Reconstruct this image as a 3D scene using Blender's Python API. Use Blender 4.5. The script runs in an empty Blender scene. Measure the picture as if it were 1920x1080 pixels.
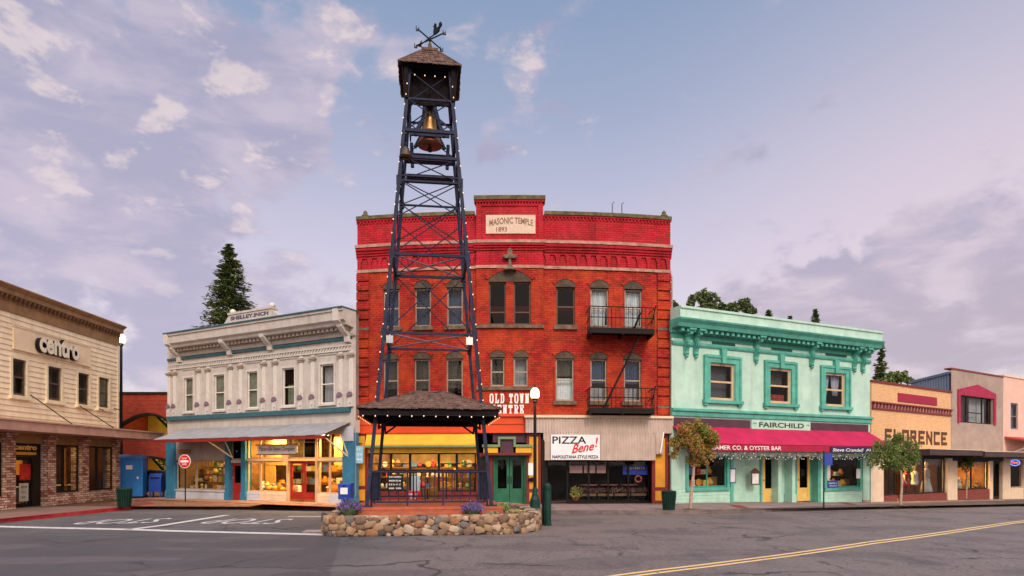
import bpy, math, random
from mathutils import Vector, noise
import numpy as np
random.seed(7)
rnd = random.uniform
SC = bpy.context.scene
COL = SC.collection
R = math.radians
# ------------------------------------------------------------------ camera
FPX, CX, HY, EYE = 1200.0, 960.0, 870.0, 1.75
cd = bpy.data.cameras.new('camera'); cam = bpy.data.objects.new('camera', cd); COL.objects.link(cam)
cd.sensor_fit = 'HORIZONTAL'; cd.sensor_width = 36; cd.lens = 36*FPX/1920
cd.shift_y = (HY-540)/1920; cd.clip_start = .1; cd.clip_end = 3000
cam.location = (0, 0, EYE); cam.rotation_euler = (R(90), 0, 0)
SC.camera = cam
# ------------------------------------------------------------------ view
vs = SC.view_settings
vs.view_transform = 'Standard'; vs.look = 'None'; vs.gamma = 1; vs.use_curve_mapping = False
vs.exposure = 0.03
SC.cycles.max_bounces = 6; SC.cycles.transparent_max_bounces = 12; SC.cycles.diffuse_bounces = 3
SC.cycles.caustics_reflective = False; SC.cycles.caustics_refractive = False
SC.cycles.sample_clamp_indirect = 4
SC.cycles.use_denoising = True
# ------------------------------------------------------------------ sun
SUN_EL, SUN_AZ = 36, 168      # azimuth clockwise from +Y: behind the camera, a little to its right
sl = bpy.data.lights.new('sun', 'SUN'); sl.energy = 2.0; sl.angle = R(18); sl.color = (1, .86, .70)
so = bpy.data.objects.new('sun', sl); COL.objects.link(so)
sd = Vector((math.sin(R(SUN_AZ))*math.cos(R(SUN_EL)), math.cos(R(SUN_AZ))*math.cos(R(SUN_EL)), math.sin(R(SUN_EL))))
so.rotation_euler = sd.to_track_quat('Z', 'Y').to_euler()
# ------------------------------------------------------------------ world
W = bpy.data.worlds.new('World'); SC.world = W; W.use_nodes = True
def world():
    nt = W.node_tree; N = nt.nodes; L = nt.links; N.clear()
    def nd(t, **k):
        n = N.new(t)
        for a, b in k.items(): setattr(n, a, b)
        return n
    def setin(s, v):
        if isinstance(v, bpy.types.NodeSocket): L.new(v, s)
        elif isinstance(v, (tuple, list)) and len(v) == 3 and s.type == 'RGBA': s.default_value = (*v, 1)
        else: s.default_value = v
    def m(op, a, b=0., c=0., clamp=False):
        n = nd('ShaderNodeMath', operation=op, use_clamp=clamp)
        for i, v in enumerate((a, b, c)): setin(n.inputs[i], v)
        return n.outputs[0]
    def sst(x, a, b, c=0., d=1.):
        n = nd('ShaderNodeMapRange', interpolation_type='SMOOTHSTEP')
        for i, v in enumerate((x, a, b, c, d)): setin(n.inputs[i], v)
        return n.outputs[0]
    def mix(f, a, b):
        n = nd('ShaderNodeMix', data_type='RGBA'); setin(n.inputs[0], f); setin(n.inputs[6], a); setin(n.inputs[7], b)
        return n.outputs[2]
    tc = nd('ShaderNodeTexCoord'); D = tc.outputs['Generated']
    sep = nd('ShaderNodeSeparateXYZ'); L.new(D, sep.inputs[0]); x, y, z = sep.outputs
    wn = nd('ShaderNodeTexNoise'); wn.inputs['Scale'].default_value = 7; wn.inputs['Detail'].default_value = 5; L.new(D, wn.inputs['Vector'])
    wv = nd('ShaderNodeVectorMath', operation='MULTIPLY_ADD'); L.new(wn.outputs['Color'], wv.inputs[0]); wv.inputs[1].default_value = (.34, .34, .22); L.new(D, wv.inputs[2])
    ws = nd('ShaderNodeVectorMath', operation='SUBTRACT'); L.new(wv.outputs[0], ws.inputs[0]); ws.inputs[1].default_value = (.17, .17, .11)
    wd = nd('ShaderNodeVectorMath', operation='NORMALIZE'); L.new(ws.outputs[0], wd.inputs[0])
    def dot(v, warp=False):
        n = nd('ShaderNodeVectorMath', operation='DOT_PRODUCT'); L.new(wd.outputs[0] if warp else D, n.inputs[0]); n.inputs[1].default_value = v
        return n.outputs['Value']
    def pdir(px, py):
        return Vector(((px-CX)/FPX, 1, (HY-py)/FPX)).normalized()
    el = m('MAXIMUM', z, 0.)
    # clear sky: blue overhead, lilac to rose near the horizon, rosier to the right (east)
    c = mix(sst(el, .02, .34), (1.0, .87, .89), (.70, .65, .81))
    c = mix(sst(el, .26, .50), c, (.42, .475, .66)); c = mix(sst(el, .42, .66), c, (.25, .355, .55))
    side = m('MULTIPLY', sst(x, .1, .62), sst(el, .74, .22))
    c = mix(m('MULTIPLY', side, .8), c, (.86, .70, .78))
    low = m('MULTIPLY', sst(el, .30, .0), sst(y, -.2, .5))
    c = mix(m('MULTIPLY', low, .6), c, (1.0, .86, .86))
    # clouds
    def fbm(sc, stretch, det, dist, off):
        mp = nd('ShaderNodeMapping'); L.new(D, mp.inputs[0]); mp.inputs['Scale'].default_value = (sc, sc, sc*stretch); mp.inputs['Location'].default_value = off
        n = nd('ShaderNodeTexNoise'); n.inputs['Scale'].default_value = 1; n.inputs['Detail'].default_value = det; n.inputs['Roughness'].default_value = .58; n.inputs['Distortion'].default_value = dist
        L.new(mp.outputs[0], n.inputs['Vector']); return n.outputs[0]
    n1 = fbm(5.2, 2.0, 8, .25, (1.3, .4, 2.1)); n2 = fbm(13, 1.8, 6, .2, (5.3, 2.4, .1)); n3 = fbm(6.5, 2.6, 7, .3, (0, 7, 3))
    def blob(px, py, rad, amp):
        v = pdir(px, py); return m('MULTIPLY', sst(dot(v, True), math.cos(rad), math.cos(rad*.2)), amp*.62)
    cov = -.055
    for b in [(60, 130, .26, .17), (260, 250, .22, .14), (60, 420, .26, .09), (520, 95, .12, .26), (330, 75, .05, .2), (420, 130, .12, .12), (525, 255, .085, .22), (445, 185, .03, .22),
              (300, 285, .10, .14), (1010, 75, .065, .16), (980, 245, .07, .24), (915, 300, .05, .14), (690, 350, .06, .12), (720, 50, .07, .16), (150, 590, .30, .20), (430, 560, .18, .13),
              (60, 470, .08, .16), (600, 560, .10, .10), (1500, 545, .10, .22), (1640, 590, .14, .25), (1800, 580, .14, .24), (1950, 630, .16, .24), (1720, 440, .05, .16), (1560, 500, .05, .16), (1390, 520, .06, .1)]:
        cov = m('ADD', cov, blob(*b)) if not isinstance(cov, float) else m('ADD', blob(*b), cov)
    back = m('MULTIPLY', sst(y, .1, -.4), .08)
    cov = m('ADD', cov, back)
    dens = sst(m('ADD', m('ADD', m('MULTIPLY', n1, .62), m('MULTIPLY', n2, .38)), cov), .49, .63)
    shade = (.45, .42, .575)
    lit = mix(sst(x, -.1, .5), (.68, .58, .69), (.74, .62, .71))
    cc = mix(sst(n3, .36, .62), lit, shade)
    lowc = m('MULTIPLY', m('MULTIPLY', sst(el, .32, .16), .9), sst(n3, .34, .56))
    cc = mix(lowc, cc, mix(sst(x, -.3, .3), (.45, .42, .60), (.48, .405, .50)))
    # bright, sunlit edges of the puffs
    edge = m('MULTIPLY', sst(n2, .54, .66), sst(el, .12, .4))
    edge = m('MULTIPLY', edge, sst(x, .35, .0))
    cc = mix(m('MULTIPLY', edge, .55), cc, (1.15, .92, .82))
    c = mix(m('MULTIPLY', dens, .80), c, cc)
    # the bright part of the sky, round the low sun behind the viewer
    glow = sst(dot(Vector((math.sin(R(SUN_AZ)), math.cos(R(SUN_AZ)), .85)).normalized()), .35, .98)
    c2 = nd('ShaderNodeMix', data_type='RGBA', blend_type='ADD'); c2.inputs[0].default_value = 1
    L.new(c, c2.inputs[6]); gl = mix(glow, (0, 0, 0), (1.9, 1.40, 1.02)); L.new(gl, c2.inputs[7])
    top = sst(el, .60, .95)
    c3 = nd('ShaderNodeMix', data_type='RGBA', blend_type='ADD'); c3.inputs[0].default_value = 1
    L.new(c2.outputs[2], c3.inputs[6]); L.new(mix(top, (0, 0, 0), (.55, .58, .75)), c3.inputs[7])
    sk = nd('ShaderNodeTexSky', sky_type='NISHITA'); sk.sun_disc = False; sk.sun_elevation = R(SUN_EL); sk.sun_rotation = R(SUN_AZ)
    bg1 = nd('ShaderNodeBackground'); L.new(sk.outputs[0], bg1.inputs[0]); bg1.inputs[1].default_value = .06
    bg2 = nd('ShaderNodeBackground'); L.new(c3.outputs[2], bg2.inputs[0]); bg2.inputs[1].default_value = 1.0
    ms = nd('ShaderNodeMixShader'); ms.inputs[0].default_value = .88
    L.new(bg1.outputs[0], ms.inputs[1]); L.new(bg2.outputs[0], ms.inputs[2])
    out = nd('ShaderNodeOutputWorld'); L.new(ms.outputs[0], out.inputs[0])
world()

# ------------------------------------------------------------------ ground height, frames
def g(x):
    if x > 8: return -.025*(min(x, 60)-8)
    if x < -10: return -.011*(min(-x, 60)-10)
    return 0.
def ground_at(px, py, up=0.):
    """point where the picture's ray meets the ground (raised by up)"""
    dx, dz = (px-CX)/FPX, (HY-py)/FPX; t = (EYE-up)/-dz
    for _ in range(20): t = (EYE-up-g(dx*t))/-dz
    return (dx*t, t)
class Frame:
    """u to the right seen from the front, d towards the viewer, z up"""
    def __init__(s, o, ang=0., bend=0., uc=0., z0=0.):
        s.o = o; s.ang = ang; s.uh = (math.cos(ang), math.sin(ang)); s.n = (math.sin(ang), -math.cos(ang)); s.bend = bend; s.uc = uc; s.z0 = z0
    def map(s, u, d, z):
        d -= s.bend*(u-s.uc)**2
        return (s.o[0]+u*s.uh[0]+d*s.n[0], s.o[1]+u*s.uh[1]+d*s.n[1], z+s.z0)
    def p(s, px, py, d=0.):
        dx, dz = (px-CX)/FPX, (HY-py)/FPX; dd = d; u = 0
        for _ in range(6):
            t = (dd+s.o[0]*s.n[0]+s.o[1]*s.n[1])/(dx*s.n[0]+s.n[1])
            u = (dx*t-s.o[0])*s.uh[0]+(t-s.o[1])*s.uh[1]; dd = d-s.bend*(u-s.uc)**2
        return u, EYE+dz*t-s.z0
    def r(s, x0, x1, y0, y1, d=0.):
        xm = (x0+x1)/2
        return s.p(x0, y0, d)[0], s.p(x1, y0, d)[0], s.p(xm, y1, d)[1], s.p(xm, y0, d)[1]
def between(pa, ya, pb, yb, **k):
    a = ((pa-CX)/FPX*ya, ya); b = ((pb-CX)/FPX*yb, yb)
    f = Frame(a, math.atan2(b[1]-a[1], b[0]-a[0]), **k); f.w = math.dist(a, b); return f
WORLD = Frame((0, 0), 0)

# ------------------------------------------------------------------ objects
ORG = {}
def tag(o, label=None, cat=None, group=None, kind=None):
    for k, v in (('label', label), ('category', cat), ('group', group), ('kind', kind)):
        if v: o[k] = v
    return o
def empty(name, loc, label, cat, group=None):
    o = bpy.data.objects.new(name, None); COL.objects.link(o); o.location = loc; o.empty_display_size = .2
    ORG[o.name] = Vector(loc); return tag(o, label, cat, group)
def kids(o): return [c for c in bpy.data.objects if c.parent == o]
def copy_tree(o, parent=None):
    c = o.copy(); COL.objects.link(c); c.parent = parent
    for k in ('label',):
        if parent is None and k in c: del c[k]
    for ch in kids(o): copy_tree(ch, c)
    return c
class B:
    """collects faces in a frame's local coordinates and links them as one mesh object"""
    def __init__(s, F=WORLD): s.F = F; s.v = []; s.f = []
    def add(s, vs, fs):
        k = len(s.v); s.v += [tuple(v) for v in vs]; s.f += [tuple(i+k for i in f) for f in fs]; return s
    def quad(s, a, b, c, d): return s.add((a, b, c, d), ((0, 1, 2, 3),))
    def box(s, u0, u1, z0, z1, d0, d1, seg=None):
        if u1 < u0: u0, u1 = u1, u0
        if z1 < z0: z0, z1 = z1, z0
        if d1 < d0: d0, d1 = d1, d0
        n = seg or (max(1, int((u1-u0)/.9)) if s.F.bend else 1)
        vs = []; fs = []
        for i in range(n+1):
            u = u0+(u1-u0)*i/n; vs += [(u, d1, z0), (u, d1, z1), (u, d0, z1), (u, d0, z0)]
        for i in range(n):
            k = 4*i
            for j in range(4): fs.append((k+j, k+4+j, k+4+(j+1) % 4, k+(j+1) % 4))
        fs.append((0, 1, 2, 3)); e = 4*n; fs.append((e+3, e+2, e+1, e))
        return s.add(vs, fs)
    def prism(s, pts, d0, d1):
        """outline in (u, z), anticlockwise seen from the front, from d0 (back) to d1 (front)"""
        n = len(pts); vs = [(u, d1, z) for u, z in pts]+[(u, d0, z) for u, z in pts]
        return s.add(vs, [tuple(range(n)), tuple(range(2*n-1, n-1, -1))]+[(i, n+i, n+(i+1) % n, (i+1) % n) for i in range(n)])
    def side(s, pts, u0, u1, seg=None):
        """profile in (d, z) swept along u"""
        n = len(pts); m = seg or (max(1, int(abs(u1-u0)/.9)) if s.F.bend else 1); vs = []; fs = []
        for i in range(m+1): vs += [(u0+(u1-u0)*i/m, d, z) for d, z in pts]
        for i in range(m): fs += [(i*n+j, i*n+n+j, i*n+n+(j+1) % n, i*n+(j+1) % n) for j in range(n)]
        fs += [tuple(range(n)), tuple(range((m+1)*n-1, m*n-1, -1))]
        return s.add(vs, fs)
    def poly(s, pts, z0, z1):
        """footprint in (u, d) from z0 to z1 (numbers or functions of u)"""
        f0 = z0 if callable(z0) else (lambda u: z0); f1 = z1 if callable(z1) else (lambda u: z1)
        n = len(pts); vs = [(u, d, f1(u)) for u, d in pts]+[(u, d, f0(u)) for u, d in pts]
        return s.add(vs, [tuple(range(n)), tuple(range(2*n-1, n-1, -1))]+[(i, n+i, n+(i+1) % n, (i+1) % n) for i in range(n)])
    def lathe(s, c, prof, n=12, sq=False):
        """profile of (r, z) about the vertical through c=(u, d, z)"""
        vs = []; fs = []; m = len(prof)
        for r, z in prof:
            for i in range(n):
                a = 2*math.pi*(i+.5)/n; k = r/math.cos(math.pi/4) if sq else r
                vs.append((c[0]+k*math.cos(a), c[1]+k*math.sin(a), c[2]+z))
        for j in range(m-1): fs += [(j*n+i, j*n+(i+1) % n, j*n+n+(i+1) % n, j*n+n+i) for i in range(n)]
        fs += [tuple(range(n-1, -1, -1)), tuple(range((m-1)*n, m*n))]
        return s.add(vs, fs)
    def tube(s, pts, r, n=6, cap=True):
        """tube through local points; r number or list"""
        P = [Vector(p) for p in pts]; rs = r if isinstance(r, (list, tuple)) else [r]*len(P); vs = []; fs = []
        for i, p in enumerate(P):
            t = (P[min(i+1, len(P)-1)]-P[max(i-1, 0)]).normalized()
            a = t.cross(Vector((0, 0, 1)) if abs(t.z) < .95 else Vector((1, 0, 0))).normalized(); b = t.cross(a)
            for k in range(n):
                th = 2*math.pi*(k+.5)/n; vs.append(p+a*rs[i]*math.cos(th)+b*rs[i]*math.sin(th))
        for i in range(len(P)-1): fs += [(i*n+k, i*n+(k+1) % n, i*n+n+(k+1) % n, i*n+n+k) for k in range(n)]
        if cap: fs += [tuple(range(n-1, -1, -1)), tuple(range((len(P)-1)*n, len(P)*n))]
        return s.add(vs, fs)
    def bar(s, a, b, w): return s.tube([a, b], w*.7071, 4)
    def ball(s, c, r, sub=1, sc=(1, 1, 1), wob=0, rot=None):
        v, f = ico(sub); off = Vector((rnd(0, 99), rnd(0, 99), rnd(0, 99)))
        out = []
        for p in v:
            q = Vector(p)
            if wob: q = q*(1+wob*noise.noise(q*1.6+off))
            q = Vector((q.x*sc[0], q.y*sc[1], q.z*sc[2]))*r
            if rot: q.rotate(rot)
            out.append((c[0]+q.x, c[1]+q.y, c[2]+q.z))
        return s.add(out, f)
    def build(s, name, mat, parent=None, smooth=False, label=None):
        me = bpy.data.meshes.new(name); w = [Vector(s.F.map(*v)) for v in s.v]
        if parent is not None: org = ORG[parent.name]
        else:
            xs, ys, zs = zip(*w); org = Vector(((min(xs)+max(xs))/2, (min(ys)+max(ys))/2, min(zs)))
        me.from_pydata([v-org for v in w], [], s.f)
        uv = me.uv_layers.new(name='UVMap').data
        for p in me.polygons:
            a = [Vector(s.v[i]) for i in p.vertices]; nrm = Vector((0, 0, 0))
            for i in range(len(a)): nrm += a[i].cross(a[(i+1) % len(a)])
            n = [abs(k) for k in nrm]
            if n[1] >= n[0] and n[1] >= n[2]*.8: f = lambda q: (q.x, q.z)
            elif n[0] >= n[2]: f = lambda q: (q.y, q.z)
            else: f = lambda q: (q.x, q.y)
            for li, q in zip(p.loop_indices, a): uv[li].uv = f(q)
        if smooth: me.polygons.foreach_set('use_smooth', [True]*len(me.polygons))
        me.materials.append(mat); me.validate(); me.update()
        o = bpy.data.objects.new(name, me); COL.objects.link(o); ORG[o.name] = org
        if parent is None: o.location = org
        else: o.parent = parent
        if label: o['label'] = label
        return o
    def each(s, name, mat, parent):
        """one object for each connected piece"""
        par = list(range(len(s.v)))
        def find(i):
            while par[i] != i: par[i] = par[par[i]]; i = par[i]
            return i
        for f in s.f:
            for i in f[1:]: par[find(i)] = find(f[0])
        gr = {}
        for f in s.f: gr.setdefault(find(f[0]), []).append(f)
        for fs in gr.values():
            ids = sorted({i for f in fs for i in f}); mp = {j: k for k, j in enumerate(ids)}
            q = B(s.F); q.v = [s.v[i] for i in ids]; q.f = [tuple(mp[i] for i in f) for f in fs]; q.build(name, mat, parent)
_ico = {}
def ico(sub):
    if sub not in _ico:
        import bmesh
        bm = bmesh.new(); bmesh.ops.create_icosphere(bm, subdivisions=sub, radius=1)
        _ico[sub] = ([v.co.copy() for v in bm.verts], [tuple(v.index for v in f.verts) for f in bm.faces]); bm.free()
    return _ico[sub]
# ------------------------------------------------------------------ lettering
def glyphs(s, bold=.0, shear=0., spacing=1.):
    cu = bpy.data.curves.new('tmp', 'FONT'); cu.body = s; cu.offset = bold; cu.shear = shear; cu.space_character = spacing; cu.resolution_u = 3
    o = bpy.data.objects.new('tmp', cu); COL.objects.link(o); bpy.context.view_layer.update()
    me = bpy.data.meshes.new_from_object(o.evaluated_get(bpy.context.evaluated_depsgraph_get()))
    v = [(p.co.x, p.co.y) for p in me.vertices]; f = [tuple(p.vertices) for p in me.polygons]
    bpy.data.objects.remove(o); bpy.data.curves.remove(cu); bpy.data.meshes.remove(me)
    x0 = min(p[0] for p in v); x1 = max(p[0] for p in v); y0 = min(p[1] for p in v); y1 = max(p[1] for p in v)
    return [((a-x0)/(x1-x0), (b-y0)/(y1-y0)) for a, b in v], f
def text(b, s, u0, u1, z0, z1, d, arc=0., slope=0., **k):
    v, f = glyphs(s, **k)
    def put(x, y): return (u0+x*(u1-u0), d, z0+y*(z1-z0)+arc*(1-(2*x-1)**2)+slope*x)
    return b.add([put(x, y) for x, y in v], f)
def scribble(b, u0, u1, z0, z1, d, seed=1):
    """a line of writing too small to read in the photograph: little uneven marks"""
    r = random.Random(seed); u = u0; h = z1-z0
    while u < u1-h*.2:
        w = h*r.uniform(.25, .6); b.quad((u, d, z0+h*r.uniform(0, .2)), (u+w*.35, d, z0), (u+w*.35, d, z1-h*r.uniform(0, .3)), (u, d, z1))
        if r.random() < .6: b.quad((u+w*.35, d, z0+h*.4), (u+w, d, z0+h*.35), (u+w, d, z0+h*.6), (u+w*.35, d, z0+h*.62))
        u += w*1.25 if r.random() < .8 else w*2.2
    return b
SLAB = {'O': [((.2, 0), (.8, 0), (1, .2), (1, .8), (.8, 1), (.2, 1), (0, .8), (0, .2), (.2, 0))], 'L': [((.2, 0), (.2, 1)), ((0, 0), (1, 0), (1, .28)), ((0, 1), (.45, 1))],
        'D': [((.2, 0), (.2, 1)), ((0, 0), (.75, 0), (1, .25), (1, .75), (.75, 1), (0, 1))], 'T': [((.5, 0), (.5, 1)), ((0, .75), (0, 1), (1, 1), (1, .75)), ((.25, 0), (.75, 0))],
        'W': [((.1, 1), (.3, 0), (.5, .8), (.7, 0), (.9, 1)), ((0, 1), (.25, 1)), ((.75, 1), (1, 1))], 'N': [((.15, 0), (.15, 1), (.85, 0), (.85, 1)), ((0, 0), (.32, 0)), ((.7, 1), (1, 1)), ((0, 1), (.15, 1))],
        'C': [((1, .25), (.8, 0), (.2, 0), (0, .2), (0, .8), (.2, 1), (.8, 1), (1, .75))], 'E': [((.2, 0), (.2, 1)), ((0, 0), (1, 0), (1, .28)), ((0, 1), (1, 1), (1, .74)), ((.2, .5), (.7, .5)), ((.7, .38), (.7, .62))],
        'R': [((.2, 0), (.2, 1)), ((0, 1), (.8, 1), (1, .85), (1, .65), (.8, .5), (.2, .5)), ((.55, .5), (.95, 0)), ((0, 0), (.42, 0)), ((.8, 0), (1.05, 0))], 'F': [((.2, 0), (.2, 1)), ((0, 1), (1, 1), (1, .74)), ((.2, .5), (.7, .5)), ((0, 0), (.42, 0))]}
PLAIN = {'F': [((0, 0), (0, 1), (1, 1)), ((0, .5), (.75, .5))], 'L': [((0, 1), (0, 0), (1, 0))], 'O': [((0, 0), (1, 0), (1, 1), (0, 1), (0, 0))], 'R': [((0, 0), (0, 1), (.9, 1), (.9, .5), (0, .5)), ((.5, .5), (1, 0))],
         'E': [((1, 0), (0, 0), (0, 1), (1, 1)), ((0, .5), (.75, .5))], 'N': [((0, 0), (0, 1), (1, 0), (1, 1))], 'C': [((1, 0), (0, 0), (0, 1), (1, 1))]}
def strokes(b, s, u0, u1, z0, z1, d, t, font=SLAB, gap=.35, step=.0015):
    n = sum(.5 if c == ' ' else 1 for c in s); cw = (u1-u0)/(n+gap*(len(s)-1)); u = u0; k = 0
    for c in s:
        if c == ' ': u += cw*(.5+gap); continue
        for line in font[c]:
            P = [(u+t/2+x*(cw-t), z0+t/2+y*(z1-z0-t)) for x, y in line]
            for (a0, b0), (a1, b1) in zip(P, P[1:]):
                L = math.hypot(a1-a0, b1-b0); x, y = (a1-a0)/L*t/2, (b1-b0)/L*t/2
                e = d+step*(k % 9); k += 1
                b.prism([(a0-x+y, b0-y-x), (a1+x+y, b1+y-x), (a1+x-y, b1+y+x), (a0-x-y, b0-y+x)], d-.02, e)
        u += cw*(1+gap)
    return b
# ------------------------------------------------------------------ materials
def nodes(name):
    m = bpy.data.materials.new(name); m.use_nodes = True; nt = m.node_tree; p = nt.nodes['Principled BSDF']; return m, nt, p
def lnk(nt, a, b): nt.links.new(a, b)
def mixc(nt, f, a, b, blend='MIX'):
    n = nt.nodes.new('ShaderNodeMix'); n.data_type = 'RGBA'; n.blend_type = blend
    for s, v in ((n.inputs[0], f), (n.inputs[6], a), (n.inputs[7], b)):
        if isinstance(v, bpy.types.NodeSocket): nt.links.new(v, s)
        elif isinstance(v, tuple): s.default_value = (*v[:3], 1)
        else: s.default_value = v
    return n.outputs[2]
def ntex(nt, scale, det=4, vec=None, rough=.6, stretch=None):
    n = nt.nodes.new('ShaderNodeTexNoise'); n.inputs['Scale'].default_value = scale; n.inputs['Detail'].default_value = det; n.inputs['Roughness'].default_value = rough
    if vec is None:
        vec = nt.nodes.new('ShaderNodeTexCoord').outputs['Object']
    if stretch:
        mp = nt.nodes.new('ShaderNodeMapping'); mp.inputs['Scale'].default_value = stretch; nt.links.new(vec, mp.inputs[0]); vec = mp.outputs[0]
    nt.links.new(vec, n.inputs['Vector']); return n.outputs[0]
def rng(nt, x, a, b, c=0., d=1.):
    n = nt.nodes.new('ShaderNodeMapRange'); n.clamp = True
    nt.links.new(x, n.inputs[0])
    for i, v in enumerate((a, b, c, d)): n.inputs[i+1].default_value = v
    return n.outputs[0]
def bump(nt, p, h, dist, strength=1.):
    n = nt.nodes.new('ShaderNodeBump'); n.inputs['Distance'].default_value = dist; n.inputs['Strength'].default_value = strength
    nt.links.new(h, n.inputs['Height']); nt.links.new(n.outputs[0], p.inputs['Normal'])
MATS = {}
def mat(name, col, rough=.6, var=.12, scale=3., metal=0., bmp=.004, dirt=.0, dcol=(.12, .09, .07), streak=False, spec=.3):
    if name in MATS: return MATS[name]
    m, nt, p = nodes(name)
    a = ntex(nt, scale, 5); b = ntex(nt, scale*9, 3)
    dark = tuple(c*(1-var*2) for c in col); light = tuple(min(1, c*(1+var)) for c in col)
    c = mixc(nt, rng(nt, a, .3, .7), dark, light)
    if dirt:
        t = ntex(nt, 1.3, 7, rough=.7, stretch=(2.2, 2.2, .35) if streak else None)
        c = mixc(nt, rng(nt, t, .50, .72, 0, dirt), c, dcol)
    lnk(nt, c, p.inputs['Base Color']); lnk(nt, rng(nt, a, .2, .8, max(0, rough-.1), min(1, rough+.1)), p.inputs['Roughness'])
    p.inputs['Metallic'].default_value = metal
    if spec is not None: p.inputs['Specular IOR Level'].default_value = spec
    if bmp: bump(nt, p, b, bmp, .6)
    MATS[name] = m; return m
def emit(name, col, s, body=(.8, .8, .8)):
    if name in MATS: return MATS[name]
    m, nt, p = nodes(name); p.inputs['Base Color'].default_value = (*body, 1); p.inputs['Emission Color'].default_value = (*col, 1); p.inputs['Emission Strength'].default_value = s
    MATS[name] = m; return m
def brick(name, c1, c2, mortar, w=.22, h=.075, ms=.012, var=.35, stain=.35, stainc=(.05, .02, .02), bias=0., big=None):
    m, nt, p = nodes(name)
    uv = nt.nodes.new('ShaderNodeTexCoord').outputs['UV']
    br = nt.nodes.new('ShaderNodeTexBrick'); nt.links.new(uv, br.inputs['Vector'])
    br.inputs['Scale'].default_value = 1; br.inputs['Brick Width'].default_value = w; br.inputs['Row Height'].default_value = h; br.inputs['Mortar Size'].default_value = ms
    br.inputs['Mortar Smooth'].default_value = .2; br.inputs['Bias'].default_value = bias
    br.inputs['Color1'].default_value = (*c1, 1); br.inputs['Color2'].default_value = (*c2, 1); br.inputs['Mortar'].default_value = (*mortar, 1)
    a = ntex(nt, .7, 7, rough=.68); b = ntex(nt, 5, 6, rough=.7)
    c = br.outputs['Color']
    if big: c = mixc(nt, rng(nt, a, .42, .62, 0, .6), c, big)
    c = mixc(nt, rng(nt, b, .52, .75, 0, var), c, stainc)
    t = ntex(nt, 1.1, 6, rough=.7, stretch=(1.8, 1.8, .3)); c = mixc(nt, rng(nt, t, .52, .72, 0, stain), c, stainc)
    lnk(nt, c, p.inputs['Base Color']); p.inputs['Roughness'].default_value = .85; p.inputs['Specular IOR Level'].default_value = .15
    h_ = nt.nodes.new('ShaderNodeMath'); h_.operation = 'MULTIPLY_ADD'; nt.links.new(br.outputs['Fac'], h_.inputs[0]); h_.inputs[1].default_value = -1; nt.links.new(b, h_.inputs[2])
    bump(nt, p, h_.outputs[0], .012, .8); MATS[name] = m; return m
def glass(name='window_glass', tint=(.9, .95, .95), refl=1.):
    if name in MATS: return MATS[name]
    m = bpy.data.materials.new(name); m.use_nodes = True; nt = m.node_tree; nt.nodes.remove(nt.nodes['Principled BSDF'])
    out = nt.nodes['Material Output']
    tr = nt.nodes.new('ShaderNodeBsdfTransparent'); tr.inputs[0].default_value = (*tint, 1)
    gl = nt.nodes.new('ShaderNodeBsdfGlossy'); gl.inputs['Roughness'].default_value = .03
    bp = nt.nodes.new('ShaderNodeBump'); bp.inputs['Distance'].default_value = .01; bp.inputs['Strength'].default_value = .25
    nt.links.new(ntex(nt, 1.5, 2), bp.inputs['Height']); nt.links.new(bp.outputs[0], gl.inputs['Normal'])
    fr = nt.nodes.new('ShaderNodeFresnel'); fr.inputs[0].default_value = 1.5
    k = nt.nodes.new('ShaderNodeMath'); k.operation = 'MULTIPLY'; k.inputs[1].default_value = refl; nt.links.new(fr.outputs[0], k.inputs[0])
    mx = nt.nodes.new('ShaderNodeMixShader'); nt.links.new(k.outputs[0], mx.inputs[0]); nt.links.new(tr.outputs[0], mx.inputs[1]); nt.links.new(gl.outputs[0], mx.inputs[2])
    nt.links.new(mx.outputs[0], out.inputs[0]); MATS[name] = m; return m
def leafmat(name, cols, scale=.8, rough=.6):
    m, nt, p = nodes(name)
    gi = nt.nodes.new('ShaderNodeNewGeometry')
    rp = nt.nodes.new('ShaderNodeValToRGB'); e = rp.color_ramp.elements
    e[0].position = 0; e[0].color = (*cols[0], 1); e[1].position = 1; e[1].color = (*cols[-1], 1)
    for i, c in enumerate(cols[1:-1]): x = e.new((i+1)/(len(cols)-1)); x.color = (*c, 1)
    a = ntex(nt, scale, 3)
    k = nt.nodes.new('ShaderNodeMath'); k.operation = 'MULTIPLY_ADD'; nt.links.new(gi.outputs['Random Per Island'], k.inputs[0]); k.inputs[1].default_value = .5
    nt.links.new(rng(nt, a, .35, .65, 0, .5), k.inputs[2]); nt.links.new(k.outputs[0], rp.inputs[0])
    lnk(nt, rp.outputs[0], p.inputs['Base Color']); p.inputs['Roughness'].default_value = rough
    MATS[name] = m; return m
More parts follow.
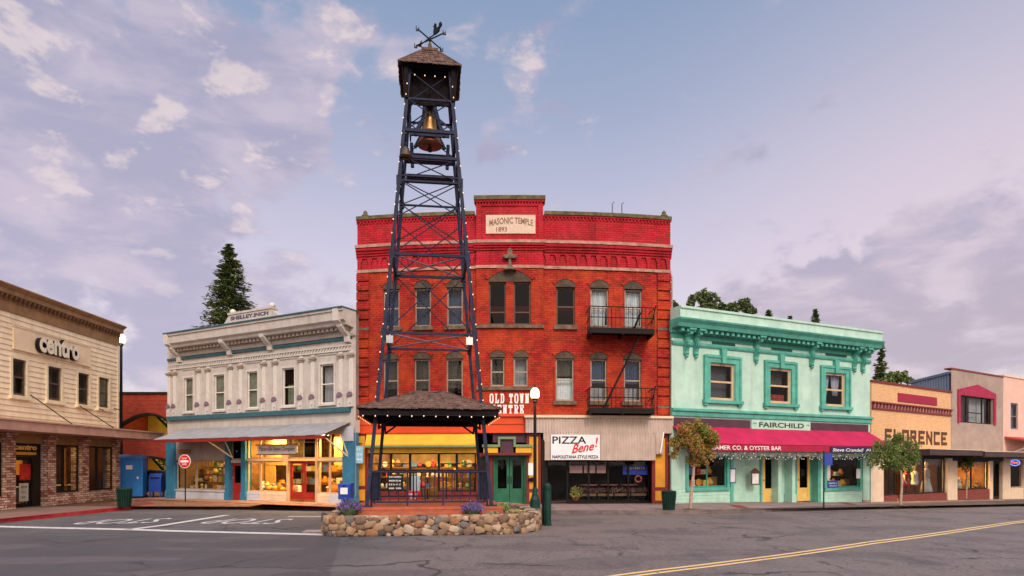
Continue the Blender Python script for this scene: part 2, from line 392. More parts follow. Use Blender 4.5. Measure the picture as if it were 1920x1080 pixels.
def asphalt():
    m, nt, p = nodes('asphalt'); co = nt.nodes.new('ShaderNodeTexCoord').outputs['Object']
    big = ntex(nt, .22, 6, co, .65); mid = ntex(nt, 1.6, 6, co, .7, (1, .35, 1)); fine = ntex(nt, 55, 3, co, .8); grit = ntex(nt, 160, 2, co, .9)
    sx = nt.nodes.new('ShaderNodeSeparateXYZ'); nt.links.new(co, sx.inputs[0])
    # resurfaced dark lane to the left, older brownish road to the right
    def mth(op, a, b):
        n = nt.nodes.new('ShaderNodeMath'); n.operation = op
        for i, v in enumerate((a, b)):
            if isinstance(v, bpy.types.NodeSocket): nt.links.new(v, n.inputs[i])
            else: n.inputs[i].default_value = v
        return n.outputs[0]
    wob = ntex(nt, .6, 3, co)
    xx = mth('ADD', sx.outputs[0], mth('MULTIPLY', wob, .12))
    left = rng(nt, mth('ADD', xx, mth('MULTIPLY', sx.outputs[1], .231)), -.50, -.46, 1, 0)
    front = rng(nt, mth('SUBTRACT', sx.outputs[1], mth('MULTIPLY', wob, .25)), 15.55, 15.6, 1, 0)
    new = mth('MULTIPLY', left, front)
    old = mixc(nt, rng(nt, big, .35, .65), (.058, .046, .048), (.096, .076, .076))
    oldg = mixc(nt, rng(nt, fine, .40, .66), old, (.26, .22, .21))
    oldg = mixc(nt, rng(nt, grit, .56, .70, 0, .9), oldg, (.38, .33, .31))
    newg = mixc(nt, rng(nt, big, .35, .65), (.054, .050, .058), (.076, .070, .077))
    newg = mixc(nt, rng(nt, fine, .55, .72, 0, .5), newg, (.15, .14, .145))
    med = ntex(nt, 14, 6, co, .9); oldg = mixc(nt, rng(nt, med, .50, .62, 0, .85), oldg, (.034, .029, .030)); oldg = mixc(nt, rng(nt, med, .48, .38, 0, .55), oldg, (.26, .225, .215)); newg = mixc(nt, rng(nt, med, .52, .68, 0, .6), newg, (.034, .032, .036)); newg = mixc(nt, rng(nt, med, .44, .34, 0, .35), newg, (.17, .16, .165))
    farl = rng(nt, xx, -3.5, -1.5, 1, 0)
    grey = mixc(nt, rng(nt, mid, .35, .65), (.060, .058, .065), (.098, .094, .100)); grey = mixc(nt, rng(nt, fine, .5, .7, 0, .6), grey, (.17, .165, .17))
    c = mixc(nt, farl, oldg, grey); c = mixc(nt, new, c, newg)
    c = mixc(nt, rng(nt, mid, .50, .66, 0, .45), c, (.040, .036, .040))
    pat = ntex(nt, .5, 2, co, .4, (.6, 1.4, 1)); c = mixc(nt, rng(nt, pat, .555, .565, 0, .35), c, (.055, .050, .054)); c = mixc(nt, rng(nt, pat, .44, .43, 0, .25), c, (.17, .15, .145))
    # cracks
    vo = nt.nodes.new('ShaderNodeTexVoronoi'); vo.feature = 'DISTANCE_TO_EDGE'; vo.inputs['Scale'].default_value = .33
    w = nt.nodes.new('ShaderNodeVectorMath'); w.operation = 'MULTIPLY_ADD'; nz = nt.nodes.new('ShaderNodeTexNoise'); nz.inputs['Scale'].default_value = 1.4; nz.inputs['Detail'].default_value = 6; nt.links.new(co, nz.inputs['Vector'])
    nt.links.new(nz.outputs['Color'], w.inputs[0]); w.inputs[1].default_value = (1.1, 1.1, 0); nt.links.new(co, w.inputs[2]); nt.links.new(w.outputs[0], vo.inputs['Vector'])
    cr = rng(nt, vo.outputs['Distance'], .005, .015, 1, 0)
    cr = mth('MULTIPLY', cr, rng(nt, ntex(nt, .35, 2, co), .47, .55))
    v2 = nt.nodes.new('ShaderNodeTexVoronoi'); v2.feature = 'DISTANCE_TO_EDGE'; v2.inputs['Scale'].default_value = 1.5; nt.links.new(w.outputs[0], v2.inputs['Vector'])
    cr = mth('MAXIMUM', cr, mth('MULTIPLY', rng(nt, v2.outputs['Distance'], .012, .04, .6, 0), rng(nt, ntex(nt, .42, 3, co), .58, .64)))
    c = mixc(nt, mth('MULTIPLY', cr, .85), c, (.022, .020, .021))
    sp = ntex(nt, 7, 4, co); c = mixc(nt, rng(nt, sp, .70, .74, 0, .6), c, (.05, .05, .055))
    lnk(nt, c, p.inputs['Base Color']); lnk(nt, rng(nt, big, .3, .7, .62, .85), p.inputs['Roughness'])
    hh = mth('SUBTRACT', mth('ADD', fine, mth('MULTIPLY', grit, .5)), cr); bump(nt, p, hh, .012, .9)
    MATS['asphalt'] = m; return m
def concrete(name, c1, c2, joint, s=1.5, jc=(.05, .045, .045)):
    m, nt, p = nodes(name); co = nt.nodes.new('ShaderNodeTexCoord').outputs['UV']
    br = nt.nodes.new('ShaderNodeTexBrick'); nt.links.new(co, br.inputs['Vector']); br.offset = 0
    br.inputs['Scale'].default_value = 1; br.inputs['Brick Width'].default_value = s; br.inputs['Row Height'].default_value = s; br.inputs['Mortar Size'].default_value = joint; br.inputs['Mortar Smooth'].default_value = 0
    br.inputs['Color1'].default_value = (*c1, 1); br.inputs['Color2'].default_value = (*c2, 1); br.inputs['Mortar'].default_value = (*jc, 1)
    a = ntex(nt, 1.2, 6, rough=.7); b = ntex(nt, 40, 3)
    c = mixc(nt, rng(nt, a, .45, .7, 0, .5), br.outputs['Color'], tuple(k*.5 for k in c1)); c = mixc(nt, rng(nt, b, .5, .7, 0, .25), c, tuple(k*1.4 for k in c2))
    lnk(nt, c, p.inputs['Base Color']); p.inputs['Roughness'].default_value = .8; bump(nt, p, b, .004, .6); MATS[name] = m; return m
def paint(name, col, wear=.5):
    """road paint, worn through to the asphalt in places"""
    m, nt, p = nodes(name); a = ntex(nt, 9, 6, rough=.75); b = ntex(nt, 70, 2)
    c = mixc(nt, rng(nt, a, .58-.1*wear, .72, 0, .85), col, (.12, .11, .11)); c = mixc(nt, rng(nt, b, .56, .64, 0, .7*wear), c, (.13, .12, .12))
    lnk(nt, c, p.inputs['Base Color']); p.inputs['Roughness'].default_value = .7; MATS[name] = m; return m

GL = glass(refl=.5); GLD = glass('dark_window_glass', (.08, .09, .11), .35)
RED = brick('masonic_red_brick', (.44, .034, .022), (.25, .018, .015), (.15, .02, .017), w=.26, h=.09, big=(.55, .080, .020), var=.65, stain=.6, stainc=(.12, .010, .010))
REDUP = brick('painted_crimson_brick', (.50, .022, .030), (.34, .016, .022), (.20, .018, .022), w=.26, h=.09, big=(.52, .028, .05), var=.55, stain=.65, stainc=(.12, .010, .014))
GARB = brick('garage_red_brick', (.48, .065, .03), (.34, .04, .022), (.16, .05, .04), stain=.3)
MOTTLE = brick('mottled_brick', (.80, .62, .50), (.24, .030, .018), (.17, .085, .065), w=.27, h=.095, ms=.012, var=.55, stain=.1, stainc=(.10, .02, .015), bias=-.1)
FLOB = brick('painted_buff_brick', (.74, .47, .26), (.66, .40, .21), (.56, .34, .18), ms=.008, var=.18, stain=.18, stainc=(.40, .20, .12))
REDBASE = brick('red_brick_base', (.30, .06, .045), (.22, .045, .04), (.16, .08, .07), stain=.2)
LINT = mat('dark_sandstone_lintel', (.095, .07, .05), .85, .3, 4, bmp=.02, dirt=.6, dcol=(.03, .025, .02))
STONE = mat('brownstone', (.17, .125, .09), .85, .3, 4, bmp=.02, dirt=.7, dcol=(.05, .042, .033))
STONEL = mat('pale_sandstone_band', (.44, .25, .20), .85, .2, 4, bmp=.012, dirt=.6, dcol=(.24, .07, .055))
PLAQUE = mat('cream_plaque', (.62, .48, .38), .7, .08, 6)
COPE = mat('mossy_coping', (.13, .12, .06), .9, .3, 5, bmp=.02, dirt=.5, dcol=(.05, .045, .03))
CREAM = mat('cream_clapboard_paint', (.86, .72, .50), .6, .06, 2.5, dirt=.35, dcol=(.48, .30, .16), streak=True)
CREAMT = mat('cream_trim_paint', (.80, .68, .47), .5, .06, 3, dirt=.25, dcol=(.45, .28, .15))
TAN = mat('weathered_brown_cornice', (.33, .19, .085), .7, .15, 3, dirt=.55, dcol=(.11, .06, .03), streak=True)
TAND = mat('dark_brown_trim', (.17, .09, .045), .7, .15, 3)
CANOPY = mat('canopy_brown_pink', (.52, .31, .24), .7, .12, 2, dirt=.4, dcol=(.30, .16, .11))
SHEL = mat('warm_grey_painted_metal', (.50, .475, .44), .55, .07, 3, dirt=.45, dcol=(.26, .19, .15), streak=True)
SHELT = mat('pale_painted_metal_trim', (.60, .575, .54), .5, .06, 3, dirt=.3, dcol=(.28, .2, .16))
SHELD = mat('shaded_cornice_paint', (.36, .30, .25), .6, .1, 3)  # darker copy of the cornice paint, shade put into its colour
TEAL = mat('dark_teal_paint', (.035, .12, .16), .5, .1, 3)
BLUEP = mat('blue_painted_wood', (.035, .19, .34), .55, .12, 3, dirt=.3, dcol=(.015, .06, .10))
PALEB = mat('pale_blue_panel', (.50, .55, .64), .6, .08, 3, dirt=.25, dcol=(.3, .28, .28))
PURP = mat('purple_medallion_paint', (.20, .13, .19), .6, .1, 5)
GREYP = mat('grey_panel', (.36, .34, .33), .7, .1, 2, dirt=.3, dcol=(.2, .16, .14))
ROOFM = mat('corrugated_grey_iron', (.33, .35, .39), .5, .1, 2, metal=.3, dirt=.55, dcol=(.30, .20, .15), streak=True)
REDP = mat('dark_red_paint', (.26, .025, .02), .5, .12, 3)
REDD = mat('red_door_paint', (.30, .022, .018), .4, .12, 3)
MAROON = mat('maroon_paint', (.17, .018, .016), .5, .12, 3)
ORANGE = mat('orange_red_fascia', (.66, .075, .014), .55, .08, 2, dirt=.25, dcol=(.42, .03, .015), streak=True)
YELLOW = mat('yellow_paint', (.80, .44, .025), .55, .08, 2, dirt=.25, dcol=(.52, .22, .02), streak=True)
OCHRE = mat('ochre_paint', (.66, .30, .025), .55, .1, 2, dirt=.35, dcol=(.36, .13, .015), streak=True)
GREENP = mat('green_door_paint', (.025, .15, .085), .45, .12, 3)
GREENT = mat('grey_green_trim', (.16, .26, .14), .5, .1, 3)
CORR = mat('pale_corrugated_metal', (.56, .47, .41), .5, .08, 2, metal=.15, dirt=.5, dcol=(.34, .21, .16), streak=True)
MINT = mat('mint_wall_paint', (.41, .62, .54), .7, .08, 1.6, dirt=.5, dcol=(.25, .42, .35), streak=True, bmp=.006)
MINTL = mat('pale_mint_siding', (.38, .62, .52), .65, .08, 3, dirt=.4, dcol=(.25, .42, .32))
JADE = mat('jade_trim_paint', (.09, .38, .31), .6, .14, 3, dirt=.5, dcol=(.03, .2, .15))
JADED = mat('deep_jade_paint', (.045, .29, .22), .5, .1, 3)
PLUM = mat('plum_panel', (.075, .03, .05), .5, .15, 3)
MAGENTA = mat('magenta_awning_canvas', (.42, .012, .075), .8, .14, 1.2, dirt=.5, dcol=(.30, .008, .045), streak=True)
YDOOR = mat('pale_yellow_door', (.70, .47, .14), .5, .08, 3)
STUCCO = mat('grey_brown_stucco', (.34, .27, .235), .9, .1, 1.4, dirt=.5, dcol=(.22, .165, .14), bmp=.012)
PINKW = mat('pink_beige_plaster', (.68, .46, .38), .85, .06, 1.6, dirt=.25, dcol=(.45, .28, .22))
CREAMP = mat('cream_pillar_paint', (.70, .55, .40), .6, .07, 3, dirt=.25, dcol=(.4, .27, .18))
BRONZE = mat('dark_bronze_canopy', (.055, .036, .038), .6, .2, 2, dirt=.3, dcol=(.10, .07, .06))
BLUEM = mat('blue_grey_sheet_metal', (.30, .36, .46), .5, .08, 2, metal=.2)
DARK = mat('dark_frame', (.022, .016, .014), .5, .2, 4, spec=.12)
BLACK = mat('black_paint', (.011, .011, .013), .5, .2, 4, spec=.15)
IRON = mat('blue_black_iron', (.026, .033, .066), .6, .25, 5, dirt=.25, dcol=(.03, .02, .02), spec=.1)
IRONP = mat('weathered_iron_rod', (.17, .12, .14), .6, .2, 5)
STEEL = mat('dark_steel', (.012, .010, .011), .55, .2, 4, spec=.12)
FRAMEC = mat('stone_coloured_window_frame', (.34, .27, .22), .6, .12, 4)
FRAMED = mat('dark_brown_window_frame', (.10, .06, .045), .6, .12, 4)
FRAMEW = mat('white_window_frame', (.72, .68, .62), .5, .06, 4)
FRAMEO = mat('tan_window_frame', (.55, .40, .24), .55, .1, 4)
WHITE = mat('white_paint', (.80, .79, .77), .55, .05, 4)
CLOTH = mat('white_cloth', (.70, .74, .78), .85, .06, 3)
CURT = mat('drab_curtain', (.11, .095, .07), .9, .2, 3)
CURTW = mat('net_curtain', (.40, .40, .42), .9, .1, 3)
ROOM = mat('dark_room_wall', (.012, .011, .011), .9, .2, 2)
WARMW = mat('warm_interior_wall', (.62, .38, .12), .8, .25, 1.2)
BROWNW = mat('brown_interior_wall', (.22, .10, .035), .8, .4, 1.5)
WOODI = mat('interior_wood', (.24, .12, .05), .6, .2, 3)
SHING = mat('weathered_cedar_shingle', (.155, .095, .078), .9, .35, 6, bmp=.02, dirt=.5, dcol=(.075, .05, .045))
SHINGB = mat('dark_timber', (.014, .011, .013), .85, .25, 5, bmp=.01, spec=.08)
DECK = mat('red_stained_deck', (.40, .105, .055), .65, .15, 3, dirt=.4, dcol=(.18, .05, .03))
BELLM = mat('bronze_bell', (.46, .26, .10), .42, .15, 3, metal=.85, dirt=.4, dcol=(.12, .09, .06))
SOIL = mat('planting_soil', (.14, .10, .07), .95, .3, 6, bmp=.03)
MORT = mat('stone_mortar', (.13, .105, .085), .9, .2, 8, bmp=.02)
GREENM = mat('dark_green_metal', (.008, .045, .035), .45, .15, 4, spec=.15)
BINM = mat('dark_green_bin', (.006, .030, .023), .5, .2, 4, spec=.15)
BLUEB = mat('blue_plastic', (.018, .20, .60), .45, .08, 3)
BLUEBOX = mat('blue_enamel', (.012, .06, .36), .4, .1, 3)
BULB = emit('bulb_glow', (1, .45, .09), 1.1)
LAMPG = emit('lamp_glow', (1, .74, .34), 3.6)
TUBE = emit('ceiling_lamp_glow', (1, .78, .42), 6.)
# ------------------------------------------------------------------ building helpers
def wall(b, u0, u1, z0, z1, holes, d=0., reveal=.2, du=None):
    us = {u0, u1}; zs = {z0, z1}
    for a in holes: us |= {a[0], a[1]}; zs |= {a[2], a[3]}
    du = du or (.9 if b.F.bend else 0)
    if du:
        k = int((u1-u0)/du)
        us |= {u0+(u1-u0)*i/k for i in range(1, k)}
    us = sorted(x for x in us if u0-1e-6 <= x <= u1+1e-6); zs = sorted(x for x in zs if z0-1e-6 <= x <= z1+1e-6)
    idx = {}
    def vi(u, z):
        if (u, z) not in idx: idx[(u, z)] = len(b.v); b.v.append((u, d, z))
        return idx[(u, z)]
    for a0, a1 in zip(us, us[1:]):
        for c0, c1 in zip(zs, zs[1:]):
            um, zm = (a0+a1)/2, (c0+c1)/2
            if any(h[0] < um < h[1] and h[2] < zm < h[3] for h in holes): continue
            b.f.append((vi(a0, c0), vi(a1, c0), vi(a1, c1), vi(a0, c1)))
    for h in holes:
        a0, a1, c0, c1 = h[:4]; e = d-reveal
        b.quad((a0, d, c0), (a0, d, c1), (a0, e, c1), (a0, e, c0)); b.quad((a1, d, c1), (a1, d, c0), (a1, e, c0), (a1, e, c1))
        b.quad((a0, d, c1), (a1, d, c1), (a1, e, c1), (a0, e, c1)); b.quad((a1, d, c0), (a0, d, c0), (a0, e, c0), (a1, e, c0))
    return b
def shell(b, u0, u1, z0, z1, depth, roof_z, t=.2):
    """side walls, back wall and flat roof behind a facade"""
    b.box(u0, u0+t, z0, z1, -depth, -.004); b.box(u1-t, u1, z0, z1, -depth, -.004)
    b.box(u0+t, u1-t, z0, z1-.2, -depth, -depth+t); b.box(u0+t, u1-t, roof_z-.15, roof_z, -depth+t, -.25, seg=1 if not b.F.bend else None)
    return b
def window(F, parent, u0, u1, z0, z1, fm, fw=.055, rec=.10, mid=.5, vb=0, gl=None, name='window', ft=.05, panes=True):
    b = B(F); d1 = -rec+ft/2; d0 = -rec-ft/2
    b.box(u0, u0+fw, z0, z1, d0, d1, seg=1); b.box(u1-fw, u1, z0, z1, d0, d1, seg=1)
    b.box(u0+fw, u1-fw, z1-fw, z1, d0, d1, seg=1); b.box(u0+fw, u1-fw, z0, z0+fw*1.2, d0, d1, seg=1)
    if mid: zm = z0+(z1-z0)*mid; b.box(u0+fw, u1-fw, zm-fw*.45, zm+fw*.45, d0, d1+.012, seg=1)
    for i in range(vb):
        u = u0+(u1-u0)*(i+1)/(vb+1); b.box(u-fw*.4, u+fw*.4, z0+fw, z1-fw, d0+.004, d1-.004)
    o = b.build(name, fm, parent)
    if panes:
        q = B(F).quad((u0+fw*.8, -rec, z0+fw*.8), (u1-fw*.8, -rec, z0+fw*.8), (u1-fw*.8, -rec, z1-fw*.8), (u0+fw*.8, -rec, z1-fw*.8)); q.build('pane', gl or GL, o)
    return o
def curtain(F, parent, u0, u1, z0, z1, d, m, n=14, amp=.03, gather=0.):
    b = B(F); k = len(b.v)
    for i in range(n*2+1):
        u = u0+(u1-u0)*i/(2*n); dd = d+amp*math.sin(i*1.7+rnd(-.4, .4))
        x = u+gather*(z1-z0)*((u0+u1)/2-u)/(u1-u0)
        b.v += [(x, dd*1.0, z0), (u, dd, z1)]
    for i in range(n*2): b.f.append((2*i, 2*i+2, 2*i+3, 2*i+1))
    return b.build('curtain', m, parent)
def room(F, parent, u0, u1, z0, z1, depth, m, d=-.3, name='interior_wall', floor=None):
    b = B(F); e = d-depth
    b.quad((u0, e, z0), (u1, e, z0), (u1, e, z1), (u0, e, z1)); b.quad((u0, d, z0), (u0, e, z0), (u0, e, z1), (u0, d, z1)); b.quad((u1, e, z0), (u1, d, z0), (u1, d, z1), (u1, e, z1))
    b.quad((u0, d, z1), (u0, e, z1), (u1, e, z1), (u1, d, z1))
    o = b.build(name, m, parent)
    f = B(F).box(u0, u1, z0-.04, z0, e, d); f.build('interior_floor', floor or WOODI, parent); return o
def area(F, u, d, z, su, sv, power, col=(1, .72, .34)):
    l = bpy.data.lights.new('shop_light', 'AREA'); l.shape = 'RECTANGLE'; l.size = su; l.size_y = sv; l.energy = power; l.color = col
    o = bpy.data.objects.new('shop_light', l); COL.objects.link(o); o.location = F.map(u, d, z); o.rotation_euler = (0, 0, F.ang); return o
def base(F, u): x, y, _ = F.map(u, 0, 0); return (x, y, g(x))
GOODM = [mat('goods_'+n, c, .5, .15, 8) for n, c in (('cream', (.75, .66, .45)), ('amber', (.66, .30, .06)), ('red', (.5, .05, .03)), ('brown', (.22, .11, .05)), ('white', (.8, .78, .7)), ('green', (.16, .30, .12)), ('orange', (.75, .28, .03)), ('blue', (.10, .18, .40)), ('gold', (.7, .48, .12)))]
_gm = {}
GCOL = ('cream', 'amber', 'red', 'brown', 'white', 'green', 'orange', 'blue', 'gold')
def good(F, u, d, z, kind, s, mi, where, cat, group):
    """small shop goods; meshes are shared between copies of one kind and colour"""
    key = (kind, mi)
    if key not in _gm:
        b = B()
        if kind == 'vase': b.lathe((0, 0, 0), [(.25, 0), (.42, .15), (.5, .4), (.3, .75), (.2, .9), (.28, 1)], 10)
        elif kind == 'box': b.box(-.42, .42, 0, .6, -.28, .28).box(-.45, .45, .602, .72, -.31, .31)
        elif kind == 'pumpkin':
            vs, fs = ico(2); b.add([(p.x*.55*(1+.09*math.cos(8*math.atan2(p.y, p.x))), p.y*.55*(1+.09*math.cos(8*math.atan2(p.y, p.x))), p.z*.42+.42) for p in vs], fs); b.tube([(0, 0, .8), (.03, 0, .92), (.09, 0, 1)], [.07, .05, .04])
        elif kind == 'lantern': b.lathe((0, 0, 0), [(.3, 0), (.3, .08), (.22, .1), (.22, .65), (.32, .68), (.1, .9), (.03, 1)], 8)
        elif kind == 'book':
            for i in range(4): b.box(-.4+rnd(-.05, .05), .4+rnd(-.05, .05), i*.16, i*.16+.15, -.3, .3)
        elif kind == 'frame': b.box(-.45, -.36, 0, 1, -.04, .04).box(.36, .45, 0, 1, -.04, .04).box(-.36, .36, 0, .1, -.04, .04).box(-.36, .36, .9, 1, -.04, .04).box(-.36, .36, .1, .9, -.02, .01)
        elif kind == 'bear':
            b.ball((0, 0, .32), .32, 2, (1, .9, 1)); b.ball((0, 0, .75), .24, 2); b.ball((-.2, 0, .95), .09, 1); b.ball((.2, 0, .95), .09, 1); b.ball((-.32, -.12, .42), .12, 1, (1, 1, 1.6)); b.ball((.32, -.12, .42), .12, 1, (1, 1, 1.6)); b.ball((-.2, -.3, .12), .13, 1, (1, 1.5, 1)); b.ball((.2, -.3, .12), .13, 1, (1, 1.5, 1)); b.ball((0, -.22, .7), .09, 1)
        elif kind == 'plate': b.add([(x, y*.12+.04, z+.5) for x, y, z in [(.5*math.cos(a*math.pi/8), 0, .5*math.sin(a*math.pi/8)) for a in range(16)]], [tuple(range(16))]); b.box(-.2, .2, 0, .1, -.1, .1)
        o = b.build(kind, GOODM[mi], None, smooth=kind in ('vase', 'pumpkin', 'bear')); _gm[key] = o.data; bpy.data.objects.remove(o)
    nm = {'vase': 'vase', 'box': 'gift_box', 'pumpkin': 'pumpkin', 'lantern': 'lantern', 'book': 'book_pile', 'frame': 'picture_frame', 'bear': 'teddy_bear', 'plate': 'plate'}[kind]
    o = bpy.data.objects.new(nm, _gm[key]); COL.objects.link(o); o.location = F.map(u, d, z+.002); o.rotation_euler = (0, 0, F.ang+rnd(-.2, .2)); o.scale = (s, s, s)
    return tag(o, GCOL[mi]+' '+nm.replace('_', ' ')+' '+where, nm.replace('_', ' '), group)
def leaves(b, cs, n, size, flat=.0, shell_=.5):
    tot = sum(r[0]*r[1]*r[2] if isinstance(r, tuple) else r**3 for _, r in cs)
    for c, r in cs:
        rr = r if isinstance(r, tuple) else (r, r, r)
        for _ in range(int(n*rr[0]*rr[1]*rr[2]/tot)):
            v = Vector((random.gauss(0, 1), random.gauss(0, 1), random.gauss(0, 1))).normalized()*(rnd(0, 1)**shell_)
            p = Vector((c[0]+v.x*rr[0], c[1]+v.y*rr[1], c[2]+v.z*rr[2])); s = size*rnd(.6, 1.3)
            a = Vector((rnd(-1, 1), rnd(-1, 1), rnd(-1, 1)*(1-flat))).normalized(); t = a.cross(Vector((rnd(-1, 1), rnd(-1, 1), rnd(-1, 1)))).normalized()
            b.add([p-a*s, p+t*s*.5, p+a*s, p-t*s*.5], [(0, 1, 2, 3)])
def body(F, parent, u0, u1, z0, z1, depth, roof_z, m, name='side_wall', t=.2, dirv=None):
    """side walls running straight back, back wall and roof"""
    vx, vy = dirv or (F.uh[1], F.n[1]); D = depth
    def off(u, s): return (u+vx*s, vy*s)
    b = B(F)
    for a in (u0, u1-t): b.poly([(a, -.004), (a+t, -.004), off(a+t, D), off(a, D)], z0, z1)
    b.poly([off(u0+t, D-t), off(u1-t, D-t), off(u1-t, D), off(u0+t, D)], z0, z1-.2)
    b.build(name, m, parent)
    n = 8 if F.bend else 1; b = B(F)
    for i in range(n):
        a, c = u0+t+(u1-u0-2*t)*i/n, u0+t+(u1-u0-2*t)*(i+1)/n
        b.poly([off(a, .25), off(c, .25), off(c, D-t), off(a, D-t)], roof_z-.15, roof_z)
    b.build('roof', ROOM, parent)
def panel_pillar(F, parent, u0, u1, z0, z1, d, mf, mp, breaks):
    b = B(F).box(u0, u1, z0, z1, -.1, d, seg=1); o = b.build('pillar', mf, parent)
    q = B(F); w = (u1-u0)*.2
    for a, c in breaks: q.box(u0+w, u1-w, a, c, d, d+.012, seg=1)
    q.build('panel', mp, o); return o
# ================================================================== Masonic hall
def masonic():
    F = Frame((0, 25.9), 0, bend=.0146, uc=.1)
    T = empty('brick_hall', F.map(0, 0, 0), 'three storey red brick hall with pale plaque, arched windows and fire escape', 'building')
    L, Rr = F.p(670, 600)[0], F.p(1257, 600)[0]
    W3 = [(719, 749), (778, 808), (838, 868), (1043, 1078), (1107, 1141), (1171, 1204)]
    W2 = [(719, 747), (777, 806), (837, 868), (1042, 1076), (1107, 1138), (1170, 1202)]
    P3 = [(917, 949), (963, 995)]; P2 = [(920, 946), (963, 990)]
    def U(a, b): return F.p(a, 600)[0], F.p(b, 600)[0]
    h = []
    rows = []
    for a, b in W3: rows.append((*U(a, b), 7.36, 8.92, 9.25, 3))
    for a, b in W2: rows.append((*U(a, b), 4.31, 6.03, 6.32, 2))
    ctr = [(*U(a, b), 7.36, 9.08, 0, 3) for a, b in P3]+[(*U(a, b), 4.88, 6.05, 6.34, 2) for a, b in P2]
    cu0, cu1 = U(893, 1018)
    # brick walls: upper crimson-painted band, body, projecting centre bay
    b = wall(B(F), L, cu0, 3.7, 9.66, [r[:4] for r in rows if r[1] < cu0]); wall(b, cu1, Rr, 3.7, 9.66, [r[:4] for r in rows if r[0] > cu1])
    wall(b, cu0, cu1, 3.7, 9.66, [r[:4] for r in ctr], d=.12, du=.9)
    b.box(cu0-.001, cu0+.05, 3.7, 9.66, -.1, .118, seg=1); b.box(cu1-.05, cu1+.001, 3.7, 9.66, -.1, .118, seg=1)
    b.build('wall', RED, T)
    b = B(F).box(L, cu0, 9.66, 11.83, -.3, 0).box(cu1, Rr, 9.66, 11.83, -.3, 0).box(cu0, cu1, 9.66, 12.38, -.3, .12)
    for a, c in ((L-.03, cu0-.02), (cu1+.02, Rr+.03)):     # corbelled cornice
        b.side([(0, 10.22), (.05, 10.22), (.05, 10.31), (.10, 10.31), (.10, 10.40), (.15, 10.40), (.15, 10.50), (.21, 10.50), (.21, 10.60), (0, 10.60)], a, c)
        n = int((c-a)/.42)
        for i in range(n+1):
            u = a+.15+(c-a-.3)*i/n
            b.prism([(u-.05, 9.76), (u+.05, 9.76), (u+.05, 10.0), (u+.12, 10.215), (u-.12, 10.215), (u-.05, 10.0)], 0, .075)
        n = int((c-a)/.14)
        for i in range(n): u = a+(c-a)*i/n; b.box(u, u+.07, 11.66, 11.76, 0, .04, seg=1)
        b.box(a, c, 11.76, 11.83, 0, .06)
    b.side([(.12, 10.36), (.17, 10.36), (.17, 10.45), (.22, 10.45), (.22, 10.53), (.27, 10.53), (.27, 10.62), (.12, 10.62)], cu0-.1, cu1+.1)
    b.box(cu0-.04, cu1+.04, 12.14, 12.2, .12, .16); b.box(cu0-.07, cu1+.07, 12.3, 12.38, .12, .2)
    n = 22
    for i in range(n): u = cu0+(cu1-cu0)*i/n; b.box(u, u+.06, 12.2, 12.3, .12, .17, seg=1)
    for a in (cu0, cu1-.2): b.box(a, a+.2, 10.74, 12.14, .12, .17, seg=1)
    b.build('parapet', REDUP, T)
    b = B(F).box(L-.04, cu0-.06, 11.83, 11.97, -.34, .1).box(cu1+.06, Rr+.04, 11.83, 11.97, -.34, .1).box(cu0-.09, cu1+.09, 12.38, 12.54, -.34, .24)
    b.each('coping', COPE, T)
    b = B(F)
    for a, c, e in ((L-.05, cu0-.10, .25), (cu1+.10, Rr+.05, .25), (cu0-.10, cu1+.10, .30)): b.box(a, c, 10.62, 10.74, 0, e)
    for a, c, e in ((L-.02, cu0, .07), (cu1, Rr+.02, .07), (cu0-.02, cu1+.02, .17)): b.box(a, c, 9.64, 9.76, 0, e)
    b.each('stone_band', STONEL, T)
    for a, c in ((L-.03, L+.5), (Rr-.56, Rr+.03)):
        z = 3.78; b = B(F)
        while z < 9.5: b.box(a, c, z, min(z+.33, 9.6), 0, .075, seg=1); z += .395
        b.build('quoin', RED, T)
    b = B(F)
    for a, c, z in ((L-.04, L+.52, 7.26), (Rr-.58, Rr+.04, 7.26), (Rr-.58, Rr+.04, 4.05), (L-.04, L+.52, 4.05)): b.box(a, c, z, z+.11, 0, .09, seg=1)
    b.box(cu0-.03, cu1+.03, 7.22, 7.35, .0, .22); b.box(cu0+.02, cu1-.22, 4.72, 4.86, .0, .22)
    b.each('string_course', STONE, T)
    # plaque
    pu0, pu1, pz0, pz1 = F.r(911, 1004, 403, 438, .14)
    b = B(F).box(pu0, pu1, pz0, pz1, .12, .155, seg=3); pl = b.build('plaque', PLAQUE, T)
    b = B(F); text(b, 'MASONIC TEMPLE', pu0+.14, pu1-.10, pz0+.30, pz0+.55, .163, arc=.10, bold=.012); text(b, '1893', pu0+.42, pu0+.85, pz0+.08, pz0+.26, .163, bold=.012)
    b.build('lettering', mat('plaque_letters', (.22, .12, .09), .8), pl)
    # carved cross ornament on the centre bay
    ou, oz = F.p(956, 497, .2); b = B(F)
    b.lathe((ou, .2, oz-.22), [(.28, 0), (.2, .05), (.09, .18), (.06, .35), (.07, .5)], 10); b.box(ou-.22, ou+.22, oz+.26, oz+.4, .12, .3, seg=1); b.box(ou-.1, ou+.1, oz+.4, oz+.58, .12, .3, seg=1); b.ball((ou-.22, .24, oz+.33), .09, 1).ball((ou+.22, .24, oz+.33), .09, 1).ball((ou, .24, oz+.6), .09, 1)
    b.build('carved_ornament', STONE, T)
    for px in (684, 1246):
        u = F.p(px, 405)[0]
        B(F).lathe((u, -.1, 11.97), [(.15, 0), (.18, .04), (.15, .1), (.07, .14), (.10, .2), (.06, .26), (.02, .30)], 10).build('finial', COPE, T, smooth=True)
    b = B(F)
    for px in (1150, 1168): u = F.p(px, 390)[0]; b.tube([(u, -.25, 11.9), (u, -.25, 12.5), (u+.08, -.25, 12.55)], .02)
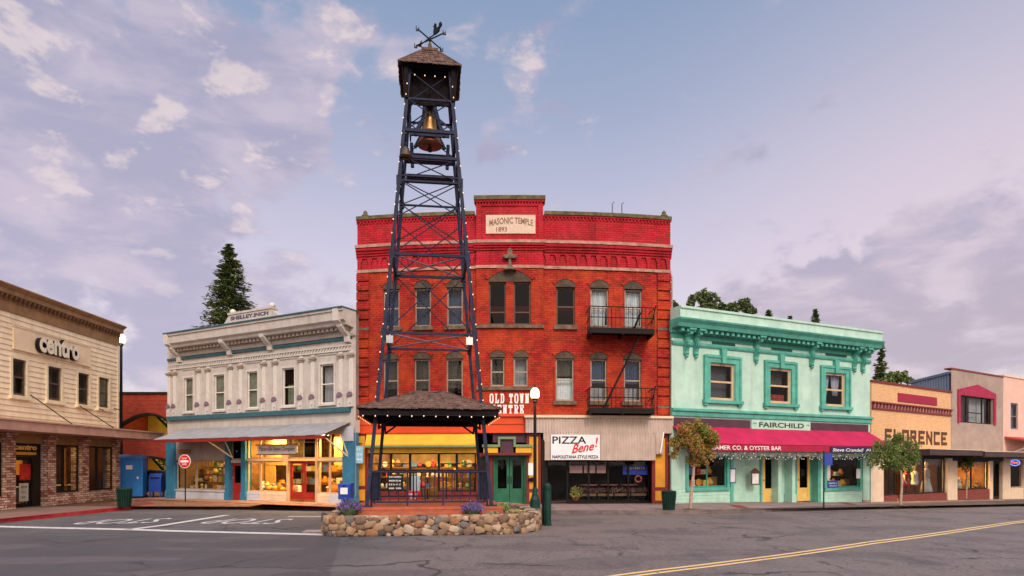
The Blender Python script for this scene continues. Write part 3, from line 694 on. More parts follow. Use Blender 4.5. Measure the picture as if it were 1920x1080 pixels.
    u0_, u1_ = F.p(1150, 390)[0], F.p(1168, 390)[0]; b.tube([(u0_, -.25, 12.05), (u1_, -.25, 12.05)], .018); b.build('roof_ladder_rail', mat('blue_rail', (.05, .11, .22), .5), T)
    # windows
    def arch_pts(a, c, z, apex, n=6):
        m = (a+c)/2; up = []
        for i in range(n+1):
            t = i/n; up.append((c-(c-m)*t, z+.10+(apex-z-.10)*math.sin(t*math.pi/2)**.85))
        return [(a, z), (c, z)]+up+[(2*m-x, y) for x, y in reversed(up[:-1])]
    def hood(b, a, c, z, apex, d, w=.14):
        o = arch_pts(a-.02, c+.02, z, apex)[2:]; m = (a+c)/2
        for (x0, y0), (x1, y1) in zip(o, o[1:]):
            def out(x, y): dx, dy = x-m, y-(z-.35); L_ = math.hypot(dx, dy); return (x+dx/L_*w, y+dy/L_*w)
            b.prism([(x0, y0), out(x0, y0), out(x1, y1), (x1, y1)], d-.02, d+.045)
    lin = B(F); hd = B(F); si = B(F)
    for i, (a, c, z0, z1, ap, fl) in enumerate(rows+ctr):
        cen = i >= len(rows); d = .12 if cen else 0
        if ap:
            lin.prism(arch_pts(a-.03, c+.03, z1, ap-.02), d-.1, d+.035); hood(hd, a-.03, c+.03, z1, ap, d); hd.build('brick_arch', RED, T); hd = B(F)
        if not cen: si.box(a-.1, c+.1, z0-.16, z0-.005, -.05, .12, seg=1)
        fm = FRAMED if fl == 3 and i in (3,) or cen and fl == 3 else FRAMEC
        w = window(F, T, a, c, z0, z1, fm, rec=.12-d, mid=.5 if not (cen and fl == 3) else .3, gl=GLD if i in (3,) or cen and fl == 3 else GL, fw=.06)
        dr = -.32
        if i in (4, 5): curtain(F, w, a+.02, c-.02, z0+.05, z1, dr, CLOTH, gather=.12 if i == 4 else .05, amp=.05)
        elif i == 9: curtain(F, w, a+.02, c-.02, z0+.05, z0+.95, dr, CLOTH, amp=.015); curtain(F, w, a+.02, c-.02, z0+1.05, z1, dr-.05, CURT)
        elif i in (6, 7, 8): curtain(F, w, a+.02, c-.02, z0+.55, z1, dr, CURT, amp=.02)
        elif i in (0, 1, 2): curtain(F, w, a+.02, c-.02, z0+.05, z1, dr-.1, mat('blue_sky_reflection', (.045, .075, .14), .7, .2, 1.0), amp=.01)  # blue sheet behind the first panes carries their sky reflection as colour
        elif i in (10, 11): curtain(F, w, a+.02, c-.02, z0+.75, z1, dr, mat('blue_cloth', (.06, .11, .20), .85, .2, 2), amp=.03); curtain(F, w, a+.02, c-.02, z0, z0+.6, dr-.05, CURTW, amp=.03)
        elif cen and fl == 2: curtain(F, w, a+.02, c-.02, z0+.1, z1, dr, CURT if i == len(rows)+2 else CURTW, amp=.02)
    a, c = ctr[0][0], ctr[1][1]
    lin.prism(arch_pts(a-.02, c+.02, 9.085, 9.55), .0, .15); hood(hd, a-.02, c+.02, 9.085, 9.57, .12, .16)
    lin.each('lintel', LINT, T); hd.build('brick_arch', RED, T); si.each('sill', STONE, T)
    # painted sign on the brick
    b = B(F); a, c, z0, z1 = F.r(918, 992, 738, 756, .13); strokes(b, 'OLD TOWN', a, c, z0, z1, .124, .052)
    a, c, z0, z1 = F.r(922, 982, 759, 776, .13); strokes(b, 'CENTRE', a, c, z0, z1, .124, .052); b.build('painted_lettering', WHITE, T)
    # ---------------- ground floor, left shop
    U2 = lambda px, y=880: F.p(px, y)[0]
    o0, o1 = L, U2(985)
    b = B(F).box(o0, o1, 3.06, 3.66, -.2, .12).box(o0, o1, 3.66, 3.78, -.2, .22).box(o0, o1, 3.36, 3.42, .12, .16).box(o0, o1, 3.0, 3.06, -.2, .2); b.build('fascia', ORANGE, T)
    yl, yr = U2(689), U2(893)
    B(F).side([(-.1, 3.0), (.12, 3.0), (.42, 2.56), (.42, 2.5), (-.1, 2.5)], yl, yr).build('awning', YELLOW, T)
    B(F).box(yl-.02, yr+.04, 2.42, 2.5, -.1, .46).build('awning_trim', GREENT, T)
    B(F).box(yl, yr, 2.2, 2.42, -.1, .12).build('awning_valance', YELLOW, T)
    panel_pillar(F, T, L, U2(690), -.1, 3.0, .15, MAROON, OCHRE, ((.25, .7), (.85, 2.9)))
    panel_pillar(F, T, U2(893)+.02, U2(924), -.1, 2.2, .06, MAROON, DARK, ((.3, .8), (.95, 2.05)))
    sz0, sz1 = .62, 2.2
    room(F, T, yl, yr, .12, 2.9, 3.2, BROWNW, -.35)
    B(F).box(yl+.05, yr-.05, 1.75, 2.85, -3.4, -3.35).build('interior_upper_wall', WARMW, T)
    n = 5; edges = [yl+.02, U2(732), U2(768), U2(822), U2(856), yr-.02]
    for i in range(5): window(F, T, edges[i], edges[i+1], sz0 if i != 2 else .14, sz1, DARK, fw=.05, rec=.15, mid=.72, name='shop_window')
    b = B(F).box(yl, edges[2], -.1, sz0-.005, -.2, .02).box(edges[3], yr, -.1, sz0-.005, -.2, .02); b.each('bulkhead', MAROON, T)
    for u in (yl+1.0, yl+3.0):
        B(F).box(u-.6, u+.6, 2.78, 2.84, -2.0, -1.85, seg=1).build('ceiling_lamp', TUBE, T); area(F, u, -1.2, 2.7, 1.6, .5, 110, (1, .66, .24))
    # ---------------- door bay
    du0, du1 = U2(924), U2(986)
    B(F).box(du0, du1, 2.62, 3.0, -.3, .02).build('transom_panel', PLUM, T)
    a, c, m0, m1 = U2(905), U2(998), U2(934), U2(967)
    b = B(F).box(a, m0, 2.43, 2.53, -.2, .4).box(m1, c, 2.43, 2.53, -.2, .4).box(m0, m1, 2.74, 2.84, -.2, .42).box(m0-.001, m0+.09, 2.43, 2.74, -.2, .41).box(m1-.09, m1+.001, 2.43, 2.74, -.2, .41); b.build('door_cornice', GREENT, T)
    B(F).box(m0+.09, m1-.09, 2.2, 2.74, -.2, .3).build('door_hood_panel', PLUM, T)
    B(F).box(a+.05, m0, 2.2, 2.43, -.2, .33).box(m1, c-.05, 2.2, 2.43, -.2, .33).each('door_frieze', YELLOW, T)
    B(F).box(a+.03, c-.03, 2.1, 2.2, -.2, .36).build('door_beam', MAROON, T)
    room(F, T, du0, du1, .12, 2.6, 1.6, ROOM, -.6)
    for x0, x1, nm in ((U2(928), U2(955), 0), (U2(956), U2(983), 1)):
        o = window(F, T, x0, x1, .14, 2.05, GREENP, fw=.11, rec=.25, mid=None, name='door'); B(F).box(x0+.11, x1-.11, .27, .75, -.275, -.24, seg=1).build('door_panel', GREENP, o)
        B(F).tube([(x1-.05 if nm == 0 else x0+.05, -.2, .95), (x1-.05 if nm == 0 else x0+.05, -.2, 1.25)], .018).build('handle', STEEL, o)
    B(F).box(du0+.02, U2(928)-.004, .1, 2.1, -.3, -.02).box(U2(983)+.004, du1+.06, .1, 2.1, -.3, -.02).box(U2(928), U2(983), 2.055, 2.1, -.3, -.2).build('door_frame', GREENP, T)
    q = panel_pillar(F, T, U2(987), U2(1014), -.1, 2.98, .14, MAROON, OCHRE, ((.25, .6), (.75, 2.85)))
    # ---------------- pizza place, right
    c0, c1 = U2(985), Rr
    def corr(b, a, c, z0, z1, d, pitch=.115, amp=.022):
        n = int((c-a)/pitch*4); vs = []
        for i in range(n+1):
            u = a+(c-a)*i/n; e = d+amp*math.sin(2*math.pi*i/4); vs += [(u, e, z0), (u, e, z1)]
        return b.add(vs, [(2*i, 2*i+2, 2*i+3, 2*i+1) for i in range(n)])
    s0, s1 = U2(1018), U2(1226)
    b = corr(B(F), c0, c1, 3.0, 3.6, .38); corr(b, s0, s1, 1.9, 3.0, .38); corr(b, s1, U2(1240), 2.15, 3.0, .38)
    b.box(c0, c1, 3.0, 3.6, -.2, .34).box(s0, s1, 1.92, 3.0, -.2, .34).box(s1, U2(1240), 2.17, 3.0, .05, .34); b.build('corrugated_fascia', CORR, T)
    B(F).box(c0-.05, c1+.02, 3.6, 3.7, -.2, .48).build('fascia_cap', CREAMP, T)
    a, c, z0, z1 = F.r(1033, 1125, 815, 862, .45)
    s = B(F).box(a, c, z0, z1, .405, .44, seg=4).build('pizza_sign', mat('white_sign_panel', (.72, .74, .78), .5, .04), T)
    w = c-a; hh = z1-z0
    B(F); b = B(F); text(b, 'PIZZA', a+.03*w, a+.72*w, z0+.64*hh, z0+.93*hh, .448, bold=.012); text(b, 'NAPOLETANA STYLE PIZZA', a+.03*w, a+.97*w, z0+.05*hh, z0+.18*hh, .448, bold=.03)
    b.build('black_lettering', BLACK, s)
    b = B(F); text(b, 'Bene', a+.42*w, a+.88*w, z0+.24*hh, z0+.60*hh, .452, bold=.02, shear=.35, slope=.14*hh); text(b, '!', a+.90*w, a+.955*w, z0+.50*hh, z0+.90*hh, .452, shear=.2, bold=.02); b.build('red_lettering', mat('sign_red', (.55, .015, .02), .5), s)
    w0, w1 = U2(1026), U2(1219)
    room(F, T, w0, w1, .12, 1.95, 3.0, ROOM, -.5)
    ed = [w0, U2(1065), U2(1105), U2(1142), U2(1180), w1]
    for i in range(5): window(F, T, ed[i], ed[i+1], .2 if i else .14, 1.88, STEEL, fw=.035, rec=.25, mid=None, name='shop_window')
    B(F).box(ed[1], w1, -.1, .195, -.4, -.02).build('bulkhead', STEEL, T)
    B(F).box(s0, w0, -.1, 1.9, -.4, .04, seg=1).build('door_post', STEEL, T)
    for k, (p0, p1) in enumerate(((1068, 1092), (1095, 1116), (1119, 1136))):
        x0, x1, z0, z1 = F.r(p0, p1, 873, 887, -.3); B(F).box(x0, x1, z0, z1, -.33, -.31, seg=1).build('window_notice', mat('pinkish_paper', (.50, .28, .28), .8), T)
    x0, x1, z0, z1 = F.r(1168, 1214, 873, 890, -.3); o = B(F).box(x0, x1, z0, z1, -.33, -.31, seg=1).build('window_banner', mat('blue_banner', (.02, .05, .40), .6), T)
    b = B(F); scribble(b, x0+.12, x1-.12, z1-.16, z1-.05, -.302, 3); b.build('banner_lettering', mat('banner_yellow', (.8, .6, .05), .6), o)
    panel_pillar(F, T, U2(1221), U2(1251), -.1, 2.98, .16, MAROON, OCHRE, ((.25, .65), (.8, 2.8)))
    B(F).tube([(U2(1233), .5, 2.2), (U2(1246), .25, 3.6)], .03).build('wall_conduit', WHITE, T)
    # ---------------- fire escape
    fe0, fe1 = U(1100, 1216)
    for zf, top in ((7.0, .92), (3.86, .88)):
        b = B(F).box(fe0, fe1, zf, zf+.05, .02, 1.0, seg=1)
        for u in (fe0, fe1-.08, (fe0+fe1)/2): b.box(u, u+.08, zf-.16, zf-.002, .0, 1.02, seg=1)
        b.box(fe0-.02, fe1+.02, zf-.12, zf+.09, 1.0, 1.05, seg=1)
        o = b.build('balcony', STEEL, T)
        b = B(F)
        for zz in (zf+.5, zf+top): b.tube([(fe0, 0.02, zz), (fe0, 1.03, zz), (fe1, 1.03, zz), (fe1, 0.02, zz)], .02)
        n = 15
        for i in range(n+1): u = fe0+(fe1-fe0)*i/n; b.tube([(u, 1.03, zf+.05), (u, 1.03, zf+top)], .013 if i % 5 else .022, 4)
        for i in range(1, 4):
            for u in (fe0, fe1): b.tube([(u, 1.03*i/4, zf+.05), (u, 1.03*i/4, zf+top)], .013, 4)
        b.tube([(fe1, .9, zf+top), (fe1+.1, .95, zf+top+.12), (fe1-.12, 1.0, zf+.2)], .02)
        b.build('balcony_railing', STEEL, o)
    def ladder(a, c, w=.42, n=14):
        b = B(F); a, c = Vector(a), Vector(c); s = Vector((0, w, 0))
        b.tube([a, c], .028, 4); b.tube([a+s, c+s], .028, 4)
        for i in range(n): p = a.lerp(c, (i+.5)/n); b.tube([p, p+s], .016, 4)
        b.build('escape_ladder', STEEL, T)
    ladder((F.p(1197, 600)[0], .35, 7.05), (F.p(1127, 600)[0], .35, 3.92)); ladder((F.p(1196, 600)[0], .45, 7.85), (F.p(1180, 600)[0], .45, 7.0), n=5)
    # rain pipe
    B(F).tube([(Rr+.05, .06, 9.5), (Rr+.05, .06, 3.0)], .035).build('drain_pipe', mat('grey_pipe', (.3, .27, .26), .6), T)
    body(F, T, L, Rr, -.3, 11.6, 12, 11.2, GARB)
    # shop goods
    grp = 'goods in the yellow-fronted brick hall shop'
    for sh, (z, d) in enumerate(((.75, -.9), (1.2, -1.7), (1.62, -1.9))):
        st = B(F).box(yl+.15, yr-.15, z-.05, z, d-.22, d+.22)
        for u in (yl+.2, (yl+yr)/2, yr-.2): st.box(u-.02, u+.02, .121, z-.05, d-.2, d+.2, seg=1)
        o = st.build('display_shelf', WOODI, None); tag(o, ('low display table inside the yellow-fronted shop window', 'middle display shelf inside the yellow-fronted shop', 'rear display shelf inside the yellow-fronted shop')[sh], 'shelf', None)
        n = 15
        for i in range(n):
            k = ['vase', 'box', 'lantern', 'frame', 'plate', 'book', 'bear'][(i*5+sh*2) % 7]
            good(F, yl+.4+(yr-yl-.8)*i/(n-1)+rnd(-.1, .1), d+rnd(-.1, .1), z, k, rnd(.18, .36), (i*4+sh*2+i//4) % 9, ('on the low display table', 'on the middle shelf', 'on the rear shelf')[sh]+' of the yellow-fronted shop', 'shop item', grp)
    # planters in the restaurant window
    pk = leafmat('pink_and_dark_flowers', [(.02, .03, .015), (.30, .07, .08), (.03, .04, .02), (.42, .20, .18), (.05, .02, .02)], 6)
    for i in range(4):
        q0, q1 = F.p(1092+i*32, 930)[0], F.p(1092+i*32+29, 930)[0]; t = empty('flower_trough', F.map((q0+q1)/2, -.55, .45), ('flower trough in the pizza window, nearest its entrance', 'flower trough under the pink notices in the pizza window', 'flower trough in the pizza window between notices and blue banner', 'flower trough under the blue banner in the pizza window')[i], 'planter', 'flower troughs in the pizza window')
        B(F).box(q0, q1, .42, .52, -.64, -.46, seg=1).build('trough', TAND, t); lb = B(F); leaves(lb, [((q0+(q1-q0)*j/5, -.55, .66), (.14, .12, .12)) for j in range(6)], 260, .04); lb.build('flowers', pk, t)
        B(F).box(q0+.05, q0+.09, .13, .42, -.6, -.5, seg=1).box(q1-.09, q1-.05, .13, .42, -.6, -.5, seg=1).each('leg', STEEL, t)
    u = F.p(1082, 930)[0]; t = empty('potted_plant', F.map(u, -.55, .13), 'yellow green potted plant behind the pizza restaurant glass', 'plant'); lb = B(F); leaves(lb, [((u, -.55, .55), (.26, .15, .28))], 420, .05); lb.build('foliage', leafmat('yellow_plant', [(.25, .22, .04), (.40, .36, .08), (.12, .14, .03)], 4), t); B(F).lathe((u, -.55, .13), [(.10, 0), (.14, .22), (.12, .23)], 10).build('pot', REDP, t)
    u, z = F.p(1197, 898, -.3); B(F).tube([(u+.13*math.cos(k*math.pi/6), -.31, z+.13*math.sin(k*math.pi/6)) for k in range(13)], .035, 5, cap=False).build('window_wreath', mat('red_white', (.5, .12, .12), .7, .5, 20), T)
    # restaurant tables
    for i, px in enumerate((1110, 1150, 1190)):
        u = U2(px); t = empty('restaurant_table', F.map(u, -1.2, .13), ('dark table inside the pizza restaurant window, nearest its entrance', 'dark table in the middle of the pizza restaurant window', 'dark table under the blue banner in the pizza window')[i], 'table', 'tables in the pizza restaurant')
        B(F).lathe((u, -1.2, .13), [(.4, .72), (.4, .75)], 14).build('tabletop', mat('red_white_cloth', (.40, .14, .14), .8), t); B(F).lathe((u, -1.2, .13), [(.2, 0), (.2, .03), (.03, .05), (.03, .715)], 10).build('leg', STEEL, t)
    return F
M = masonic()
# ================================================================== news shop with pressed-metal front
def shelley():
    F = between(314, 31.7, 667, 25.95)
    T = empty('pressed_metal_shop', base(F, F.w/2), 'pale grey two storey shop with pressed metal front and iron awning', 'building')
    w = F.w; zb = -.3
    P = lambda px, py, d=0: F.p(px, py, d)
    wins = [F.r(*r) for r in ((346, 363, 711, 774), (402, 422, 704, 769), (464, 484, 696, 765), (530, 553, 689, 760), (601, 627, 681, 756))]
    z0w = sum(x[2] for x in wins)/5; z1w = sum(x[3] for x in wins)/5
    wins = [(a, c, z0w, z1w) for a, c, _, _ in wins]
    zbelt = P(486, 777)[1]; zcor = P(486, 660)[1]; ztop = P(640, 576, .8)[1]
    zaw = P(486, 797)[1]
    wall(B(F), 0, w, zaw-.5, ztop-.02, wins, reveal=.15).build('wall', SHEL, T)
    body(F, T, 0, w, zb, ztop-.03, 11, ztop-.8, GREYP)
    for i, (a, c, z0, z1) in enumerate(wins):
        o = window(F, T, a, c, z0, z1, FRAMEW, fw=.05, rec=.07)
        b = B(F).box(a-.07, a, z0-.02, z1+.09, 0, .05).box(c, c+.07, z0-.02, z1+.09, 0, .05).box(a, c, z1, z1+.09, 0, .05).box(a-.09, c+.09, z0-.09, z0-.02, 0, .09); b.build('trim', SHELT, o)
        if i == 4: curtain(F, o, a, c, z0, z1, -.25, CURTW, amp=.02)
        elif i != 3: curtain(F, o, a, c, z0, z1, -.14, mat('olive_blind', (.27, .28, .21), .9, .15, 2), amp=.01)
        else: curtain(F, o, a, c, z0, z0+.95, -.3, mat('olive_blind', (.27, .28, .21), .9, .15, 2), amp=.01)
    # fluted pilasters in pairs between the windows
    zpt = z1w+.30; 
    spots = [.19, .62]
    for (a, c), (a2, c2) in zip([(x[0], x[1]) for x in wins], [(x[0], x[1]) for x in wins[1:]]):
        m = (c+a2)/2; s = (a2-c)*.23; spots += [m-s, m+s]
    spots += [wins[-1][1]+(w-wins[-1][1])*.33, w-.22]
    proto = None
    for u in spots:
        G = Frame(F.map(u, 0, 0)[:2], F.ang)
        if proto is None:
            b = B(G).box(-.13, .13, zbelt+.12, z0w+.25, 0, .10); b.box(-.105, .105, z0w+.25, zpt-.1, 0, .05)
            for k in (-.07, 0, .07): b.lathe((k, .05, z0w+.25), [(.028, 0), (.028, zpt-.1-z0w-.25)], 8)
            proto = b.build('pilaster', SHELT, T); du_ = G.o
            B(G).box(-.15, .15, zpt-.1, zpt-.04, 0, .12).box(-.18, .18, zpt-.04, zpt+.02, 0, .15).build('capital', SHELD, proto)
            mz = z0w+.20
            B(G).prism([(-.15, mz)]+[(.15*math.cos(t), mz+.17*math.sin(t)+.06) for t in [math.pi*k/8 for k in range(9)]]+[(-.15, mz)][:0], .10, .15).build('medallion', PURP, proto)
            for zz in (mz-.25, mz-.40): B(G).ball((0, .10, zz), .035, 1, (1, .6, 1)).build('rosette', PURP, proto)
            p0 = Vector((*G.o, 0))
        else:
            c = copy_tree(proto, T)
            for q in [c]: q.location = Vector((*G.o, 0))-p0
    # string mouldings and panels under the cornice
    b = B(F)
    zr0 = P(486, 671)[1]
    b.box(.25, w-.25, zr0+.08, zr0+.13, 0, .07).box(.25, w-.25, zr0-.11, zr0-.06, 0, .07)
    n = 70
    for i in range(n): u = .3+(w-.6)*i/n; b.prism([(u, zr0-.055), (u+.07, zr0-.055), (u+.16, zr0+.075), (u+.09, zr0+.075)], 0, .05)
    b.build('rope_moulding', SHELT, T)
    b = B(F); ze = zpt+.10
    for a, c in zip([.05]+[x[0]-.1 for x in wins]+[x[1]+.1 for x in wins], []): pass
    cols = [(x[0]-.15, x[1]+.15) for x in wins]
    for a, c in cols: b.box(a, c, ze, ze+.04, 0, .04).box(a, c, zr0-.2, zr0-.16, 0, .04)
    for u in spots: b.box(u-.10, u+.10, zpt+.06, zr0-.14, 0, .05)
    b.each('panel_moulding', SHELT, T)
    B(F).box(.15, w-.25, zbelt-.09, zbelt+.10, 0, .16).build('belt_course', TEAL, T)
    zcl = P(486, 655)[1]
    B(F).box(.1, w-.2, zcl-.05, zcl+.05, 0, .10).build('frieze_line', TEAL, T)
    # main cornice
    zc0 = zcl+.08; b = B(F); uc = P(307, 640, .8)[0]
    b.side([(0, zc0), (.10, zc0), (.14, zc0+.1), (.14, zc0+.3), (.55, zc0+.36), (.60, zc0+.46), (.72, zc0+.54), (.74, ztop-.12), (.80, ztop-.1), (.80, ztop), (0, ztop)], uc, w+.02)
    b.build('cornice', SHEL, T)
    b = B(F); n = 46
    for i in range(n): u = uc+.1+(w-uc-.2)*(i+.5)/n; b.box(u-.07, u+.07, zc0+.20, zc0+.325, .14, .40)
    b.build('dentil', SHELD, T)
    for px, s in ((306, 1.), (434, .8), (510, .8), (655, 1.)):
        u = min(max(P(px, 660)[0], uc+.14), w-.16); b = B(F)
        b.side([(.0, zc0-.28*s), (.16, zc0-.24*s), (.20, zc0), (.40, zc0+.12), (.60, zc0+.30), (.62, zc0+.44), (.0, zc0+.44)], u-.13, u+.13)
        if s == 1: b.side([(.6, zc0+.40), (.80, zc0+.50), (.84, ztop+.02), (.5, ztop+.02)], u-.15, u+.15)
        b.build('bracket', SHELT, T)
    B(F).box(uc-.02, w+.04, ztop, ztop+.05, -.2, .86).build('coping', TEAL, T)
    # pediment
    a, c = P(418, 605, .8)[0], P(522, 590, .8)[0]; t0, t1 = P(432, 590, .8)[0], P(502, 580, .8)[0]; zt = P(466, 585, .8)[1]
    b = B(F).prism([(a, ztop+.05), (c, ztop+.05), (c-.1, ztop+.12), (t1+.12, zt), (t0-.12, zt), (a+.1, ztop+.12)], .45, .78); b.box(t0-.18, t1+.18, zt, zt+.09, .42, .82); pd = b.build('pediment', SHEL, T)
    for u in (t0-.06, t1+.06): B(F).lathe((u, .62, zt+.09), [(.10, 0), (.14, .05), (.12, .15), (.05, .2)], 10).build('finial', SHELT, pd, smooth=True)
    b = B(F); text(b, 'SHELLEY.INCH', t0-.02, t1+.02, ztop+.16, zt-.08, .785, bold=.05); b.build('lettering', mat('slate_lettering', (.06, .055, .11), .6), pd)
    # corrugated awning
    D = 1.55; a0, a1 = P(287, 822, D)[0], w-.25
    zt_ = P(486, 799)[1]; zo = P(455, 824, D)[1]
    n = int((a1-a0)/.13*2); vs = []
    for i in range(n+1):
        u = a0+(a1-a0)*i/n; o = .016*(1 if i % 2 else -1)+(.012 if (i//10) % 2 else 0)
        vs += [(u, .02, zt_+o), (u, D, zo+.1+o), (u, D, zo+.09+o), (u, .02, zt_-.01+o)]
    b = B(F).add(vs, [f for i in range(n) for f in ((4*i, 4*i+4, 4*i+5, 4*i+1), (4*i+1, 4*i+5, 4*i+6, 4*i+2), (4*i+2, 4*i+6, 4*i+7, 4*i+3))]); aw = b.build('awning', ROOFM, T)
    B(F).box(a0, a1, zo-.05, zo+.075, D-.10, D-.02).build('awning_fascia', REDP, aw)
    b = B(F)
    for u in [a0+.1+(a1-a0-.2)*i/7 for i in range(8)]: b.tube([(u, .05, zt_-.06), (u, D-.12, zo+.04)], .035, 4)
    b.each('rafter', TAND, aw)
    for u in (P(440, 850)[0]-.1, w-.35): B(F).tube([(u, .03, zo-.75), (u-.05, D-.3, zo-.02)], .035, 4).tube([(u, .03, zo-.75), (u-.02, .5, zo+.15)], .03, 4).build('awning_strut', CREAMT, aw)
    # shop front
    zs = .13+g(F.map(w/2, 0, 0)[0])
    ZF = lambda py, px=486: P(px, py)[1]
    U = lambda px: P(px, 890)[0]
    top = zo+.25; zhead = ZF(831); ztr = ZF(862); zbulk = ZF(922); 
    B(F).box(0, w, top, zaw+.05, -.25, -.006).build('lintel_beam', SHEL, T)
    def pil(a, c, m=BLUEP):
        b = B(F).box(a, c, zb, top, -.2, .10).box(a-.02, c+.02, zb, zb+.75, -.2, .13); b.build('pillar', m, T)
    pil(.02, U(329)); pil(U(425), U(432)); pil(U(455), U(463)); pil(U(645), w-.02)
    B(F).box(U(645), w-.02, zhead-.0, top+.25, .10, .14).build('pillar_head', PALEB, T)
    # left window bay
    a, c = U(330), U(424.5)
    B(F).box(a, c, ztr, top, -.2, 0).box((a+c)/2-.02, (a+c)/2+.02, ztr, top, 0, .02).build('transom_panel', GREYP, T)
    m = U(366); window(F, T, a, m, zbulk, ztr, FRAMEC, fw=.06, rec=.08, mid=None, name='shop_window'); window(F, T, m, c, zbulk, ztr, FRAMEC, fw=.06, rec=.08, mid=None, name='shop_window')
    B(F).box(a, c, zb, zbulk, -.2, .02).box(a, c, zbulk-.05, zbulk, .02, .08).build('bulkhead', PALEB, T)
    room(F, T, a, c, zbulk-.1, top, 2.2, mat('dim_warm_wall', (.30, .17, .07), .8), -.22)
    area(F, (a+c)/2+.4, -1.2, top-.1, 2.2, .5, 75, (1, .62, .26))
    # red door
    a2, c2 = U(433), U(454.5); zd = ZF(868, 445)
    o = window(F, T, a2, c2, zs, zd, REDD, fw=.13, rec=.12, mid=.42, name='door', gl=GLD); B(F).box(a2+.12, c2-.12, zs+.1, zs+(zd-zs)*.42, -.16, -.10).build('door_panel', REDD, o); B(F).ball((a2+.07, -.06, zs+1.0), .04, 1).build('handle', BELLM, o)
    B(F).box(a2, c2, zd, zd+.14, -.2, 0).build('transom_bar', GREYP, T); window(F, T, a2, c2, zd+.14, top, FRAMEC, fw=.05, mid=None, gl=GLD, name='transom_window')
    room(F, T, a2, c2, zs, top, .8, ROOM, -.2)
    # lit windows, double doors
    x = [U(p) for p in (463.5, 487, 538)]; y = [U(p) for p in (541, 566, 592)]; v = [U(p) for p in (596, 617, 644.5)]
    for a, c in ((x[0], x[1]), (x[1], x[2]), (v[0], v[1]), (v[1], v[2])):
        window(F, T, a, c, zbulk, ztr-.06, FRAMEO, fw=.05, rec=.06, mid=None, name='shop_window'); window(F, T, a, c, ztr+.04, top, FRAMEO, fw=.045, rec=.06, mid=None, name='transom_window')
    B(F).box(x[0], x[2], ztr-.06, ztr+.04, -.14, .02).box(v[0], v[2], ztr-.06, ztr+.04, -.14, .02).build('transom_bar', CREAMP, T)
    for a, c, mm in ((x[0], x[1], PALEB), (x[1], x[2], CREAMP), (v[0], v[1], CREAMP), (v[1], v[2], PALEB)):
        b = B(F); n = 4
        for i in range(n): zz = zs-.1+(zbulk-zs+.1)*i/n; b.side([(-.15, zz), (.035, zz), (.012, zz+(zbulk-zs+.1)/n-.004), (-.15, zz+(zbulk-zs+.1)/n-.004)], a, c)
        b.build('bulkhead', mm, T)
    for k in (0, 1):
        o = window(F, T, y[k], y[k+1], zs, ztr-.06, REDD, fw=.12, rec=.12, mid=None, name='door'); B(F).box(y[k]+.12, y[k+1]-.12, zs+.14, zs+.42, -.16, -.10).build('door_panel', REDD, o)
        u = y[1]-.06 if k == 0 else y[1]+.06; B(F).tube([(u, -.05, zs+.85), (u, -.05, zs+1.25)], .022).build('handle', BELLM, o)
        B(F).box(y[k]+.03, y[k+1]-.03, zs-.0, zs+.12, -.09, -.075).build('kick_plate', BELLM, o)
    window(F, T, y[0], y[2], ztr+.04, top, FRAMEC, fw=.05, rec=.12, mid=None, vb=1, gl=GLD, name='transom_window'); B(F).box(y[0], y[2], ztr-.06, ztr+.04, -.2, .0).build('door_head', CREAMP, T)
    B(F).box(x[2], y[0], zs-.1, top, -.2, .04).box(y[2], v[0], zs-.1, top, -.2, .04).build('door_jamb', FRAMEO, T)
    room(F, T, x[0], v[2], zs-.01, top+.1, 2.8, BROWNW, -.22)
    B(F).box(x[0]+.05, x[2], ztr-.25, top+.05, -1.0, -.95).box(v[0], v[2]-.05, ztr-.25, top+.05, -1.0, -.95).build('window_valance', WARMW, T)
    B(F).box(x[0]+.05, x[1]-.1, zbulk, ztr-.25, -1.0, -.96).box(v[1]+.15, v[2]-.05, zbulk, ztr-.25, -1.0, -.96).build('window_back_panel', mat('amber_panel', (.80, .48, .10), .7, .15, 2), T)
    for u in (x[0]+1.2, (y[0]+y[2])/2, v[1]):
        B(F).box(u-.4, u+.4, top-.02, top+.03, -1.3, -1.15).build('ceiling_lamp', TUBE, T); area(F, u, -.62, top-.1, 1.2, .4, 170, (1, .62, .20))
    # unseen area light added below the awning to warm the pavement
    area(F, (x[0]+v[2])/2, .8, zo-.05, 4, .4, 75, (1, .58, .22))
    # goods
    g1 = 'goods in the dim left window of the metal-front shop'
    a, c = U(334), U(420)
    for sh in range(4):
        z = zbulk+.02+sh*.36; d = -.55-.28*sh
        o = B(F).box(a, c, z-.03, z, d-.14, d+.14).build('display_shelf', WOODI); tag(o, ('lowest', 'second', 'third', 'topmost')[sh]+' display shelf behind the grey-panelled shop window', 'shelf')
        for i in range(9):
            k = ['book', 'box', 'frame', 'plate', 'lantern', 'vase'][(i*5+sh) % 6]; good(F, a+.25+(c-a-.5)*i/8+rnd(-.06, .06), d, z, k, rnd(.22, .34), [0, 1, 8, 4, 3, 1, 0, 8, 5][(i+sh*2) % 9], 'on the '+('lowest', 'second', 'third', 'topmost')[sh]+' shelf behind the grey-panelled shop window', 'gift', g1)
    a, c = x[0]+.2, x[2]-.2
    o = B(F).box(a-.1, c+.1, zbulk-.05, zbulk-.01, -.9, -.25).build('display_ledge', WOODI); tag(o, 'wooden display ledge of the bright window with pumpkins', 'ledge')
    for i in range(7): good(F, a+.7+(c-a-.8)*i/6+rnd(-.05, .05), -.45-.12*(i % 2), zbulk, 'pumpkin', rnd(.24, .36), 6, 'in the bright window under the hanging shop sign', 'pumpkin', 'pumpkins in the shop window')
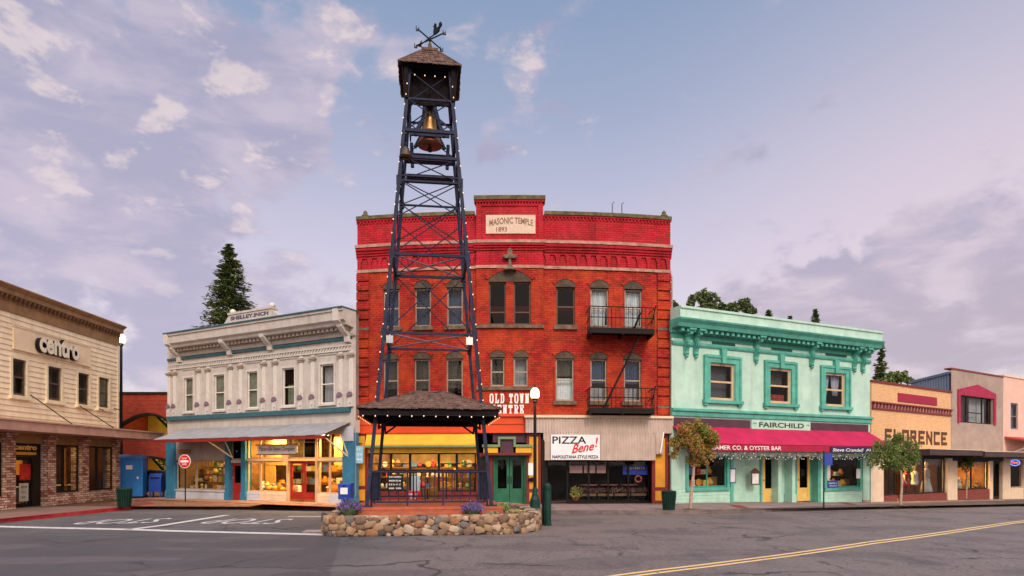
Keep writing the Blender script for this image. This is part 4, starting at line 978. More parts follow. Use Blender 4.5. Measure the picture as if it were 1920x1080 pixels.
    for i in range(14): good(F, a+.05+(c-a-.1)*i/13, -.66-.16*(i % 2), zbulk, ['bear', 'vase', 'lantern', 'box', 'plate', 'frame', 'book'][i % 7], rnd(.28, .55), [4, 2, 8, 0, 3, 5, 7, 4, 6, 0, 3, 2, 1, 4][i], 'in the bright window under the hanging shop sign', 'ornament', 'ornaments in the shop window')
    a, c = v[0]+.15, v[2]-.15
    o = B(F).box(a-.1, c+.1, zbulk-.05, zbulk-.01, -.9, -.25).build('display_ledge', WOODI); tag(o, 'wooden display ledge right of the red double doors', 'ledge')
    for i in range(11): good(F, a+(c-a)*i/10, -.45-.16*(i % 3), zbulk, ['lantern', 'bear', 'frame', 'vase', 'box'][i % 5], rnd(.28, .6), [1, 3, 2, 6, 8, 7, 1, 3, 4, 2, 5][i], 'in the bright window beside the blue newspaper box', 'ornament', 'ornaments in the right shop window')
    for sh in range(2):
        d = -2.4; z = zs+.7+sh*.6
        o = B(F).box(x[0]+.2, v[2]-.2, z-.03, z, d-.2, d+.2).build('wall_shelf', WOODI); tag(o, ('lower', 'upper')[sh]+' long wall shelf at the back of the bright shop', 'shelf')
        for i in range(16): good(F, x[0]+.4+(v[2]-x[0]-.8)*i/15, d, z, ['book', 'box', 'vase', 'frame'][(i+sh) % 4], rnd(.3, .42), (i*4+sh) % 9, 'on the '+('lower', 'upper')[sh]+' back shelf of the bright shop', 'shop item', 'items on the back shelves')
    # hanging shop sign
    a, c, z0, z1 = F.r(483, 557, 835, 851, .9)
    s = empty('hanging_shop_sign', F.map((a+c)/2, .9, z0), 'pale wooden shop sign hanging under the grey iron awning', 'sign')
    B(F).prism([(a, z0+.06), (a+.07, z0), (c-.07, z0), (c, z0+.06), (c, z1-.06), (c-.07, z1), (a+.07, z1), (a, z1-.06)], .87, .91).build('board', mat('lilac_board', (.55, .52, .52), .6), s)
    B(F).box(a-.1, c+.1, z1, z1+.05, .85, .93).box(a-.06, c+.06, z0-.05, z0, .86, .92).build('rail', TAND, s)
    b = B(F)
    for u in (a+.3, c-.3): b.tube([(u, .89, z1+.05), (u, .89, z1+.42)], .012)
    b.build('chain', STEEL, s)
    b = B(F); text(b, 'Placerville News Company', a+.10, c-.10, z0+.07, z1-.05, .917, shear=.25, bold=.012); b.build('lettering', mat('ink_lettering', (.05, .03, .05), .6), s)
    # square paper under the sign
    a, c, z0, z1 = F.r(528, 540, 853, 867, .05); B(F).box(a, c, z0, z1, .03, .045).build('notice', mat('peach_paper', (.75, .45, .36), .7), T)
    # small brown board over the left window
    a, c, z0, z1 = F.r(336, 357, 843, 850, .02); o = B(F).box(a, c, z0, z1, .0, .04).build('name_board', mat('brown_board', (.24, .09, .03), .6), T); b = scribble(B(F), a+.06, c-.06, z0+.04, z1-.04, .045, 4); b.build('lettering', mat('goldl', (.6, .4, .1), .5), o)
    return F
SH = shelley()
# ================================================================== green shop
def green():
    F = between(1259, 26.2, 1631, 31.3); w = F.w
    T = empty('mint_green_shop', base(F, w/2), 'mint green two storey shop with jade trim and magenta awning', 'building')
    P = lambda px, py, d=0: F.p(px, py, d)
    ztop = P(1455, 603)[1]-.02; zaw = P(1455, 804.5)[1]
    wins = [F.r(*r) for r in ((1331, 1376, 680, 747), (1443, 1482, 692, 757), (1547, 1583, 702, 764))]
    z0 = sum(x[2] for x in wins)/3; z1 = sum(x[3] for x in wins)/3; wins = [(a, c, z0, z1) for a, c, _, _ in wins]
    vent = [F.r(*r) for r in ((1335, 1378, 637, 648), (1446, 1485, 649, 658), (1548, 1587, 660, 671))]
    zv0 = sum(x[2] for x in vent)/3; zv1 = sum(x[3] for x in vent)/3
    wall(B(F), 0, w, zaw, ztop-.1, wins, reveal=.16).build('wall', MINT, T)
    body(F, T, 0, w, -.8, ztop-.15, 11, ztop-.9, MINT)
    for k, (a, c, _, _) in enumerate(wins):
        o = window(F, T, a, c, z0, z1, FRAMEO, fw=.085, rec=.08, ft=.07)
        # moulded surround: uprights, head with keystone, sill
        s = .32
        b = B(F).box(a-s, a-.02, z0-.02, z1+s, 0, .07).box(c+.02, c+s, z0-.02, z1+s, 0, .07).box(a-.02, c+.02, z1+.02, z1+s, 0, .07)
        b.box(a-s-.04, a-s+.06, z0-.02, z1+s, 0, .11).box(c+s-.06, c+s+.04, z0-.02, z1+s, 0, .11).box(a-s+.06, c+s-.06, z1+s-.09, z1+s+.02, 0, .11)
        b.box(a-s-.1, c+s+.1, z0-.16, z0-.02, 0, .17).box(a-s-.06, a-s+.14, z0-.26, z0-.16, 0, .12).box(c+s-.14, c+s+.06, z0-.26, z0-.16, 0, .12)
        m = (a+c)/2; b.prism([(m-.11, z1+.0), (m+.11, z1+.0), (m+.15, z1+s+.30), (m-.15, z1+s+.30)], 0, .16); b.build('surround', JADE, o)
        if k == 1: curtain(F, o, a+.1, c-.1, z0+.08, z0+.42, -.3, mat('red_flowers', (.40, .06, .05), .8, .5, 14), amp=.05); curtain(F, o, a, c, z1-.7, z1, -.5, CURT)
        if k == 2:
            for a2, c2, gz in ((a, a+(c-a)*.45, .35), (c-(c-a)*.45, c, .35)): curtain(F, o, a2, c2, z0+.55, z1-.05, -.3, mat('lilac_net', (.42, .42, .55), .9), n=6, amp=.04, gather=.3)
        if k == 0: curtain(F, o, a, c, z0+.0, z1, -.45, mat('grey_blind', (.085, .09, .10), .8, .1, 1), amp=.005)
    b = B(F)
    for x in vent:
        b.box(x[0], x[1], zv0, zv1, 0, .02)
        for i in range(5): zz = zv0+(zv1-zv0)*(i+.5)/5; b.box(x[0]+.03, x[1]-.03, zz-.01, zz+.015, .02, .04)
    b.build('vent', mat('dark_jade_vent', (.02, .09, .075), .6), T)
    # cornice
    zc = P(1455, 634, .5)[1]
    b = B(F).side([(0, zc-.12), (.10, zc-.12), (.12, zc+.02), (.52, zc+.06), (.58, zc+.2), (.70, zc+.32), (.72, zc+.38), (0, zc+.38)], -.1, w+.12); b.build('cornice_moulding', JADE, T)
    B(F).side([(0, zc+.38), (.62, zc+.38), (.60, ztop-.12), (.66, ztop-.09), (.66, ztop), (0, ztop)], -.05, w+.05).build('parapet', MINT, T)
    B(F).box(-.05, w+.05, zc-.30, zc-.13, 0, .045).build('frieze_board', JADED, T)
    b = B(F); n = 40
    for i in range(n): u = .1+(w-.2)*(i+.5)/n; b.box(u-.075, u+.075, zc-.10, zc+.03, .10, .42)
    b.build('dentil', JADE, T)
    # scrolled brackets
    def bracket(u):
        b = B(F); pts = []
        prof = [(0, zc-.95), (.07, zc-1.0), (.13, zc-.93), (.10, zc-.84), (.15, zc-.72), (.26, zc-.60), (.27, zc-.48), (.18, zc-.40), (.22, zc-.28), (.40, zc-.18), (.42, zc-.04), (.36, zc+.03), (0, zc+.03)]
        b.side(prof, u-.07, u+.07)
        for s in (-.115, .075): b.side([(x*.82, z) for x, z in prof], u+s, u+s+.04)
        b.lathe((u, .10, zc-1.12), [(.02, 0), (.07, .06), (.05, .12)], 8); b.box(u-.17, u+.17, zc-.03, zc+.045, .0, .5)
        b.build('bracket', JADE, T)
    for px in (1285, 1303): bracket(P(px, 640)[0])
    bracket(P(1416, 650)[0]); bracket(P(1520, 660)[0])
    for px in (1600, 1616): bracket(P(px, 670)[0])
    zb2 = P(1455, 662)[1]
    B(F).side([(0, zb2-.07), (.06, zb2-.07), (.09, zb2), (.09, zb2+.07), (.05, zb2+.1), (0, zb2+.1)], 0, w).build('belt_course', JADE, T)
    zb3 = P(1455, 780)[1]
    B(F).side([(0, zb3-.16), (.09, zb3-.16), (.10, zb3), (.17, zb3+.04), (.17, zb3+.12), (0, zb3+.17)], -.03, w+.03).build('lower_cornice', JADE, T)
    # plum frieze and name board
    zf1, zf0 = zb3-.18, zaw-.02
    s0, s1 = P(1408, 795)[0], P(1518, 800)[0]
    b = B(F).box(.1, s0-.05, zf0, zf1-.06, 0, .03).box(s1+.05, w-.15, zf0, zf1-.06, 0, .03); b.each('frieze_panel', PLUM, T)
    sb = B(F).box(s0, s1, zf0-.02, zf1-.02, 0, .05).build('name_board', MINTL, T)
    b = B(F); text(b, 'FAIRCHILD', s0+.42, s1-.42, zf0+.08, zf1-.12, .055, bold=.03)
    for k in (.12, .24): b.lathe((s0+k, .052, (zf0+zf1)/2), [(.025, 0), (.025, .05)], 6); b.lathe((s1-k, .052, (zf0+zf1)/2), [(.025, 0), (.025, .05)], 6)
    b.build('lettering', mat('dark_sign_letters', (.05, .05, .045), .6), sb)
    # awning with valance
    D = 1.15; z2 = P(1440, 833, D)[1]
    aw = B(F); nu, nv = 96, 8; a0, a1 = .05, w-.1
    for lay in (0, -.02):
        for i in range(nu+1):
            for j in range(nv+1):
                t = j/nv; sg = .045*abs(math.sin(math.pi*7*i/nu))*math.sin(math.pi*t)+.012*noise.noise(Vector((i*.35, t*3, 2)))
                aw.v.append((a0+(a1-a0)*i/nu, .02+(D-.02)*t, zaw+(z2-zaw)*t-sg+lay))
    o_ = (nu+1)*(nv+1)
    for i in range(nu):
        for j in range(nv): k = i*(nv+1)+j; aw.f += [(k, k+1, k+nv+2, k+nv+1), (o_+k, o_+k+nv+1, o_+k+nv+2, o_+k+1)]
    for i in range(nu): k = i*(nv+1)+nv; aw.f.append((k, o_+k, o_+k+nv+1, k+nv+1))
    for i in (0, nu):
        for j in range(nv): k = i*(nv+1)+j; aw.f.append((k, k+1, o_+k+1, o_+k))
    aw = aw.build('awning', MAGENTA, T, smooth=True)
    vb = B(F); nv = 120
    for i in range(nv+1):
        u = .05+(w-.15)*i/nv; k = .014*math.sin(i*.9)+.008*math.sin(i*2.3); vb.v += [(u, D-.008, z2-.012), (u, D-.008+k, z2-.29-.012*math.cos(i*1.3))]
    for i in range(nv): vb.f.append((2*i, 2*i+1, 2*i+3, 2*i+2))
    vb.build('valance', mat('valance_canvas', (.34, .012, .045), .8, .08, 2), aw, smooth=True)
    b = B(F); a, c = P(1308, 840, D)[0], P(1464, 840, D)[0]; text(b, "ES STEAMER CO. & OYSTER BAR", a, c, z2-.25, z2-.08, D+.03, bold=.006); b.build('lettering', WHITE, aw)
    b = B(F)
    for i in range(7): u = .1+(w-.25)*i/6; b.tube([(u, .03, zaw-.9), (u, D-.03, z2-.1)], .015, 4).tube([(u, .03, zaw-.06), (u, D-.03, z2-.06)], .015, 4)
    b.build('awning_frame', STEEL, aw)
    a, c = P(1556, 845, D)[0], w-.15
    sg = B(F).box(a, c, z2-.31, z2-.05, D+.03, D+.06).build('antiques_sign', mat('navy_sign', (.02, .025, .09), .5), T)
    b = B(F); text(b, 'Steve Crandell', a+.1, a+(c-a)*.52, z2-.27, z2-.12, D+.065, shear=.2, bold=.01); text(b, 'ANTIQUES', a+(c-a)*.56, c-.1, z2-.26, z2-.13, D+.065, bold=.03); b.build('lettering', WHITE, sg)
    # icicle light string along the valance
    il = empty('icicle_lights', F.map(w*.55, D-.1, z2-.33), 'string of small white icicle lights under the magenta awning', 'string lights')
    b = B(F); u = .8
    while u < w-.3:
        b.tube([(u, D-.1, z2-.3), (u+.01, D-.1, z2-.36-rnd(.05, .30))], .006, 3); u += .07
    b.tube([(.8, D-.1, z2-.3), (w-.3, D-.1, z2-.3)], .008, 4); b.build('wire', mat('white_wire', (.6, .6, .58), .6), il)
    bp = None
    for i in range(90):
        uu = .85+(w-1.2)*i/89; q = (uu, D-.1, z2-.36-.27*abs(math.sin(i*2.4)))
        if bp is None: bp = B(F).ball(q, .014, 1).build('bulb', emit('cool_bulb', (1, .9, .7), 1.2), il); q0 = Vector(F.map(*q))
        else: o = bp.copy(); COL.objects.link(o); o.location = Vector(F.map(*q))-q0
    # ---- shop fronts
    U = lambda px: P(px, 890)[0]
    zs = lambda u: .12+g(F.map(u, 0, 0)[0]); ztw = P(1320, 855)[1]; zhd = zaw-.05
    def siding(b, a, c, z0, z1, d=0., n=None):
        n = n or max(1, int((z1-z0)/.13))
        for i in range(n):
            e = z0+(z1-z0)*i/n; f = z0+(z1-z0)*(i+1)/n-.003; b.side([(d-.1, e), (d+.022, e), (d+.006, f), (d-.1, f)], a, c)
        return b
    B(F).box(0, w, ztw, zhd, -.15, -.006).build('shopfront_head', MINTL, T)
    wl = (U(1290), U(1362)); wr = (U(1549), U(1611)); zw0 = P(1325, 914)[1]; zw1 = P(1580, 914)[1]
    # left part
    siding(B(F), .02, wl[1]+.35, -.5, zw0-.06).build('bulkhead', MINTL, T)
    B(F).box(.02, wl[0]-.05, zw0-.06, ztw, -.1, .0).build('corner_wall', MINT, T)
    b = B(F).box(wl[0]-.14, wl[0], zw0-.06, ztw, 0, .06).box(wl[1], wl[1]+.14, zw0-.06, ztw, -.1, .06).box(wl[0]-.14, wl[1]+.14, zw0-.14, zw0-.0, 0, .09); b.build('window_trim', JADE, T)
    window(F, T, *wl, zw0, ztw, JADED, fw=.06, rec=.05, mid=None, vb=1, name='shop_window')
    room(F, T, wl[0], wl[1], zw0-.1, ztw, 2.0, ROOM, -.16); area(F, wl[0]+.9, -.9, ztw-.1, .8, .4, 3)
    # recess with two yellow doors
    r0, r1 = wl[1]+.36, U(1532); dep = .38; d1 = (P(1428, 890, -dep)[0], P(1452, 890, -dep)[0]); d2 = (P(1493, 890, -dep)[0], P(1517, 890, -dep)[0]); zdr = P(1440, 838, -dep)[1]; zl = zs((r0+r1)/2)
    def rec(a, c): return B(F).box(a, c, zl-.6, zhd-.1, -dep-.12, -dep)
    b = rec(r0-.0, d1[0]-.12); b.box(d1[1]+.12, d2[0]-.12, zl-.6, zhd-.1, -dep-.12, -dep).box(d2[1]+.12, r1, zl-.6, zhd-.1, -dep-.12, -dep); b.box(d1[0]-.12, d1[1]+.12, zdr+.1, zhd-.1, -dep-.12, -dep).box(d2[0]-.12, d2[1]+.12, zdr+.1, zhd-.1, -dep-.12, -dep)
    b.build('recess_wall', MINTL, T)
    b = B(F).box(r0-.16, r0, -.6, zhd-.1, -dep, .05).box(r1, r1+.2, -.8, zhd-.1, -dep, .05); b.each('recess_side_wall', JADE, T)
    pm = (U(1463)+.0, U(1482)); 
    for a, c in ((U(1458), U(1464)), (U(1484), U(1490))): B(F).box(a, c, zl-.4, zhd-.1, -.36, .04).box(a-.04, c+.04, zl-.4, zl+.35, -.36, .07).build('pillar', MINTL, T)
    for k, (a, c) in enumerate((d1, d2)):
        o = window(F, T, a, c, zl, zdr, YDOOR, fw=.16, rec=dep-.02, mid=None, name='door', gl=GLD, ft=.06); B(F).box(a+.16, c-.16, zl+.18, zl+.62, -dep-.0, -dep+.03).build('door_panel', YDOOR, o); B(F).ball((a+.08, -dep+.06, zl+1.0), .045, 1).build('handle', BELLM, o)
        b = B(F).box(a-.12, a-.004, zl-.1, zdr+.1, -dep-.1, -dep+.06).box(c+.004, c+.12, zl-.1, zdr+.1, -dep-.1, -dep+.06).box(a-.004, c+.004, zdr, zdr+.1, -dep-.1, -dep+.06); b.build('door_frame', JADE, o)
        B(F).box(a+.02, c-.02, zl, zdr, -dep-.5, -dep-.45).build('interior_wall', ROOM, T)
    q = B(F).box(d2[0]+.3, d2[1]-.3, zl+1.15, zl+1.5, -dep+.012, -dep+.02).build('door_notice', WHITE, T)
    # right part
    siding(B(F), r1+.2, wr[1]+.25, -.8, zw1-.06).build('bulkhead', MINTL, T)
    b = B(F).box(wr[0]-.14, wr[0], zw1-.06, ztw-.1, 0, .06).box(wr[1], wr[1]+.14, zw1-.06, ztw-.1, 0, .06).box(wr[0]-.14, wr[1]+.14, zw1-.14, zw1, 0, .09); b.build('window_trim', JADE, T)
    B(F).box(r1+.2, wr[0]-.14, zw1-.06, ztw, -.1, 0).build('corner_wall', MINT, T)
    window(F, T, *wr, zw1, ztw, JADED, fw=.06, rec=.05, mid=None, name='shop_window')
    room(F, T, wr[0], wr[1], zw1-.1, ztw, 2.0, ROOM, -.16); area(F, wr[0]+1, -.9, ztw-.1, .8, .4, 14)
    siding(B(F), wr[1]+.2, w-.02, -.4, ztw, .05).build('pier', MINTL, T)
    B(F).box(wr[1]+.18, w-.0, -.9, -.0, -.1, .09).build('pier_base', STONEL, T)
    B(F).tube([(w-.06, .12, zhd), (w-.06, .12, -.5)], .04).build('drain_pipe', WHITE, T)
    # notices
    def notice(px0, px1, py0, py1, d, m, name='notice'):
        a, c, z0, z1 = F.r(px0, px1, py0, py1, d); return B(F).box(a, c, z0, z1, d-.02, d).build(name, m, T), a, c, z0, z1
    pap = mat('paper_white', (.70, .72, .74), .7)
    o, a, c, z0, z1 = notice(1368, 1380, 878, 906, .06, mat('blue_frame', (.03, .10, .30), .5), 'menu_board'); B(F).box(a+.05, c-.05, z0+.05, z1-.05, .06, .066).build('menu_sheet', pap, o)
    o, a, c, z0, z1 = notice(1409, 1424, 886, 909, .05, mat('brown_frame', (.12, .05, .03), .6), 'menu_case'); B(F).box(a+.05, c-.05, z0+.05, z1-.05, .05, .056).build('menu_sheet', pap, o); B(F).prism([(a-.06, z1), (c+.06, z1), ((a+c)/2, z1+.2)], .0, .07).build('menu_case_top', mat('brown_frame', (.12, .05, .03)), o)
    o, a, c, z0, z1 = notice(1552, 1571, 901, 914, .01, mat('blue_sign', (.02, .06, .36), .5), 'window_sign'); b = B(F); scribble(b, a+.06, c-.06, z0+.16, z1-.08, .016, 5); scribble(b, a+.1, c-.1, z0+.05, z0+.11, .016, 6); b.build('lettering', WHITE, o)
    notice(1549, 1557, 868, 897, -.0, pap, 'window_poster'); notice(1606, 1613, 879, 897, .07, pap, 'window_poster')
    gset = [(wl, zw0, 'in the mint shop window behind the orange tree', 'items in the mint shop window behind the tree'), (wr, zw1, 'in the mint shop window under the navy sign', 'antiques in the mint shop window under the sign')]
    for (a, c), zz, lb, gp in gset:
        for sh in range(2):
            o = B(F).box(a+.05, c-.05, zz+.02+sh*.5, zz+.05+sh*.5, -.75-.35*sh, -.35-.35*sh).build('display_shelf', WOODI); tag(o, ('lower', 'upper')[sh]+' display shelf in the mint shop window '+('behind the orange tree' if a < w/2 else 'under the navy sign'), 'shelf')
            for i in range(7): good(F, a+.15+(c-a-.3)*i/6, -.55-.35*sh, zz+.05+sh*.5, ['frame', 'vase', 'book', 'plate', 'lantern', 'box'][(i*5+sh) % 6], rnd(.26, .4), (i*2+sh*3) % 9, lb, 'shop item', gp)
    # blue flag by the right window
    return F
GR = green()
# ================================================================== dress shop with FLORENCE in brick
def florence():
    F = between(1634, 31.4, 1783, 36.3); w = F.w
    T = empty('buff_brick_shop', base(F, w/2), 'buff brick one storey shop with FLORENCE spelt in dark brick', 'building')
    P = F.p
    zt = P(1716, 724)[1]
    zc = P(1716, 846, 0)[1]
    B(F).box(0, w, zc, zt-.1, -.3, 0).build('wall', FLOB, T); body(F, T, 0, w, -1, zt-.15, 9, zt-.5, FLOB)
    B(F).box(-.03, w+.03, zt-.1, zt, -.35, .06).build('coping', MAROON, T)
    a, c, z0, z1 = F.r(1683, 1756, 741, 757); b = B(F).box(a, c, z0, z1, 0, .03); b.build('sign_panel', mat('crimson_panel', (.30, .012, .045), .6), T)
    z1 = P(1716, 763.5)[1]; z0 = P(1716, 774.5)[1]
    B(F).box(0, w, z1, z1+.07, 0, .12).box(0, w, z0, z0+.07, 0, .07).box(0, w, z0+.07, z1, 0, .02).build('frieze', MAROON, T)
    b = B(F); n = 26
    for i in range(n): u = w*(i+.5)/n; b.prism([(u-.03, z0+.07), (u+.06, z0+.07), (u+.12, z1), (u+.03, z1)], .02, .08)
    b.build('frieze_dentil', mat('mauve_brick', (.33, .15, .16), .8), T)
    a, c, _, _ = F.r(1659, 1775, 806, 834); z0, z1 = P(1716, 833)[1], P(1716, 807)[1]
    b = B(F); strokes(b, 'FLORENCE', a, c, z0, z1, .012, .17, font=PLAIN, gap=.28); b.build('brick_lettering', mat('dark_letter_brick', (.10, .045, .03), .8, .3, 6), T)
    # window line
    U = lambda px: P(px, 890)[0]; zs = .12+g(F.map(w/2, 0, 0)[0]); zw = P(1730, 926)[1]; zh = zc
    e = [U(p) for p in (1655, 1682, 1692, 1735, 1774)]
    for a, c in ((e[0], e[1]), (e[2], e[3]), (e[3], e[4])):
        window(F, T, a, c, zw, zh-.35, DARK, fw=.06, rec=.1, mid=None, name='shop_window'); B(F).box(a, c, zs-.4, zw, -.2, .03).build('bulkhead', REDBASE, T)
    B(F).box(0, w, zh-.35, zh, -.2, 0).build('sign_board', DARK, T)
    o = window(F, T, e[1], e[2], zs, zh-.35, DARK, fw=.06, rec=.4, mid=None, name='door')
    B(F).box(0, e[0], -1, zh-.35, -.2, .05).box(e[4], w, -1, zh-.35, -.2, .08).each('pillar', CREAMP, T)
    room(F, T, e[0], e[4], zs-.02, zh-.3, 2.6, mat('brown_interior', (.075, .032, .018), .8, .4, 1.2), -.45)
    area(F, U(1715), -1.2, zh-.42, .6, .6, 150, (1, .52, .14)); area(F, U(1668), -1.0, zh-.42, .5, .5, 8, (1, .7, .4)); area(F, U(1755), -1.2, zh-.42, .6, .6, 55, (1, .6, .25))
    for px in (1712, 1718): u = U(px); B(F).ball((u, -1.7, zh-.75), .09, 1).build('ceiling_lamp', LAMPG, T)
    def dress(u, d, h, m, lb, long=True):
        t = empty('dress_form', F.map(u, d, zw), lb, 'mannequin', 'mannequins in the dress shop window')
        s = h/1.5
        prof = [(.30, 0), (.24, .3), (.17, .62), (.12, .80), (.15, .98), (.18, 1.12), (.10, 1.24)] if long else [(.16, .45), (.19, .55), (.13, .80), (.16, .98), (.19, 1.12), (.10, 1.24)]
        B(F).lathe((u, d, zw), [(r*s, z*s) for r, z in prof], 12).build('dress', m, t, smooth=True)
        B(F).lathe((u, d, zw), [(.045*s, 1.24*s), (.045*s, 1.32*s), (.10*s, 1.40*s), (.10*s, 1.5*s), (.04*s, 1.57*s)], 10).build('head', CREAMP, t, smooth=True)
        b = B(F)
        for k in (-1, 1): b.tube([(u+k*.17*s, d, zw+1.12*s), (u+k*.24*s, d+.04, zw+.85*s), (u+k*.2*s, d+.12, zw+.62*s)], [.05*s, .042*s, .03*s], 6)
        b.build('arms', CREAMP, t, smooth=True)
        if not long: B(F).lathe((u, d, zw), [(.14*s, 0), (.14*s, .03), (.02, .05), (.02, .46*s)], 8).build('stand', STEEL, t)
    dress(U(1657), -.55, 1.65, CLOTH, 'white bridal gown on a mannequin in the narrow window')
    dress(U(1719), -.55, 1.35, mat('red_dress', (.35, .03, .04), .7), 'red dress on a mannequin in the wide window', False)
    dress(U(1737), -.6, 1.5, CLOTH, 'white blouse on a mannequin between the red and the pale one', False)
    dress(U(1757), -.55, 1.65, CURTW, 'pale grey long dress on the mannequin beside the cream pillar')
    return F
FL = florence()
def canopy_thing(F, T, u0, u1, z, D, th=.28):
    c = B(F).box(u0, u1, z, z+th, .0, D).build('canopy', BRONZE, T); B(F).box(u0-.02, u1+.02, z+th, z+th+.03, .0, D+.02).build('canopy_cap', CREAMP, c)
canopy_thing(FL, bpy.data.objects['buff_brick_shop'], FL.p(1690, 850, 0)[0]-.6, FL.w+.1, FL.p(1760, 853, 1.6)[1], 1.6)
# ================================================================== grey stucco shop, pink plaster shop
def stucco():
    F = between(1783.5, 36.32, 1881, 39.9); w = F.w
    T = empty('grey_stucco_shop', base(F, w/2), 'grey brown stucco shop with gabled crimson window surround', 'building')
    P = F.p; zt = P(1830, 697)[1]; zc = P(1830, 850)[1]
    hole = (P(1799, 760)[0], P(1862, 760)[0], P(1830, 794)[1], P(1830, 744)[1])
    wall(B(F), 0, w, zc, zt-.08, [hole], reveal=.25).build('wall', STUCCO, T); body(F, T, 0, w, -1.2, zt-.1, 9, zt-.6, STUCCO, dirv=(.566*F.uh[0]+.825*F.uh[1], .566*F.n[0]+.825*F.n[1]))
    B(F).box(-.03, w+.03, zt-.08, zt, -.35, .05).build('coping', mat('rust_coping', (.22, .06, .05), .8), T)
    a, c, z0, z1 = hole; s = .27; m = (a+c)/2
    o = B(F).prism([(a-s, z0-.02), (a, z0-.02), (a, z1), (c, z1), (c, z0-.02), (c+s, z0-.02), (c+s, z1+.30), (m, z1+.72), (a-s, z1+.30)], 0, .07).build('window_surround', mat('crimson_surround', (.34, .02, .07), .7, .15, 3), T)
    e = [a, a+(c-a)*.27, a+(c-a)*.73, c]
    for k in range(3):
        q = window(F, T, e[k], e[k+1], z0, z1, DARK, fw=.06, rec=.15, mid=.4 if k == 1 else None, vb=0)
        if k != 1: curtain(F, q, e[k], e[k+1], z0, z1, -.5, CURTW)
        else: curtain(F, q, e[k], e[k]+.45, z0, z1, -.5, mat('crimson_cloth', (.22, .03, .05), .9)); curtain(F, q, e[k+1]-.8, e[k+1], z0, z1, -.5, CURTW)
    U = lambda px: P(px, 895)[0]; zs = .12+g(F.map(w/2, 0, 0)[0]); zw = P(1825, 918)[1]
    B(F).box(0, w, zc-.45, zc, -.2, 0).build('sign_board', DARK, T)
    e = [U(p) for p in (1793, 1824, 1854, 1860, 1878)]
    for a, c in ((e[0], e[1]), (e[1], e[2])): window(F, T, a, c, zw, zc-.45, DARK, fw=.06, rec=.1, mid=None, name='shop_window'); B(F).box(a, c, -1.4, zw, -.2, .03).build('bulkhead', REDBASE, T)
    window(F, T, e[3], e[4], zs, zc-.5, DARK, fw=.12, rec=.15, mid=None, name='door', gl=GLD); B(F).box(e[3], e[4], zc-.5, zc-.45, -.2, -.01).build('door_head', DARK, T)
    B(F).box(0, e[0], -1.4, zc-.45, -.2, .06).box(e[2], e[3], -1.4, zc-.45, -.2, .06).box(e[4], w, -1.4, zc-.45, -.2, .06).each('pillar', CREAMP, T)
    room(F, T, e[0], e[2], zs, zc-.3, 2.2, mat('amber_interior', (.22, .095, .03), .8, .4, 1.2), -.25); area(F, U(1838), -1, zc-.5, .6, .6, 130, (1, .56, .18)); B(F).ball((U(1833), -1.4, zc-.8), .1, 1).build('ceiling_lamp', LAMPG, T)
    room(F, T, e[3], e[4], zs, zc-.3, .9, ROOM, -.25)
    for i in range(7): good(F, e[0]+.25+(e[2]-e[0]-.5)*i/6, -.6-.2*(i % 2), zw, ['vase', 'lantern', 'bear', 'box'][i % 4], rnd(.4, .7), (i*2) % 9, 'in the amber lit window of the grey stucco shop', 'shop item', 'items in the stucco shop window')
    zq = P(1830, 856, 1.7)[1]; canopy_thing(F, T, -.1, w+.3, zq, 1.7)
    return F
ST = stucco()
